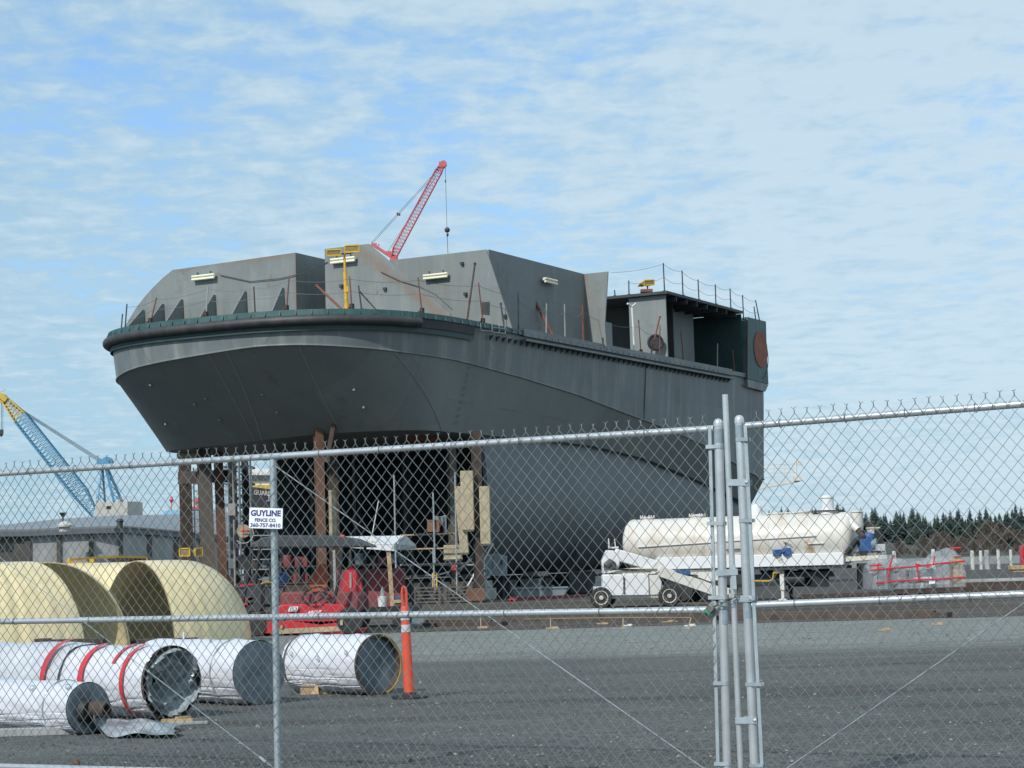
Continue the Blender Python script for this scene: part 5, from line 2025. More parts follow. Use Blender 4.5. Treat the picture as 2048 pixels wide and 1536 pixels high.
t = thing('boom_lift', 'white folded boom lift on four rubber tyres', 'boom lift', (Bf(1268, 1213).x, dB, 0))
mpp = dB / FPX
b = MB(); b.prism([Bf(1190, 1174), Bf(1190, 1184), Bf(1208, 1198), Bf(1322, 1196), Bf(1330, 1180), Bf(1322, 1164), Bf(1207, 1166), Bf(1207, 1174)], Vector((0, 1.7, 0))); b.out('chassis', M['white'], t, bevel=.02)
b = MB(); b.prism([Bf(1207, 1192, -.1), Bf(1205, 1149, -.1), Bf(1297, 1148, -.1), Bf(1299, 1191, -.1)], Vector((0, 1.1, 0))); b.out('engine_cover', M['white_clean'], t, bevel=.03)
b = MB(); b.prism([Bf(1300, 1191, -.05), Bf(1298, 1148, -.05), Bf(1316, 1150, -.05), Bf(1324, 1164, -.05), Bf(1322, 1190, -.05)], Vector((0, 1.1, 0))); b.out('side_cover', M['white'], t, bevel=.03)
b = MB()
for k in range(4): b.box(Bf(1248, 1158 + 8.6 * k, -.12), (.05, .03, .11))
b.out('vent_slots', M['black'], t)
b = MB(); b.prism([Bf(1206, 1148, 0), Bf(1204, 1120, 0), Bf(1213, 1100, 0), Bf(1236, 1102, 0), Bf(1240, 1124, 0), Bf(1236, 1140, 0)], Vector((0, .8, 0))); b.out('turret', M['white_clean'], t, bevel=.03)
b = MB()
for k in range(6):
    b.path([Bf(1209 + 3 * k, 1141 - 2 * k, -.06), Bf(1208 + 2 * k, 1128 + 2 * k, -.1), Bf(1219 + 2 * k, 1118 + k, -.08), Bf(1231, 1126 + 2 * k, -.1), Bf(1222 + 3 * k, 1138, -.08), Bf(1250 + 8 * k, 1140 + math.sin(k), -.06)], .02, 6)
b.out('hoses', M['black'], t)
b = MB(); b.beam(Bf(1228, 1108, .2), Bf(1318, 1134, .2), .35, .36, (0, 0, 1)); b.out('upper_boom', M['white_clean'], t, bevel=.03)
b = MB(); b.beam(Bf(1226, 1143, .15), Bf(1300, 1138, .15), .25, .14, (0, 0, 1)); b.beam(Bf(1232, 1149, .15), Bf(1306, 1146, .15), .2, .1, (0, 0, 1)); b.out('lower_boom', M['rim'], t, bevel=.02)
b = MB(); b.path([Bf(1214, 1146, -.05), Bf(1245, 1139, -.05), Bf(1290, 1137, -.05), Bf(1312, 1137, -.05), Bf(1318, 1142, -.05), Bf(1308, 1147, -.05), Bf(1245, 1148, -.05)], .035, 8); b.out('energy_chain', M['rim'], t)
b = MB(); b.lathe(Bf(1316, 1138, 0), (0, 1, 0), [(.24, 0), (.24, .4)], 20); b.out('boom_knuckle', M['white'], t, bevel=.01)
b = MB(); b.beam(Bf(1316, 1141, .1), Bf(1443, 1186, .1), .30, .34, (0, 0, 1)); b.out('fly_boom', M['white'], t, bevel=.02)
b = MB(); b.beam(Bf(1354, 1140, .0), Bf(1440, 1172, .0), .10, .04, (0, 0, 1)); b.out('hose_tray', M['rust'], t)
b = MB(); b.prism([Bf(1351, 1142, -.1), Bf(1376, 1150, -.1), Bf(1382, 1147, -.1), Bf(1380, 1141, -.1), Bf(1356, 1139, -.1)], Vector((0, .4, 0))); b.out('control_box', M['blue_part'], t)
b = MB(); b.lathe(Bf(1455, 1183, -.1), (0, 1, 0), [(.12, 0), (.12, .5)], 14); b.box(Bf(1464, 1186, .1), (.25, .4, .3)); b.out('jib_head', M['rim'], t, bevel=.02)
# platform guard rail on the counterweight side
b = MB()
for (pts) in (((1217, 1077), (1219, 1095), (1237, 1094)), ((1229, 1078), (1231, 1094)), ((1217, 1077), (1217, 1096), (1237, 1096))):
    b.path([Bf(x, y, .1) for x, y in pts], .02, 6)
b.out('hand_rail', M['white'], t)
for (px, dy, rw) in ((1202, 0, .34), (1338, 0, .34), (1216, 1.9, .34), (1352, 1.9, .34)):
    cw = Vector((Bf(px, 1200).x, dB - .15 + dy, rw))
    if px < 1210: cw.x = Bf(1202, 1200).x
    b = MB(); b.lathe(cw, (0, 1, 0), [(rw * .58, -.13), (rw * .92, -.14), (rw, -.08), (rw, .08), (rw * .92, .14), (rw * .58, .13)], 30); w_ = b.out('wheel', M['tyre'], t)
    b = MB(); b.lathe(cw, (0, 1, 0), [(rw * .66, -.11), (rw * .65, -.15), (rw * .60, -.15), (rw * .55, -.12), (rw * .22, -.125), (rw * .18, -.165), (.02, -.17)], 24); rm = b.out('rim', M['rim'], w_)
    b = MB()
    for k in range(6):
        g = k * PI / 3
        b.lathe(cw + Vector((math.cos(g) * rw * .34, -.125, math.sin(g) * rw * .34)), (0, -1, 0), [(.018, -.005), (.018, .02)], 6)
    b.out('wheel_nuts', M['rust'], rm)

# ------------------------------------------------------------------ white bulk tanker trailer
pL, pR = PX(1246, 1090, 70.0), PX(1690, 1075, 67.0)
axT = Vector((pR.x - pL.x, pR.y - pL.y, 0)); LT = axT.length; axT.normalize()
nT = Vector((axT.y, -axT.x, 0))                    # towards the camera
if nT.y > 0: nT = -nT
RT = .86


def K(s, off, z):                                   # along, towards camera, height
    q = Vector((pL.x, pL.y, 0)) + axT * s + nT * (off - RT)
    return Vector((q.x, q.y, z))


def KS(px, py, off):
    r = ray(px, py)
    o = K(0, off, 0)
    tt = (o - CAMP).dot(nT) / r.dot(nT)
    return CAMP + r * tt


t = thing('tanker_trailer', 'long white bulk tanker trailer with rust stains', 'trailer', K(LT / 2, 0, 0))
zc_ = 2.06
C0 = K(0, 0, zc_)
b = MB(); b.lathe(C0, axT, [(.05, -.20), (.35, -.17), (.62, -.10), (.78, -.02), (RT - .02, .04), (RT, .10), (RT, LT - .06), (RT - .03, LT + .0), (.78, LT + .08), (.6, LT + .15), (.3, LT + .2), (.05, LT + .22)], 44); tk = b.out('tank', M['tank'], t, smooth=50)
for s in (.14, LT * .33, LT * .66, LT - .12):
    b = MB(); b.lathe(K(s, 0, zc_), axT, [(RT + .004, -.03), (RT + .014, -.02), (RT + .014, .02), (RT + .004, .03)], 44, caps=False); b.out('weld_band', M['tank'], tk, smooth=50)
b = MB()
for (x0, x1, y0, y1) in ((1276, 1430, 1094, 1084), (1432, 1632, 1083.5, 1071.5)):
    a, c = KS(x0, y0, RT * 1.0), KS(x1, y1, RT * 1.0)
    b.beam(a, c, .10, .03, (0, 0, 1))
b.beam(KS(1617, 1087, RT * .98), KS(1648, 1086, RT * .98), .10, .04)
b.out('side_ledge', M['white'], t)
# chassis beam
zb0, zb1 = KS(1640, 1131, RT).z, KS(1640, 1106, RT).z
b = MB(); b.box((K(LT * .57, RT * .5, 0).x, K(LT * .57, RT * .5, 0).y, (zb0 + zb1) / 2), (LT * .84, RT * 1.05, zb1 - zb0), math.atan2(axT.y, axT.x)); b.out('chassis_beam', M['white_clean'], t, bevel=.02)
b = MB(); b.box((K(LT * .57, RT * .5, 0).x, K(LT * .57, RT * .5, 0).y, zb0 - .06), (LT * .86, RT * .9, .10), math.atan2(axT.y, axT.x)); b.out('under_frame', M['darksteel'], t)
# mudguard panel at the left end
b = MB(); b.prism([KS(1312, 1133, RT * .95), KS(1438, 1124, RT * .95), KS(1440, 1160, RT * .95), KS(1400, 1166, RT * .95), KS(1395, 1150, RT * .95), KS(1338, 1146, RT * .95)], -nT * 1.4); b.out('mudguard', M['white'], t, bevel=.01)
for (s, lab) in ((LT * .255, 0), (LT * .40, 1)):
    for off in (.62, -.62):
        rw = .50
        cw = K(s, off, rw)
        b = MB(); b.lathe(cw, nT, [(rw * .55, .16), (rw * .93, .15), (rw, .09), (rw, -.09), (rw * .93, -.15), (rw * .55, -.16)], 28); w_ = b.out('wheel', M['tyre'], t)
        b = MB(); b.lathe(cw, nT, [(rw * .56, .12), (rw * .4, .03), (rw * .2, .04), (rw * .18, .14), (.02, .15)], 20); b.out('rim', M['white'], w_)
b = MB(); b.beam(K(LT * .2, 0, .52), K(LT * .46, 0, .52), .8, .10); b.out('axle_frame', M['darksteel'], t)
b = MB()
b.beam(K(LT * .50, .35, .78), K(LT * .93, .35, .86), .20, .20)
for q in range(5): b.lathe(K(LT * (.54 + .085 * q), .1, 1.15), (0, 0, -1), [(.34, -.1), (.30, .05), (.12, .32), (.10, .42)], 14)
b.out('discharge_line', M['darksteel'], t)
b = MB(); b.box(K(LT * .50, .45, .80), (.9, .45, .5), math.atan2(axT.y, axT.x)); b.out('tool_box', M['darksteel'], t, bevel=.02)
b = MB(); b.box(K(LT * .80, -.3, .72), (1.1, .5, .55), math.atan2(axT.y, axT.x)); b.out('tool_box', M['darksteel'], t, bevel=.02)
b = MB(); b.box(K(LT * .86, .2, .62), (.5, .5, .4), .2); b.lathe(K(LT * .69, .3, .72), axT, [(.2, 0), (.22, .1), (.22, .8), (.2, .9)], 16); b.out('air_tank', M['darksteel'], t)
# landing legs
for (px, off, py) in ((1567, .55, 1208), (1583, -.5, 1204)):
    c = KS(px, py, off)
    s_ = (c - K(0, off, 0)).dot(axT)
    b = MB(); b.beam(K(s_, off, zb0), K(s_, off, .35), .17, .15, axT); b.beam(K(s_, off, .45), K(s_, off, .04), .11, .10, axT); b.beam(K(s_ - .14, off, .03), K(s_ + .14, off, .03), .26, .05); lg = b.out('landing_leg', M['white'] if off > 0 else M['rust'], t, bevel=.008)
    if off > 0:
        b = MB(); b.path([K(s_, off + .12, .95), K(s_ - .25, off + .16, .93), K(s_ - .30, off + .16, .72), K(s_ - .42, off + .16, .66), K(s_ - 1.0, off + .16, .68)], .028, 8); b.out('crank_handle', M['yellow'], lg)
b = MB(); b.beam(K(LT * .62, .4, zb0), K(LT * .74, .1, .1), .05, .05); b.out('brace', M['darksteel'], t)
# manholes, domes, vents along the top
zt = zc_ + RT
for (px, r, h) in ((1295, .22, .10), (1395, .25, .12), (1605, .24, .11)):
    c = KS(px, 1040, 0); s_ = (c - K(0, 0, 0)).dot(axT)
    b = MB(); b.lathe(K(s_, 0, zt - .03), (0, 0, 1), [(r, 0), (r, h * .6), (r * 1.15, h * .6), (r * 1.15, h), (r * .3, h * 1.2)], 22)
    for k in range(6): b.lathe(K(s_ + r * 1.1 * math.cos(k), r * 1.1 * math.sin(k), zt + .02), (0, 0, 1), [(.025, 0), (.02, .12)], 6)
    b.out('manhole', M['white'], t)
c = KS(1512, 1010, 0); s_ = (c - K(0, 0, 0)).dot(axT)
b = MB(); b.lathe(K(s_, 0, zt - .05), (0, 0, 1), [(.30, 0), (.30, .07), (.22, .08), (.22, .26), (.18, .38), (.08, .44), (.01, .45)], 24); b.out('filter_dome', M['white_clean'], t)
c = KS(1655, 1010, 0); s_ = (c - K(0, 0, 0)).dot(axT)
b = MB(); b.lathe(K(s_, 0, zt - .05), (0, 0, 1), [(.36, 0), (.34, .13), (.22, .17), (.21, .55), (.24, .55), (.23, .62), (.05, .66)], 24); b.out('filter_stack', M['white_clean'], t)
b = MB(); b.beam(K(s_ - .5, .0, zt + .07), K(s_ + .42, .0, zt + .07), .8, .03); b.out('top_plate', M['rust'], t)
b = MB()
for (s0, s1) in ((LT * .63, LT * .80),):
    b.path([K(s0, .1, zt + .04), K(s1, .1, zt + .04)], .02, 6)
b.path([K(LT * .60, .1, zt), K(LT * .61, .1, zt + .2), K(LT * .64, .1, zt + .25), K(LT * .66, .1, zt + .04)], .014, 6)
b.out('top_pipe', M['white'], t)
# hoses at the left end, blue valve pack on the beam
b = MB()
for k in range(3):
    a = KS(1434 + 6 * k, 1086, RT + .05); c = KS(1440 + 5 * k, 1128, RT + .08)
    b.path([a, (a + c) / 2 + axT * (.12 - .1 * k) + nT * .04, c], .022, 6)
b.path([KS(1452, 1100, RT), KS(1500, 1097, RT), KS(1503, 1118, RT + .04)], .02, 6)
b.out('air_hose', M['black'], t)
b = MB(); b.box(KS(1554, 1105, RT + .04), (.26, .2, .20), .2); b.box(KS(1574, 1103, RT + .06), (.24, .22, .24), .2); b.lathe(KS(1567, 1101, RT + .2), nT, [(.08, -.1), (.08, .04)], 12)
vb = b.out('valve_pack', M['blue_part'], t, bevel=.02)
b = MB(); b.tube(KS(1570, 1096, RT + .05), KS(1571, 1084, RT + .05), .012); b.beam(KS(1566, 1083, RT + .05), KS(1583, 1090, RT + .05), .03, .015); b.torus(KS(1560, 1118, RT + .1), nT, .07, .008, 14, 5); b.out('valve_lever', M['black'], vb)
# blower pack on the right platform
b = MB(); b.prism([KS(1683, 1124, RT * .8), KS(1774, 1118, RT * .8), KS(1774, 1110, RT * .8), KS(1683, 1113, RT * .8)], -nT * 1.3); pf = b.out('platform', M['rim'], t, bevel=.01)
b = MB()
p0 = KS(1692, 1031, .25)
b.path([p0, KS(1697, 1040, .3), KS(1708, 1052, .4), KS(1716, 1060, .45)], [.16, .16, .13, .12], 14); b.out('delivery_pipe', M['white'], t)
b = MB(); b.path([KS(1714, 1058, .45), KS(1722, 1068, .5), KS(1728, 1076, .5)], .10, 12); b.out('pipe_elbow', M['rust'], t)
b = MB(); b.path([KS(1694, 1106, .7), KS(1702, 1096, .7), KS(1713, 1080, .7), KS(1722, 1076, .6), KS(1731, 1074, .5)], [.09, .09, .09, .08, .08], 12); b.out('suction_hose', M['black'], t)
b = MB(); b.lathe(KS(1705, 1098, .45), nT, [(.23, -.1), (.23, .1), (.2, .12), (.02, .13)], 26); b.out('blower_drum', M['white_clean'], t)
b = MB(); b.box(KS(1729, 1090, .4), (.42, .5, .42), .15); b.lathe(KS(1738, 1076, .4), (0.3, 0, 1), [(.16, -.1), (.20, .05), (.14, .18)], 14); b.lathe(KS(1719, 1080, .4), axT, [(.14, -.1), (.14, .2)], 14); b.out('blower', M['blue_part'], t, bevel=.02)
b = MB(); b.lathe(KS(1745, 1088, .35), axT, [(.18, -.1), (.20, .0), (.2, .16), (.1, .2)], 16); b.out('motor', M['cabinet'], t)
b = MB(); b.box(KS(1746, 1063, .2), (.3, .35, .26), .2); b.box(KS(1746, 1056, .2), (.36, .4, .05), .2); b.out('air_filter', M['rim'], t, bevel=.01)
b = MB(); b.lathe(KS(1714, 1024, -.2), (0, 0, -1), [(.2, -.02), (.24, 0), (.20, .02), (.2, .45), (.17, .62)], 18)
for k in range(7): b.box(KS(1705 + 3 * k, 1021.5, -.1), (.03, .05, .07))
b.out('cyclone', M['white'], t)
b = MB(); b.box(KS(1754, 1074, .2), (.22, .4, .5)); b.box(KS(1762, 1085, .3), (.1, .4, .4)); b.beam(KS(1735, 1050, .2), KS(1752, 1052, .2), .12, .14); b.beam(KS(1751, 1060, .3), KS(1764, 1090, .3), .05, .05); b.out('engine', M['black'], t)
b = MB(); b.box(KS(1760, 1099, .5), (.26, .4, .36), .1); b.out('battery_box', M['reflect'], t, bevel=.01)
b = MB()
for k in range(8): b.box(KS(1690 + 11 * k, 1108 - .7 * k, .75), (.08, .06, .05))
b.beam(KS(1708, 1105, .75), KS(1762, 1103, .75), .05, .06)
b.out('bolts', M['black'], pf)
b = MB(); b.box(KS(1737, 1152, .2), (.6, 1.0, .86)); b.out('support_block', M['darksteel'], t)
b = MB(); b.box(KS(1742, 1136, .6), (.3, .1, .22)); b.out('step', M['rim'], t)

# ------------------------------------------------------------------ wrapped pallet on steel plates
dP = 60.0


def Pw(px, py, dy=0.0): return PX(px, py, dP + dy)


b = MB(); b.prism([Pw(1668, 1206), Pw(1890, 1198), Pw(1902, 1193), Pw(1752, 1199), Pw(1668, 1204)], Vector((.3, 1.6, .0)))
tag(b.out('steel_plate', M['concrete'], smooth=0), 'pale grey steel plate under the wrapped load', 'steel plate')
b = MB()
for (x0, x1, y) in ((1600, 1790, 1188), (1790, 1935, 1180)):
    b.prism([Pw(x0, y + 8, .1), Pw(x1, y + 3, .1), Pw(x1, y - 4, .1), Pw(x0, y + 1, .1)], Vector((.2, 1.5, 0)))
for k in range(6): b.box((Pw(1690 + 40 * k, 1190, .8).x, dP + .9, .12), (.2, 1.2, .24))
tag(b.out('timber_cradle', M['rust'], smooth=0), 'dark rusty cradle carrying the wrapped load', 'cradle')
t = thing('wrapped_load', 'lumpy load in clear plastic wrap bound with red tape', 'pallet load', Pw(1835, 1178))
topl = [(1740, 1130), (1752, 1118), (1775, 1110), (1800, 1112), (1830, 1124), (1852, 1122), (1872, 1108), (1888, 1098), (1908, 1094), (1922, 1098), (1930, 1112), (1933, 1130)]
zb_ = .42
rows = []
rnd = random.Random(5)
for i in range(11):
    v = i / 10
    row = []
    for k in range(45):
        px = 1740 + 193 * k / 44
        py = None
        for (a, ya), (c, yc) in zip(topl, topl[1:]):
            if a <= px <= c: py = ya + (yc - ya) * (px - a) / (c - a)
        ztop = Pw(px, py).z
        w = math.sin(PI * v) ** .45 if 0 < v < 1 else 0
        x = Pw(px, 1140).x
        hgt = zb_ + (ztop - zb_) * w * (.97 + .03 * math.sin(k * .9 + i)) + .02 * rnd.random()
        row.append(Vector((x + .03 * rnd.uniform(-1, 1), dP + .15 + 1.25 * v + .05 * rnd.uniform(-1, 1) + .06 * math.sin(k * .7), hgt)))
    rows.append(row)
for row, vv in ((rows[0], 0), (rows[-1], 1)):
    for p in row: p.z = zb_
rows = [[Vector((p.x, p.y, zb_ + (q.z - zb_) * f)) + Vector((.0, (-.06 + .04 * math.sin(k * 1.3 + f * 5)), 0)) for k, (p, q) in enumerate(zip(rows[0], rows[2]))] for f in (0, .2, .4, .6, .8)] + rows[2:]
b = MB(); b.grid(rows)
b.add([rows[i][0] for i in range(len(rows))], [tuple(range(len(rows)))])
b.add([rows[i][-1] for i in range(len(rows))], [tuple(range(len(rows) - 1, -1, -1))])
b.out('plastic_wrap', M['film'] if 'film' in M else M['wrap_clear'], t, smooth=22)
b = MB(); b.box(Pw(1912, 1145, .45), (.32, .5, .78)); b.box(Pw(1912, 1118, .5), (.22, .4, .2)); b.out('packed_crate', M['wood'], t)
b = MB(); b.box(Pw(1780, 1150, .7), (.9, .6, .6)); b.box(Pw(1768, 1135, .7), (.4, .5, .3)); b.lathe(Pw(1800, 1140, .5), (1, 0, 0), [(.2, -.2), (.24, 0), (.2, .3)], 14); b.box(Pw(1850, 1152, .6), (.8, .6, .4)); b.out('packed_machine', M['cabinet'], t)
b = MB(); b.box(Pw(1845, 1158, .25), (.5, .2, .12)); b.out('packed_board', M['paper'], t)
for pts in (((1740, 1141), (1765, 1138), (1790, 1136), (1830, 1133), (1870, 1128), (1931, 1122)), ((1752, 1166), (1790, 1162), (1830, 1160), (1880, 1158), (1932, 1154)),
            ((1786, 1110), (1780, 1130), (1774, 1166)), ((1834, 1133), (1838, 1160)), ((1757, 1126), (1755, 1142)), ((1740, 1131), (1764, 1130)), ((1900, 1097), (1921, 1096)), ((1869, 1112), (1867, 1124), (1858, 1134), (1830, 1128))):
    rr_ = []
    b = MB()
    q = [Pw(x, y, .02) for x, y in pts]
    b.path(q, .028, 6)
    b.out('red_tape', M['tape'], t)
b = MB(); b.prism([Pw(1858, 1168, -.0), Pw(1870, 1167, -.0), Pw(1870, 1162, -.0), Pw(1858, 1163, -.0)], Vector((0, .02, 0))); b.out('paper_label', M['paper'], t, smooth=0)

# ------------------------------------------------------------------ posts along the quay
BL = [(1768, 1103, 11, 'grey concrete block by the blower end'), (1788, 1102, 8, 'pale bollard, second from the left'), (1866, 1098, 8, 'pale bollard just right of the wrapped hump'),
      (1961, 1101, 7, 'thin pale bollard, first right of the load'), (1973, 1100, 11, 'broad grey bollard in the middle of the row'), (1996, 1099, 7, 'pale bollard right of the broad one'),
      (2021, 1099, 6, 'pale bollard near the right edge of the picture'), (2044, 1099, 8, 'pale bollard at the right edge of the picture'), (1944, 1101, 8, 'pale bollard close behind the wrapped load')]
for (px, yt, w, lab) in BL:
    d = 175.0
    p = PX(px, yt, d)
    wv = w * d / FPX
    b = MB(); b.lathe((p.x, d, 0), (0, 0, 1), [(wv * .55, 0), (wv * .5, .1), (wv * .47, p.z - .06), (wv * .35, p.z)], 14)
    tag(b.out('bollard', M['concrete_pale'] if w < 11 else M['concrete']), lab, 'bollard', 'bollards along the quay')
d = 168.0
b = MB(); p0 = PX(1742, 1118, d); p1 = PX(1758, 1096, d)
b.prism([Vector((p0.x, d, 0)), Vector((PX(1767, 1100, d).x, d, 0)), PX(1767, 1098, d), PX(1760, 1093, d), PX(1752, 1093, d), PX(1742, 1100, d)], Vector((0, 2, 0)))
tag(b.out('concrete_block', M['concrete'], bevel=.05), 'rounded grey concrete block behind the tanker blower', 'block')
b = MB(); p = PX(2050, 1112, 150.0); b.box((p.x, 150, 1.15), (.35, .8, 1.5)); b.box((p.x - .25, 150, 1.15), (.16, .8, 1.5))
tag(b.out('fuel_pump', M['red'], bevel=.05), 'red and blue pump cabinet at the right edge of the quay', 'cabinet')
b = MB(); p = PX(2038, 1126, 140.0); b.box((p.x, 140, .35), (1.3, 1.0, .3)); b.box((p.x, 140, .1), (1.1, .8, .18)); tag(b.out('timber_stack', M['wood'], bevel=.03), 'pale timber stack at the far right of the quay', 'timber')
for (px, d, sz, lab, m) in ((1985, 95.0, (9, 1.2, .10), 'pale flat steel plate lying at the far right', 'concrete'), (1985, 72.0, (4.6, .8, .28), 'rusty brown steel section lying at the right', 'rust')):
    p = PX(px, 1150, d)
    b = MB(); b.box((p.x, d, sz[2] / 2), sz, -.05); b.box((p.x + .4, d + .1, sz[2] + .05), (sz[0] * .6, sz[1] * .6, .1), -.03)
    tag(b.out('steel_section', M[m], bevel=.01), lab, 'steel')

# white gangway platform beyond the stern
d = 150.0


def Gw(px, py, dy=0.0): return PX(px, py, d + dy)


t = thing('gangway_platform', 'white railed gangway platform jutting out behind the hull', 'gangway', Vector((Gw(1560, 1115).x, d, 0)))
b = MB(); b.prism([Gw(1440, 985), Gw(1600, 958), Gw(1600, 963), Gw(1540, 974), Gw(1440, 996)], Vector((0, 1.6, 0))); b.out('walkway', M['white'], t)
for dy in (0, 1.6):
    b = MB()
    for yy in (0, 8, 16, 24):
        b.path([Gw(1440, 955 - yy, dy), Gw(1592, 953 - yy * 1.05, dy)], .03, 5)
    for k in range(8): b.path([Gw(1440 + 21.5 * k, 975 - 2.2 * k, dy), Gw(1440 + 21.5 * k, 929, dy)], .035, 5)
    b.out('hand_rail', M['white'], t)
b = MB(); b.path([Gw(1592, 960), Gw(1592, 925), Gw(1594, 921), Gw(1600, 922)], .06, 6); b.box(Gw(1599, 926), (.4, .3, .3)); b.box(Gw(1597, 957), (.7, .8, .35)); b.out('lamp_post', M['white'], t)
b = MB(); b.beam(Vector((Gw(1445, 1000).x, d + .8, 0)), Gw(1445, 990, .8), 1.0, 1.0); b.out('tower_leg', M['concrete'], t)
# ------------------------------------------------------------------ concrete warehouse at the left
dW = 150.0
t = thing('warehouse', 'long grey warehouse with concrete wall panels and a metal roof', 'building', (PX(200, 1100, dW).x, dW, 0))


def wall_top(px): return interp([(-80, 1066), (0, 1064.5), (55, 1064), (120, 1061), (200, 1058), (250, 1057), (300, 1061), (365, 1067), (470, 1076)], px)


def wd_(px): return interp([(-80, 150), (230, 152), (470, 166)], px)


def Wp(px, py): return PX(px, py, wd_(px))


seg = [(-80, 52), (62, 114), (122, 178), (187, 238), (246, 296), (304, 349), (357, 400), (408, 470)]
for i, (a, c) in enumerate(seg):
    p0, p1 = Wp(a, wall_top(a)), Wp(c, wall_top(c))
    b = MB(); b.prism([Vector((p0.x, p0.y, 0)), Vector((p1.x, p1.y, 0)), p1, p0], Vector((0, .4, 0)))
    w_ = b.out('wall_panel', M['pilaster'] if i == 0 else M['concrete'], t, smooth=0)
    if i == 0:
        for (x0, x1) in ((-30, -14), (-2, 8), (11, 27)):
            b = MB(); b.prism([Wp(x0, 1104) - Vector((0, .03, 0)), Wp(x1, 1104) - Vector((0, .03, 0)), Wp(x1, 1084) - Vector((0, .03, 0)), Wp(x0, 1084) - Vector((0, .03, 0))], Vector((0, .05, 0)))
            b.out('window', M['glass'], t, smooth=0)
for (a, c) in ((52, 62), (114, 122), (178, 187), (238, 246), (296, 304), (349, 357), (400, 408)):
    p0, p1 = Wp(a, wall_top(a) - .5), Wp(c, wall_top(c) - .5)
    b = MB(); b.prism([Vector((p0.x, p0.y - .18, 0)), Vector((p1.x, p1.y - .18, 0)), p1 + Vector((0, -.18, 0)), p0 + Vector((0, -.18, 0))], Vector((0, .7, 0)))
    b.out('pilaster', M['pilaster'], t, smooth=0)
M['roofmetal'] = mat('grey_ribbed_roof', (.13, .145, .16), .5, .2, .12, .4)
rib = []
eav, rdg = [], []
for k in range(91):
    px = -90 + 6.4 * k
    e = Wp(px, wall_top(px)); e = e + Vector((0, -.5, .05))
    ry = interp([(-90, 1062), (0, 1054), (120, 1041), (235, 1034), (330, 1032.5), (440, 1028), (500, 1026)], px + 14)
    r = PX(px + 14, ry, wd_(px) + 22)
    eav.append(e); rdg.append(r)
b = MB()
b.grid([eav, rdg])
b.grid([rdg, [Vector((r.x, r.y + 20, r.z - 3)) for r in rdg]])
b.grid([[e + Vector((0, 0, -.38)) for e in eav], eav])
rf = b.out('roof', M['roofmetal'], t, smooth=0)
b = MB()
for k in range(len(eav) - 1):
    for h in (0, .5):
        e = eav[k] + (eav[k + 1] - eav[k]) * h; r = rdg[k] + (rdg[k + 1] - rdg[k]) * h
        b.beam(e + Vector((0, 0, .06)), r + Vector((0, 0, .06)), .28, .16)
sr_ = b.out('standing_seam', M['roofmetal2'] if 'roofmetal2' in M else M['concrete'], rf, smooth=0)
sr_['kind'] = 'stuff'
p = PX(129, 1058, 149.0)
b = MB(); b.lathe(p, (0, 0, 1), [(.40, -.2), (.40, .15), (.62, .16), (.62, .30), (.45, .42), (.2, .55), (.03, .58)], 18); vn = b.out('roof_vent', M['concrete_pale'], t)
b = MB(); b.lathe(p + Vector((-.1, 0, .6)), (0, 0, 1), [(.05, 0), (.05, .25), (.28, .62), (.30, .62), (.1, .3)], 12); b.out('vent_cowl', M['darksteel'], t)
p = PX(240, 1050, 150.0)
b = MB(); b.lathe(p, (0, 0, 1), [(.22, -.3), (.22, .2), (.3, .3), (.2, .45), (.02, .5)], 12); b.out('roof_vent', M['darksteel'], t)
# pale cladding strip behind the shells, yellow lamps on it
d = 110.0
# ------------------------------------------------------------------ blue crane beyond the warehouse
dK = 280.0


def Kc(px, py, dy=0.0): return PX(px, py, dK + dy)


def lattice(b, p0, p1, w0, w1, side, n, rc=.09, rl=.05):
    d = (p1 - p0)
    ax = d.normalized()
    s = (side - ax * side.dot(ax)).normalized()
    u = ax.cross(s).normalized()
    prev = None
    for k in range(n + 1):
        f = k / n
        w = w0 + (w1 - w0) * f
        c = p0 + d * f
        q = [c + s * (w / 2 * i) + u * (w / 2 * j) for i, j in ((-1, -1), (1, -1), (1, 1), (-1, 1))]
        if prev:
            for i in range(4):
                b.beam(prev[i], q[i], rc, rc)
                j = (i + 1) % 4
                b.beam(prev[i], q[j], rl, rl)
                b.beam(q[i], q[j], rl, rl)
                if i % 2 == 0: b.beam(prev[j], q[i], rl, rl)
        prev = q


t = thing('shipyard_crane', 'blue lattice boom crane with a yellow boom tip behind the warehouse', 'crane', (Kc(230, 1100).x, dK, 0))
b = MB(); b.prism([Kc(190, 1038), Kc(190, 1004), Kc(255, 1003), Kc(255, 1034)], Vector((1.0, 6.0, 0)))
b.prism([Kc(255.5, 1034), Kc(255.5, 1003.5), Kc(272, 1003, 3), Kc(272, 1036, 3)], Vector((.2, 3.0, 0)))
mh = b.out('machine_house', M['concrete_pale'], t, smooth=0)
b = MB(); b.prism([Kc(213, 1018, -.05), Kc(222, 1018, -.05), Kc(222, 1012, -.05), Kc(213, 1012, -.05)], Vector((0, .04, 0))); b.out('window', M['glass'], mh, smooth=0)
b = MB(); b.prism([Kc(188, 1040, -.1), Kc(272, 1037, -.1), Kc(272, 1035, -.1), Kc(188, 1038, -.1)], Vector((0, 6.2, 0))); b.out('deck_edge', M['rust'], mh, smooth=0)
b = MB(); b.lathe((Kc(232, 1100).x, dK + 3, 0), (0, 0, 1), [(2.6, 0), (2.6, Kc(232, 1040).z - .5), (3.0, Kc(232, 1040).z - .1)], 20); b.out('pedestal', M['concrete'], t)
b = MB()
lattice(b, Kc(190, 1030, 2), Kc(160, 985, 2), .9, 2.0, Vector((0, 1, 0)), 5, .13, .07)
lattice(b, Kc(160, 985, 2), Kc(42, 836, 2), 2.0, 1.9, Vector((0, 1, 0)), 24, .14, .07)
b.out('boom', M['blue'], t)
b = MB()
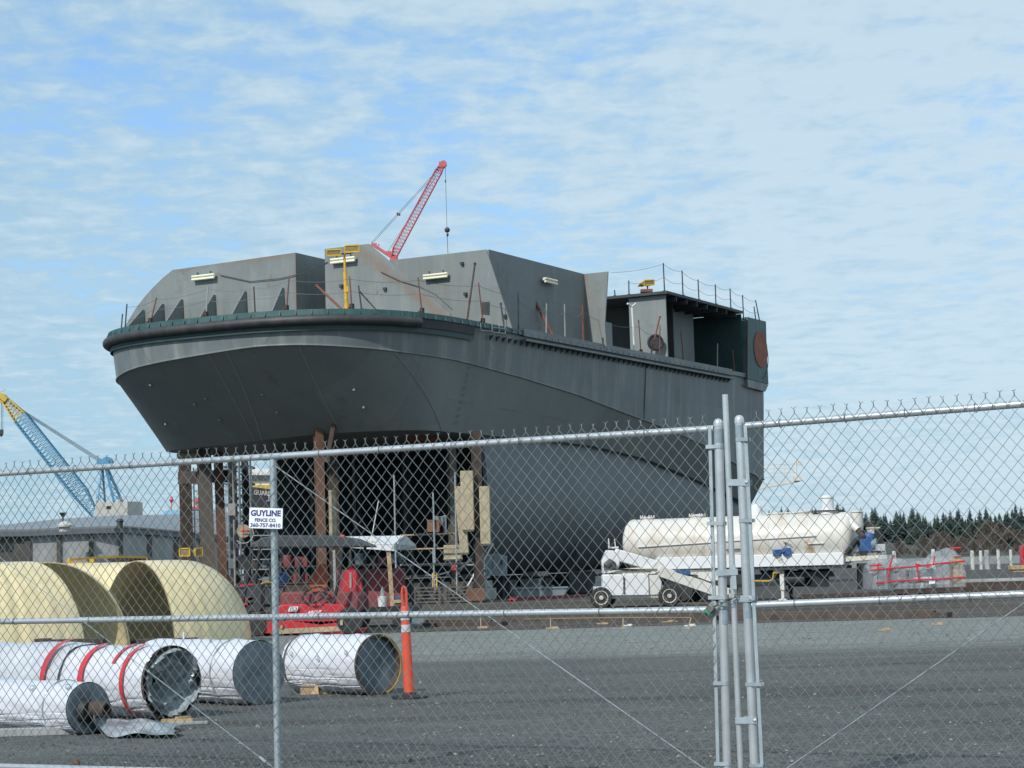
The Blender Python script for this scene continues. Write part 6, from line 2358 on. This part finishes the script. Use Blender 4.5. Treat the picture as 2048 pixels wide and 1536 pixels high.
lattice(b, Kc(42, 836, 2), Kc(8, 797, 2), 1.9, .8, Vector((0, 1, 0)), 7, .14, .08)
b.beam(Kc(14, 800, 1.6), Kc(-2, 790, 1.6), .9, .7)
b.lathe(Kc(2, 796, 1.4), (0, 1, 0), [(.7, 0), (.7, 1.2)], 16)
b.beam(Kc(-2, 785, 1.6), Kc(10, 781, 1.6), .08, .08); b.beam(Kc(9, 782, 1.6), Kc(9, 778, 1.6), .1, .1)
b.out('boom_tip', M['crane_yellow'], t)
b = MB()
for (x, y0) in ((3, 800), (6, 803)): b.tube(Kc(x, y0, 1.8), Kc(x - .5, 862, 1.8), .035, None, 5)
b.out('hoist_rope', M['cable'], t)
b = MB(); b.box(Kc(2.5, 864, 1.8), (.55, .4, .7)); b.lathe(Kc(2.5, 867, 1.8), (0, 0, -1), [(.25, 0), (.2, .3), (.02, .5)], 10); b.out('hook_block', M['darksteel'], t)
b = MB()
tp = [Kc(203, 930), Kc(218, 930)]
for (x, dy, k) in ((194, 0, 0), (210, 5, 0), (228, 0, 1), (244, 5, 1)):
    b.beam(Kc(x, 1003, dy), Kc(202 + 9 * k + 3 * (dy > 0), 934, 2), .28, .28)
for (f) in (.25, .5, .75):
    a0, a1 = Kc(194, 1003), Kc(202, 934, 2); c0, c1 = Kc(228, 1003), Kc(211, 934, 2); e0, e1 = Kc(210, 1003, 5), Kc(205, 934, 2); g0, g1 = Kc(244, 1003, 5), Kc(214, 934, 2)
    for (p, q) in (((a0, a1), (e0, e1)), ((c0, c1), (g0, g1))):
        b.beam(p[0] + (p[1] - p[0]) * f, q[0] + (q[1] - q[0]) * f, .12, .12)
        b.beam(p[0] + (p[1] - p[0]) * f, q[0] + (q[1] - q[0]) * (f - .25), .10, .10)
b.out('gantry', M['blue'], t)
b = MB(); b.box(Kc(208, 928, 2), (1.7, 1.6, 1.1)); b.lathe(Kc(213, 924, 1.4), (0, 1, 0), [(.75, 0), (.75, 1.4)], 16); b.box(Kc(201, 922, 2), (.3, 1.2, .5)); b.out('sheave_head', M['blue'], t)
b = MB()
for k in range(5): b.tube(Kc(208 - k, 922 + 1.4 * k, 1.6 + .3 * k), Kc(14 + 2 * k, 800 + 2.5 * k, 1.6 + .3 * k), .028, None, 5)
b.out('pendant_ropes', M['cable'], t)
b = MB()
for (x0, x1) in ((240, 262), (192, 200)):
    b = MB(); b.path([Kc(x0, 1003), Kc(x0, 994), Kc(x1, 993), Kc(x1, 1003)], .05, 5); b.path([Kc(x0, 998), Kc(x1, 998)], .04, 5)
    b.out('hand_rail', M['concrete_pale'], t)

# ------------------------------------------------------------------ red crane beyond the ship
dR = 300.0


def Rc(px, py, dy=0.0): return PX(px, py, dR + dy)


t = thing('luffing_crane', 'red lattice crane boom raised behind the ship deck with a hanging hook', 'crane', (Rc(792, 1110).x, dR, 0))
b = MB(); lattice(b, Rc(786, 517), Rc(794, 497), .7, 1.1, Vector((0, 1, 0)), 3, .16, .08); lattice(b, Rc(794, 497), Rc(876, 345), 1.1, 1.0, Vector((0, 1, 0)), 24, .11, .05); lattice(b, Rc(876, 345), Rc(884, 331), 1.0, .6, Vector((0, 1, 0)), 3, .15, .08); b.out('boom', M['crane_red'], t)
b = MB(); b.box(Rc(884.5, 330), (.95, .9, .9)); b.lathe(Rc(887, 327, -.5), (0, 1, 0), [(.5, 0), (.5, 1)], 14); b.out('boom_head', M['crane_red'], t)
b = MB(); b.beam(Rc(786, 516), Rc(743, 487.5), .55, .42); b.beam(Rc(790, 519), Rc(782, 505), .5, .5)
for (x, y) in ((749, 489), (752, 489.5), (757, 491)): b.beam(Rc(x, y + 1), Rc(x + .8, y - 3), .18, .18)
b.box(Rc(776, 506), (.9, .6, .5)); b.box(Rc(788, 519), (1.2, .8, .8)); b.out('back_mast', M['crane_red'], t)
b = MB()
for (a, c) in (((742, 486), (880, 334)), ((744, 488), (882, 336)), ((776, 503), (872, 352))): b.tube(Rc(*a), Rc(*c), .032, None, 5)
b.out('pendant_ropes', M['cable'], t)
b = MB()
for (x, y) in ((795, 428), (799, 429)): b.box(Rc(x, y), (.25, .2, .4))
b.out('rope_clamps', M['darksteel'], t)
b = MB(); b.tube(Rc(890.5, 329), Rc(894, 458), .035, None, 5); b.tube(Rc(894, 462), Rc(896, 507), .045, None, 5); b.out('hoist_rope', M['cable'], t)
b = MB(); b.sphere(Rc(894.5, 460), .42, n=12, m=8); b.box(Rc(891, 362.5), (.2, .2, .35)); b.lathe(Rc(895, 467), (0, 0, -1), [(.15, 0), (.2, .2), (.05, .5)], 8); b.out('hook_ball', M['darksteel'], t)
b = MB(); c = Rc(790, 522); lattice(b, Vector((c.x, dR + .6, 0)), Vector((c.x, dR + .6, c.z - .3)), 2.4, 2.4, Vector((1, 0, 0)), 22, .2, .1); b.out('tower', M['crane_red'], t)

# ------------------------------------------------------------------ other vessels glimpsed at the left
d = 260.0


def V(px, py, dy=0.0): return PX(px, py, d + dy)


t = thing('workboat', 'pale blue workboat deckhouse with railings above the warehouse roof', 'boat', (V(385, 1100).x, d, 0))
b = MB(); b.prism([V(322, 1040), V(330, 1022), V(345, 1020), V(428, 1020), V(432, 1040)], Vector((0, 8, 0))); b.out('deckhouse', M['boatblue'] if 'boatblue' in M else M['blue'], t, smooth=0)
b = MB(); b.prism([Vector((V(300, 1040).x, d - 1, .2)), Vector((V(450, 1040).x, d - 1, .2)), V(452, 1041, -1), V(298, 1041, -1)], Vector((0, 12, 0))); b.out('hull', M['darksteel'], t, smooth=0)
for (x0, x1, y0, y1) in ((301, 320, 1028, 1040), (332, 360, 1008, 1020)):
    b = MB()
    for k in range(6): b.path([V(x0 + (x1 - x0) * k / 5, y0), V(x0 + (x1 - x0) * k / 5, y1)], .05, 4)
    for k in range(3): b.path([V(x0, y0 + (y1 - y0) * k / 3), V(x1, y0 + (y1 - y0) * k / 3)], .05, 4)
    b.out('hand_rail', M['white'], t)
b = MB(); b.tube(V(343, 1020), V(343, 992), .06, None, 6); b.lathe(V(343, 1000), (0, 0, 1), [(.02, -.5), (.32, 0), (.02, .55)], 8); b.out('mast', M['crane_red'], t)
b = MB(); b.prism([V(376, 1020), V(376, 1006), V(384, 1003), V(400, 1003), V(400, 1020)], Vector((0, 3, 0))); b.prism([V(350, 1020), V(350, 1012), V(362, 1011), V(362, 1020)], Vector((0, 2, 0))); b.out('wheelhouse', M['white'], t, smooth=0)
b = MB(); b.beam(V(388, 1003, -.3), V(404, 996, -.3), .3, .4); b.beam(V(380, 1016, -.1), V(402, 1016, -.1), .2, .4); b.out('red_trim', M['crane_red'], t)

d = 190.0
t = thing('moored_vessel', 'dark hulled vessel with white lettering and a yellow rail behind the shores', 'boat', (V(520, 1100).x, d, 0))
b = MB(); b.prism([Vector((V(486, 1060).x, d, .1)), Vector((V(700, 1060).x, d, .1)), V(700, 983), V(545, 978), V(507, 974), V(490, 972), V(484, 985)], Vector((0, 9, 0))); b.out('hull', M['black'], t, smooth=0)
b = MB(); b.prism([V(502, 973.5, -.05), V(545, 979, -.05), V(600, 981, -.05), V(600, 973, -.05), V(545, 970, -.05), V(502, 969, -.05)], Vector((0, 8, 0))); b.out('yellow_rail', M['crane_yellow'], t, smooth=0)
b = MB(); b.prism([V(490, 970, .5), V(600, 970, .5), V(600, 961, .5), V(490, 961, .5)], Vector((0, 6, 0))); b.prism([V(500, 951, .8), V(600, 952, .8), V(600, 943, .8), V(500, 936, .8)], Vector((0, 5, 0))); b.out('superstructure', M['white_clean'], t, smooth=0)
b = MB(); b.prism([V(492, 961, .2), V(600, 961, .2), V(600, 951, .2), V(492, 950, .2)], Vector((0, 6.5, 0))); b.out('window_band', M['darksteel'], t, smooth=0)
b = MB(); put_text(b, 'GUAR', V(522, 985.5, -.06), (1, 0, -.10), (0, 0, 1), 1.35, .44, .02); b.out('lettering', M['concrete_pale'], t, smooth=0)
b = MB(); b.path([V(538, 982, -.1), V(538, 1002, -.1), V(533, 1002, -.1)], .05, 5); b.path([V(534, 990, -.1), V(541, 991, -.1)], .05, 5); b.out('anchor', M['white'], t)
b = MB()
for k in range(9): b.tube(V(488 + 7 * k, 961, .3), V(488 + 7 * k, 938, .3), .04, None, 4)
b.path([V(486, 945, .3), V(560, 946, .3)], .05, 4)
b.out('hand_rail', M['white'], t)

# ------------------------------------------------------------------ steel shores under the hull
def shore(label, top, bot, d, w=.36, h=.36, k='rust', pale=None):
    p1 = PX(top[0], top[1], d)
    p0 = Vector((PX(bot[0], bot[1], d).x, d, 0))
    t = thing('steel_shore', label, 'steel column', p0, 0, 'steel shores under the hull')
    b = MB(); b.ibeam(p0 + Vector((0, 0, .04)), p1, w, h, .035, Vector((1, .35, 0))); b.out('column', M[k], t, smooth=0)
    b = MB(); b.box(p0 + Vector((0, 0, .02)), (w * 1.7, h * 1.7, .04), .3); b.out('base_plate', M['rust'], t)
    return t


M['shore_grey'] = mat('grey_brown_column', (.12, .10, .085), .7, .1, .25, 1.2, streak=(.2, .12, .07), streak_amt=.4, streak_scale=(4, 4, .3))
M['shore_orange'] = mat('orange_rust_column', (.145, .072, .045), .8, 0, .3, 1.0, streak=(.16, .07, .04), streak_amt=.5, streak_scale=(4, 4, .3))
shore('dark brown shore column at the far left under the bow', (369, 903), (377, 1210), 92, .5, .5, 'rust')
shore('grey brown shore column with pale top on the bow plating, left of the scaffold', (406, 863), (419, 1210), 86, .55, .45, 'shore_grey')
shore('rusty orange shore column left of the scaffold tower', (436, 905), (448, 1210), 88, .34, .40, 'shore_orange')
shore('dark shore column behind the scaffold tower', (464, 912), (472, 1200), 96, .34, .34, 'darksteel')
shore('thin dark shore column right of the scaffold tower', (489, 912), (497, 1200), 97, .3, .3, 'darksteel')
shore('orange rusted shore column in the middle with grey top', (636.5, 848), (645, 1205), 81, .34, .34, 'shore_orange')
shore('brown shore column backing the tan timber in the middle', (664, 898), (672, 1205), 83, .38, .3, 'rust')
shore('brown shore column left of the tan timber pair', (903, 898), (909, 1205), 84, .30, .36, 'shore_grey')
shore('brown shore column standing right of the tan timber pair', (951.5, 862), (959, 1206), 80.7, .32, .34, 'rust')
for (a, c, d, lab) in (((376, 857), (408, 930), 85.5, 'rusty diagonal strut at the left shores'), ((669, 841), (654, 920), 80.5, 'rusty diagonal strut beside the middle shore')):
    b = MB(); b.beam(PX(*a, d), PX(*c, d), .18, .18); b.box(PX(*a, d), (.3, .3, .1)); b.box(PX(*c, d), (.26, .3, .2)); tag(b.out('diagonal_strut', M['rust'], bevel=.01), lab, 'strut')
b = MB(); b.beam(PX(360, 956, 90), PX(452, 952, 88.5), .30, .55); b.box(PX(372, 956, 90), (.1, .4, .7)); b.box(PX(444, 953, 88.8), (.1, .4, .7)); tag(b.out('cross_beam', M['rust'], bevel=.01), 'brown cross beam joining the left shore columns', 'beam')
b = MB(); b.box(PX(382, 900, 88), (.9, .9, .9)); b.box(PX(382, 912, 88), (1.1, 1.0, .2)); tag(b.out('packing_block', M['timber'], bevel=.03), 'timber packing block under the port corner of the bow', 'block')


def packer(label, px0, px1, y0, y1, d, lean=0):
    p0, p1 = PX(px0, y1, d), PX(px1, y0, d)
    c = (p0 + p1) / 2
    b = MB(); w = p1.x - p0.x
    b.prism([p0, Vector((p1.x, d, p0.z)), p1 + Vector((lean, 0, 0)), Vector((p0.x + lean, d, p1.z))], Vector((.03, .14, 0)))
    b.box((c.x + .02, d + .15, p0.z - .03), (w * .9, .2, .06))
    return tag(b.out('timber_packer', M['timber'], bevel=.012), label, 'timber', 'tan timbers strapped to the shores')


packer('tan timber strapped to the middle shore column', 659, 671, 980, 1090, 82.0)
packer('leaning tan timber, longest of the three at the right shore', 920, 934, 972, 1106, 80.4, -.16)
packer('highest tan timber left of the right shore column', 923, 945, 941, 1060, 80.2)
packer('tan timber right of the right shore column', 961, 978, 972, 1088, 80.2)
b = MB(); b.box(PX(906, 1106, 82.5), (.75, .5, .66)); b.box(PX(906, 1118, 82.4), (.8, .5, .05)); tag(b.out('packing_block', M['timber'], bevel=.03), 'tan timber block beside the right shore timbers', 'block')

# ------------------------------------------------------------------ scaffold stair tower at the left shores
dS = 100.0


def Sc(px, py, dy=0.0): return PX(px, py, dS + dy)


t = thing('scaffold_tower', 'pale tube scaffold stair tower behind the left shores', 'scaffold', (Sc(480, 1200).x, dS, 0))
b = MB()
for px in (456, 478, 500):
    for dy in (0, 2.2):
        b.tube(Vector((Sc(px + 4, 1100, dy).x, dS + dy, 0)), Sc(px, 920, dy), .06, None, 6)
b.out('uprights', M['cabinet'], t)
for dy in (0, 2.2):
    b = MB()
    for py in (938, 957, 966, 973, 982, 990, 1008, 1030, 1050, 1072, 1087, 1100, 1120, 1140, 1160):
        b.tube(Sc(448, py + .0, dy), Sc(504 if py < 1030 else 552, py - 1.5, dy), .032, None, 5)
    for px in (452, 503): b.tube(Sc(px, 938, dy), Sc(px, 1160, dy), .03, None, 5)
    b.out('ledgers', M['galv_dull'], t)
b = MB()
for i, py in enumerate((952, 985, 1018, 1052, 1086, 1120, 1150)):
    a, c = (457, 500) if i % 2 else (500, 457)
    b.beam(Sc(a, py + 26, .5), Sc(c, py - 6, .5), .35, .12)
    b.beam(Sc(a, py + 10, .1), Sc(c, py - 22, .1), .06, .06)
b.out('stair_flight', M['darksteel'], t)
for (py) in (935, 968, 1010, 1075, 1112, 1150):
    b = MB(); b.box(Sc(479, py, 1.1), (1.3, 2.2, .10)); b.out('platform', M['darksteel'], t)
b = MB()
for k in range(10):
    b.tube(Sc(387, 940 + 14 * k, -8), Sc(398, 940 + 14 * k, -8), .03, None, 5)
for x in (387, 398): b.tube(Sc(x, 935, -8), Vector((Sc(x + 5, 1100, -8).x, dS - 8, 0)), .035, None, 5)
tag(b.out('caged_ladder', M['concrete']), 'narrow grey ladder between the two leftmost shore columns', 'ladder')
b = MB(); b.tube(Vector((PX(470, 1150, 93).x, 93, 0)), PX(466, 925, 93), .05, None, 6); b.box(Vector((PX(470, 1150, 93).x, 93, .03)), (.4, .4, .06)); b.box(PX(464, 1019, 92.9), (.35, .3, .55)); tag(b.out('cable_pole', M['concrete']), 'thin grey pole with a small red box before the scaffold', 'pole')
# round cable-drum disc with red cross hanging at the scaffold
cdr = PX(487, 1062, 84)
t = thing('round_target_sign', 'round beige disc marked with a red cross in a white hoop', 'sign', cdr)
b = MB(); b.lathe(cdr, (.15, -1, 0), [(.28, -.02), (.28, .02)], 32); b.out('disc', M['timber'], t)
b = MB(); b.beam(cdr + Vector((0, -.03, .29)), cdr + Vector((0, -.03, -.29)), .03, .012, (0, 1, 0)); b.beam(cdr + Vector((-.26, -.03, -.03)), cdr + Vector((.26, -.03, .02)), .06, .012, (0, 1, 0)); b.out('red_cross', M['ink_red'], t)
b = MB(); b.beam(cdr + Vector((-.27, -.025, -.14)), cdr + Vector((.27, -.025, -.13)), .035, .012, (0, 1, 0)); b.out('dark_line', M['ink_black'], t)
b = MB(); b.torus(cdr + Vector((0, 0, -.1)), (.15, -1, 0), .41, .014, 26, 6, 0, PI * 1.0); hp = b.out('hoop', M['white'], t)
# yellow lamps on a stand at the left shores
p = PX(386, 1108, 80)
t = thing('floodlight_stand', 'yellow twin floodlight stand behind the right fibreglass shell', 'work light', (p.x, 80, 0))
b = MB(); b.tube((p.x, 80, 0), PX(386, 1100, 80), .05, None, 8); b.tube(PX(372, 1112, 80), PX(398, 1110, 80), .035, None, 6); b.out('stand', M['cabinet'], t)
lamp_head(t, PX(371, 1104, 79.8), Vector((1, .1, 0)), Vector((-.2, -1, -.1)), .40, .30, .2)
lamp_head(t, PX(395, 1104, 79.8), Vector((.7, .7, .1)), Vector((.6, -.7, -.1)), .35, .32, .2)
p = PX(386, 1128, 81)
b = MB(); b.box((p.x, 81, .65), (1.1, .8, 1.3)); b.box((p.x, 80.97, 1.0), (.9, .8, .04)); tag(b.out('generator', M['concrete'], bevel=.05), 'pale grey generator box behind the right fibreglass shell', 'generator')

# ------------------------------------------------------------------ gear below the hull
d = 82.0


def U(px, py, dy=0.0): return PX(px, py, d + dy)


b = MB()
t = thing('guard_rail', 'pale tube guard rail across the dark opening of the lower hull', 'railing', (U(850, 1190).x, d, 0))
for (y0, y1, k) in ((1071, 1067, 'wood'), (1099, 1096, 'wood'), (1130, 1130, 'concrete')):
    b = MB(); b.tube(U(800, y0), U(918 if y0 < 1120 else 950, y1), .035, None, 6); b.out('rail', M[k], t)
for (x, y0, y1) in ((912, 945, 1188), (790, 950, 1150), (868, 985, 1128), (868, 1098, 1190)):
    b = MB(); b.tube(U(x - 2, y0, -.1), U(x + 2, y1, -.1), .035, None, 6); b.out('upright', M['galv_dull'], t)
b = MB(); b.box(U(867, 1052, .2), (.5, .4, .50)); b.box(U(867, 1041.5, .2), (.54, .44, .05)); tag(b.out('carton', M['cardboard'] if 'cardboard' in M else M['shore_orange'], bevel=.015), 'brown box standing on the upper guard rail ledge', 'box')
b = MB(); b.box(U(877, 1041, .4), (.42, .3, .34)); b.box(U(890, 1050, .5), (.14, .3, .8)); tag(b.out('junction_box', M['cabinet'], bevel=.02), 'grey electrical box behind the brown box', 'box')
b = MB(); b.box(U(868, 1069, .3), (1.6, .8, .06)); b.box(U(868, 1128, .3), (2.6, .9, .08)); b.box(U(840, 1071, .5), (.1, .1, .2)); tag(b.out('work_platform', M['darksteel']), 'dark work platform behind the guard rail', 'platform')
b = MB(); b.torus(U(908, 1136, -.2), (.1, -1, 0), .085, .03, 18, 8)
for g in (0, 1.57): b.beam(U(908, 1136, -.2) + Vector((math.cos(g), 0, math.sin(g))) * .08, U(908, 1136, -.2) - Vector((math.cos(g), 0, math.sin(g))) * .08, .02, .02)
tag(b.out('hose_reel', M['tape']), 'small red ring hanging on the guard rail upright', 'ring')
t = thing('step_ladder', 'yellow step ladder under the guard rail platform', 'ladder', (U(870, 1190).x, d - .3, 0))
b = MB()
for x in (865, 873): b.beam(U(x, 1146, -.3), U(x + 1, 1190, -.5), .04, .06)
b.out('stile', M['yellow'], t)
b = MB()
for k in range(5): b.beam(U(865, 1151 + 9 * k, -.34), U(873.5, 1151 + 9 * k, -.34), .03, .03)
b.out('rungs', M['yellow'], t)
# cabinets
t = thing('control_cabinet', 'grey steel control cabinet right of the right shore column', 'cabinet', (U(990, 1190).x, d, 0))
b = MB(); b.prism([U(965, 1152), U(965, 1108), U(985, 1108), U(985, 1152)], Vector((.1, .7, 0))); b.prism([U(986, 1153), U(986, 1106), U(1012, 1112), U(1012, 1152)], Vector((.05, .6, 0))); cb = b.out('body', M['cabinet'], t, bevel=.02)
b = MB(); b.box(U(1003, 1124, -.03), (.07, .03, .22)); b.out('handle', M['black'], cb)
b = MB(); put_text(b, 'M', U(970, 1139, -.03), (1, 0, 0), (0, 0, 1), .15, .15, .02); b.out('lettering', M['concrete_pale'], cb, smooth=0)
for x in (968, 1008): 
    b = MB(); b.beam(U(x, 1152, .3), Vector((U(x, 1200, .3).x, d + .3, 0)), .08, .08); b.out('leg', M['darksteel'], t)
b = MB(); b.tube(U(919, 1200, -.6), U(948, 1150, -.5), .035, None, 8); b.lathe(U(948, 1150, -.5), (.4, 0, 1), [(.05, -.05), (.05, .05)], 8); tag(b.out('light_stick', M['white_clean']), 'lower slanting white light tube at the right shore', 'light tube')
b = MB(); b.tube(U(966, 1124, -.6), U(985, 1089, -.5), .035, None, 8); b.lathe(U(985, 1089, -.5), (.4, 0, 1), [(.05, -.05), (.05, .05)], 8); tag(b.out('light_stick', M['white_clean']), 'upper slanting white light tube by the control cabinet', 'light tube')
# pallets, box, low beams
for k in range(2):
    t = thing('wood_pallet_stack', ('stack of weathered wood slats, left of two below the guard rail', 'stack of weathered wood slats, right of two below the guard rail')[k], 'timber', (U(855 + 62 * k, 1205, -1).x, d - 1, 0))
    c = U(855 + 62 * k, 1200, -1)
    for q in range(5):
        b = MB(); b.box((c.x, d - 1, .08 + .14 * q), (1.2, 1.0, .05)); b.box((c.x - .5, d - 1, .02 + .14 * q), (.1, 1.0, .08)); b.box((c.x + .5, d - 1, .02 + .14 * q), (.1, 1.0, .08)); b.out('slats', M['shore_grey'], t)
b = MB(); c = U(952, 1205, -1.5); b.box((c.x, d - 1.5, .32), (.75, .6, .5)); b.box((c.x, d - 1.5, .04), (.6, .5, .08)); tag(b.out('steel_box', M['shore_orange'], bevel=.02), 'orange rusty steel box at the foot of the right shore', 'box')
b = MB(); b.prism([U(1018, 1206, -1), U(1165, 1199, 3), U(1165, 1190, 3), U(1018, 1196, -1)], Vector((.2, .4, 0))); b.prism([U(1018, 1196.5, -1.1), U(1165, 1190.5, 3), U(1165, 1189, 3), U(1018, 1194.5, -1.1)], Vector((.2, .6, 0))); tag(b.out('steel_girder', M['red_dark'], smooth=0), 'long dark red girder lying below the hull', 'girder')
b = MB(); b.box(U(1024, 1202, -1.3), (.10, .05, .3), 0, Matrix.Rotation(.8, 3, 'Y')); b.box(U(1024, 1202, -1.3), (.10, .05, .3), 0, Matrix.Rotation(-.8, 3, 'Y')); tag(b.out('tape_cross', M['tape']), 'small red cross marker on the dark red girder', 'marker')
# keel blocks
for k in range(6):
    for side, yy in (('near', -5.0), ('far', 0.0)):
        x = 12.6 + 5.6 * k
        p = S(x, yy, 0)
        b = MB(); b.box(p + Vector((0, 0, .25)), (1.5, 1.2, .5), TH); b.box(p + Vector((0, 0, .66)), (1.2, 1.0, .32), TH); b.box(p + Vector((0, 0, .93 + (.1 if yy else 0))), (1.0, .9, .22), TH)
        nth = ('first', 'second', 'third', 'fourth', 'fifth', 'sixth')[k]
        if side == 'near' or k == 0:
            tag(b.out('keel_block', M['concrete'], bevel=.03), f'dark keel block under the {"near side" if side == "near" else "middle"} of the lower hull, {nth} from the bow', 'keel block', 'keel blocks under the lower hull')
# string line with stakes on the dirt, scraps
d = 50.0
for i, (px, lab) in enumerate(((1101, 'thin pale stake, left of the string line'), (1246, 'thin pale stake in the middle of the string line'), (1376, 'leaning pale stake, right of the string line'), (962, 'short pale stake left of the rusty strips'))):
    c = GR(px, 1257 if i < 3 else 1255)
    top = PX(px + (0 if i < 2 else 6 if i == 2 else -1), 1236, c.y)
    b = MB(); b.prism([c + Vector((-.012, 0, 0)), c + Vector((.012, 0, 0)), top + Vector((.012, 0, 0)), top + Vector((-.012, 0, 0))], Vector((0, .02, 0))); b.box(c + Vector((0, .01, .01)), (.12, .1, .02)); tag(b.out('survey_stake', M['timber']), lab, 'stake', 'stakes along the string line')
b = MB(); pts = [GR(1060, 1262), GR(1101, 1257), GR(1246, 1257), GR(1382, 1257)]
b.path([PX(1050, 1238, 44.5), PX(1101, 1237, GR(1101, 1257).y), PX(1246, 1235, GR(1246, 1257).y), PX(1382, 1235, GR(1376, 1257).y)], .006, 5)
tag(b.out('string_line', M['wood']), 'pale string stretched between the stakes above the dirt', 'string')
rnd = random.Random(9)
for (px, py, ln, wdt, m, lab) in ((1105, 1258, .30, .10, 'wood', 'scrap of pale wood at the foot of the left stake'), (1206, 1249, .28, .10, 'wood', 'tan scrap of wood by the middle stake, left'), (1255, 1253, .22, .07, 'white', 'small white scrap by the middle stake'),
                                  (1340, 1245, .34, .12, 'wood', 'tan board scrap left of the leaning stake'), (1380, 1253, .25, .06, 'white', 'white scrap at the leaning stake'), (966, 1257, .25, .07, 'wood', 'pale splinter by the short stake'),
                                  (1190, 1240, .9, .05, 'timber', 'long thin lath on the dirt'), (1770, 1262, .30, .08, 'wood', 'small bent scrap on the gravel at the right'), (1875, 1250, .22, .05, 'wood', 'pale splinter on the gravel at the far right'), (355, 1445, .30, .10, 'wood', 'scrap of brown wood in front of the taped pipe')):
    c = GR(px, py)
    b = MB(); b.box(c + Vector((0, 0, .02)), (ln, wdt, .03), rnd.uniform(-.5, .5)); b.box(c + Vector((.05, .03, .045)), (ln * .5, wdt * .6, .02), rnd.uniform(-.9, .9)); tag(b.out('wood_scrap', M[m]), lab, 'scrap')
for (x0, x1, y, m, lab) in ((846, 1010, 1254, 'rust', 'flat rusty orange steel strip on the dirt behind the delineator'), (1010, 1440, 1245, 'earth_bar', 'long dark mud-caked beam lying along the dirt'), (1445, 1900, 1240, 'earth_bar', 'long dark bar lying across the yard right of the gate posts')):
    a, c = GR(x0, y), GR(x1, y - .028 * (x1 - x0) * .4)
    b = MB(); b.beam(a + Vector((0, 0, .06)), c + Vector((0, 0, .06)), .35, .12); b.beam(a + Vector((.1, .1, .14)), c + Vector((-.3, .1, .14)), .12, .05); tag(b.out('steel_bar', M[m], bevel=.01), lab, 'steel bar')

# ------------------------------------------------------------------ darker clutter filling the space below the hull
t = thing('light_blocker_beams', 'dark beams added under the lower hull to block the light behind', 'cradle', S(20, -1, 0), 0)  # added beams that block the bright ground visible beneath the hull
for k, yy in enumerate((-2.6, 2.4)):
    b = MB(); b.beam(S(XF + .4, yy, .52), S(39.5, yy, .52), .7, .86); b.out('blocker_beam', M['opening'], t)
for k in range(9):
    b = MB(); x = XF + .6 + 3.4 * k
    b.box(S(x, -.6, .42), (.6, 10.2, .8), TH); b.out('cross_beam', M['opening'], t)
rnd = random.Random(77)
for (px0, px1, d_, lab, n, cols) in ((448, 540, 93.0, 'dark steel rack of boxes and scrap behind the left shores', 9, ('rust', 'darksteel', 'concrete', 'red_dark', 'cabinet')),
                                     (556, 640, 88.0, 'dark steel rack of gear behind the tractor canopy', 7, ('darksteel', 'rust', 'cabinet', 'red_dark')),
                                     (700, 795, 87.0, 'dark steel rack of drums and boxes behind the white cart roof', 8, ('darksteel', 'rust', 'red_dark', 'cabinet'))):
    x0, x1 = PX(px0, 1150, d_).x, PX(px1, 1150, d_).x
    t = thing('storage_rack', lab, 'rack', ((x0 + x1) / 2, d_, 0), 0, 'racks of gear below the hull')
    for x in (x0, (x0 + x1) / 2, x1):
        b = MB()
        for dy in (0, 1.1): b.beam((x, d_ + dy, 0), (x, d_ + dy, 2.05), .09, .09)
        b.beam((x, d_, .2), (x, d_ + 1.1, 1.9), .06, .06)
        b.out('upright', M['darksteel'], t)
    for z in (.25, .95, 1.65):
        b = MB(); b.box(((x0 + x1) / 2, d_ + .55, z), (x1 - x0, 1.1, .06)); b.out('shelf', M['rust'], t)
        q = x0 + .15
        while q < x1 - .3:
            w = rnd.uniform(.22, .6); h = rnd.uniform(.2, .55)
            b = MB()
            if rnd.random() < .3: b.lathe((q + w / 2, d_ + .4, z + .03), (0, 0, 1), [(w * .45, 0), (w * .45, h), (w * .3, h + .03)], 12)
            else:
                b.box((q + w / 2, d_ + .4, z + .03 + h / 2), (w, .5, h), rnd.uniform(-.15, .15)); b.box((q + w / 2, d_ + .4, z + .045 + h), (w * .9, .45, .03), rnd.uniform(-.1, .1))
            b.out('stored_box', M[cols[rnd.randrange(len(cols))]], t, bevel=.01)
            q += w + rnd.uniform(.03, .3)
for (px, py, d_, lab, k, sz) in ((520, 1176, 84.0, 'dark grey steel skip at the foot of the scaffold', 'darksteel', (2.2, 1.3, .9)), (1080, 1196, 84.0, 'low dark grey plate stack below the near side of the hull', 'cabinet', (2.4, 1.2, .5)),
                                 (1165, 1190, 92.0, 'dark welding set under the hull behind the boom lift', 'darksteel', (1.3, .9, 1.1)), (600, 1180, 84.0, 'brown steel bin behind the tractor seat', 'rust', (1.5, 1.0, 1.0))):
    p = PX(px, py, d_)
    b = MB(); x, y = p.x, d_
    w, dp_, h = sz
    b.prism([(x - w / 2, y, h), (x + w / 2, y, h), (x + w * .42, y, .1), (x - w * .42, y, .1)], Vector((0, dp_, 0)))
    b.box((x, y + dp_ / 2, .05), (w * .8, dp_ * .8, .1)); b.beam((x - w / 2, y - .02, h - .04), (x + w / 2, y - .02, h - .04), .05, .08)
    tag(b.out('steel_skip', M[k], bevel=.02), lab, 'skip')
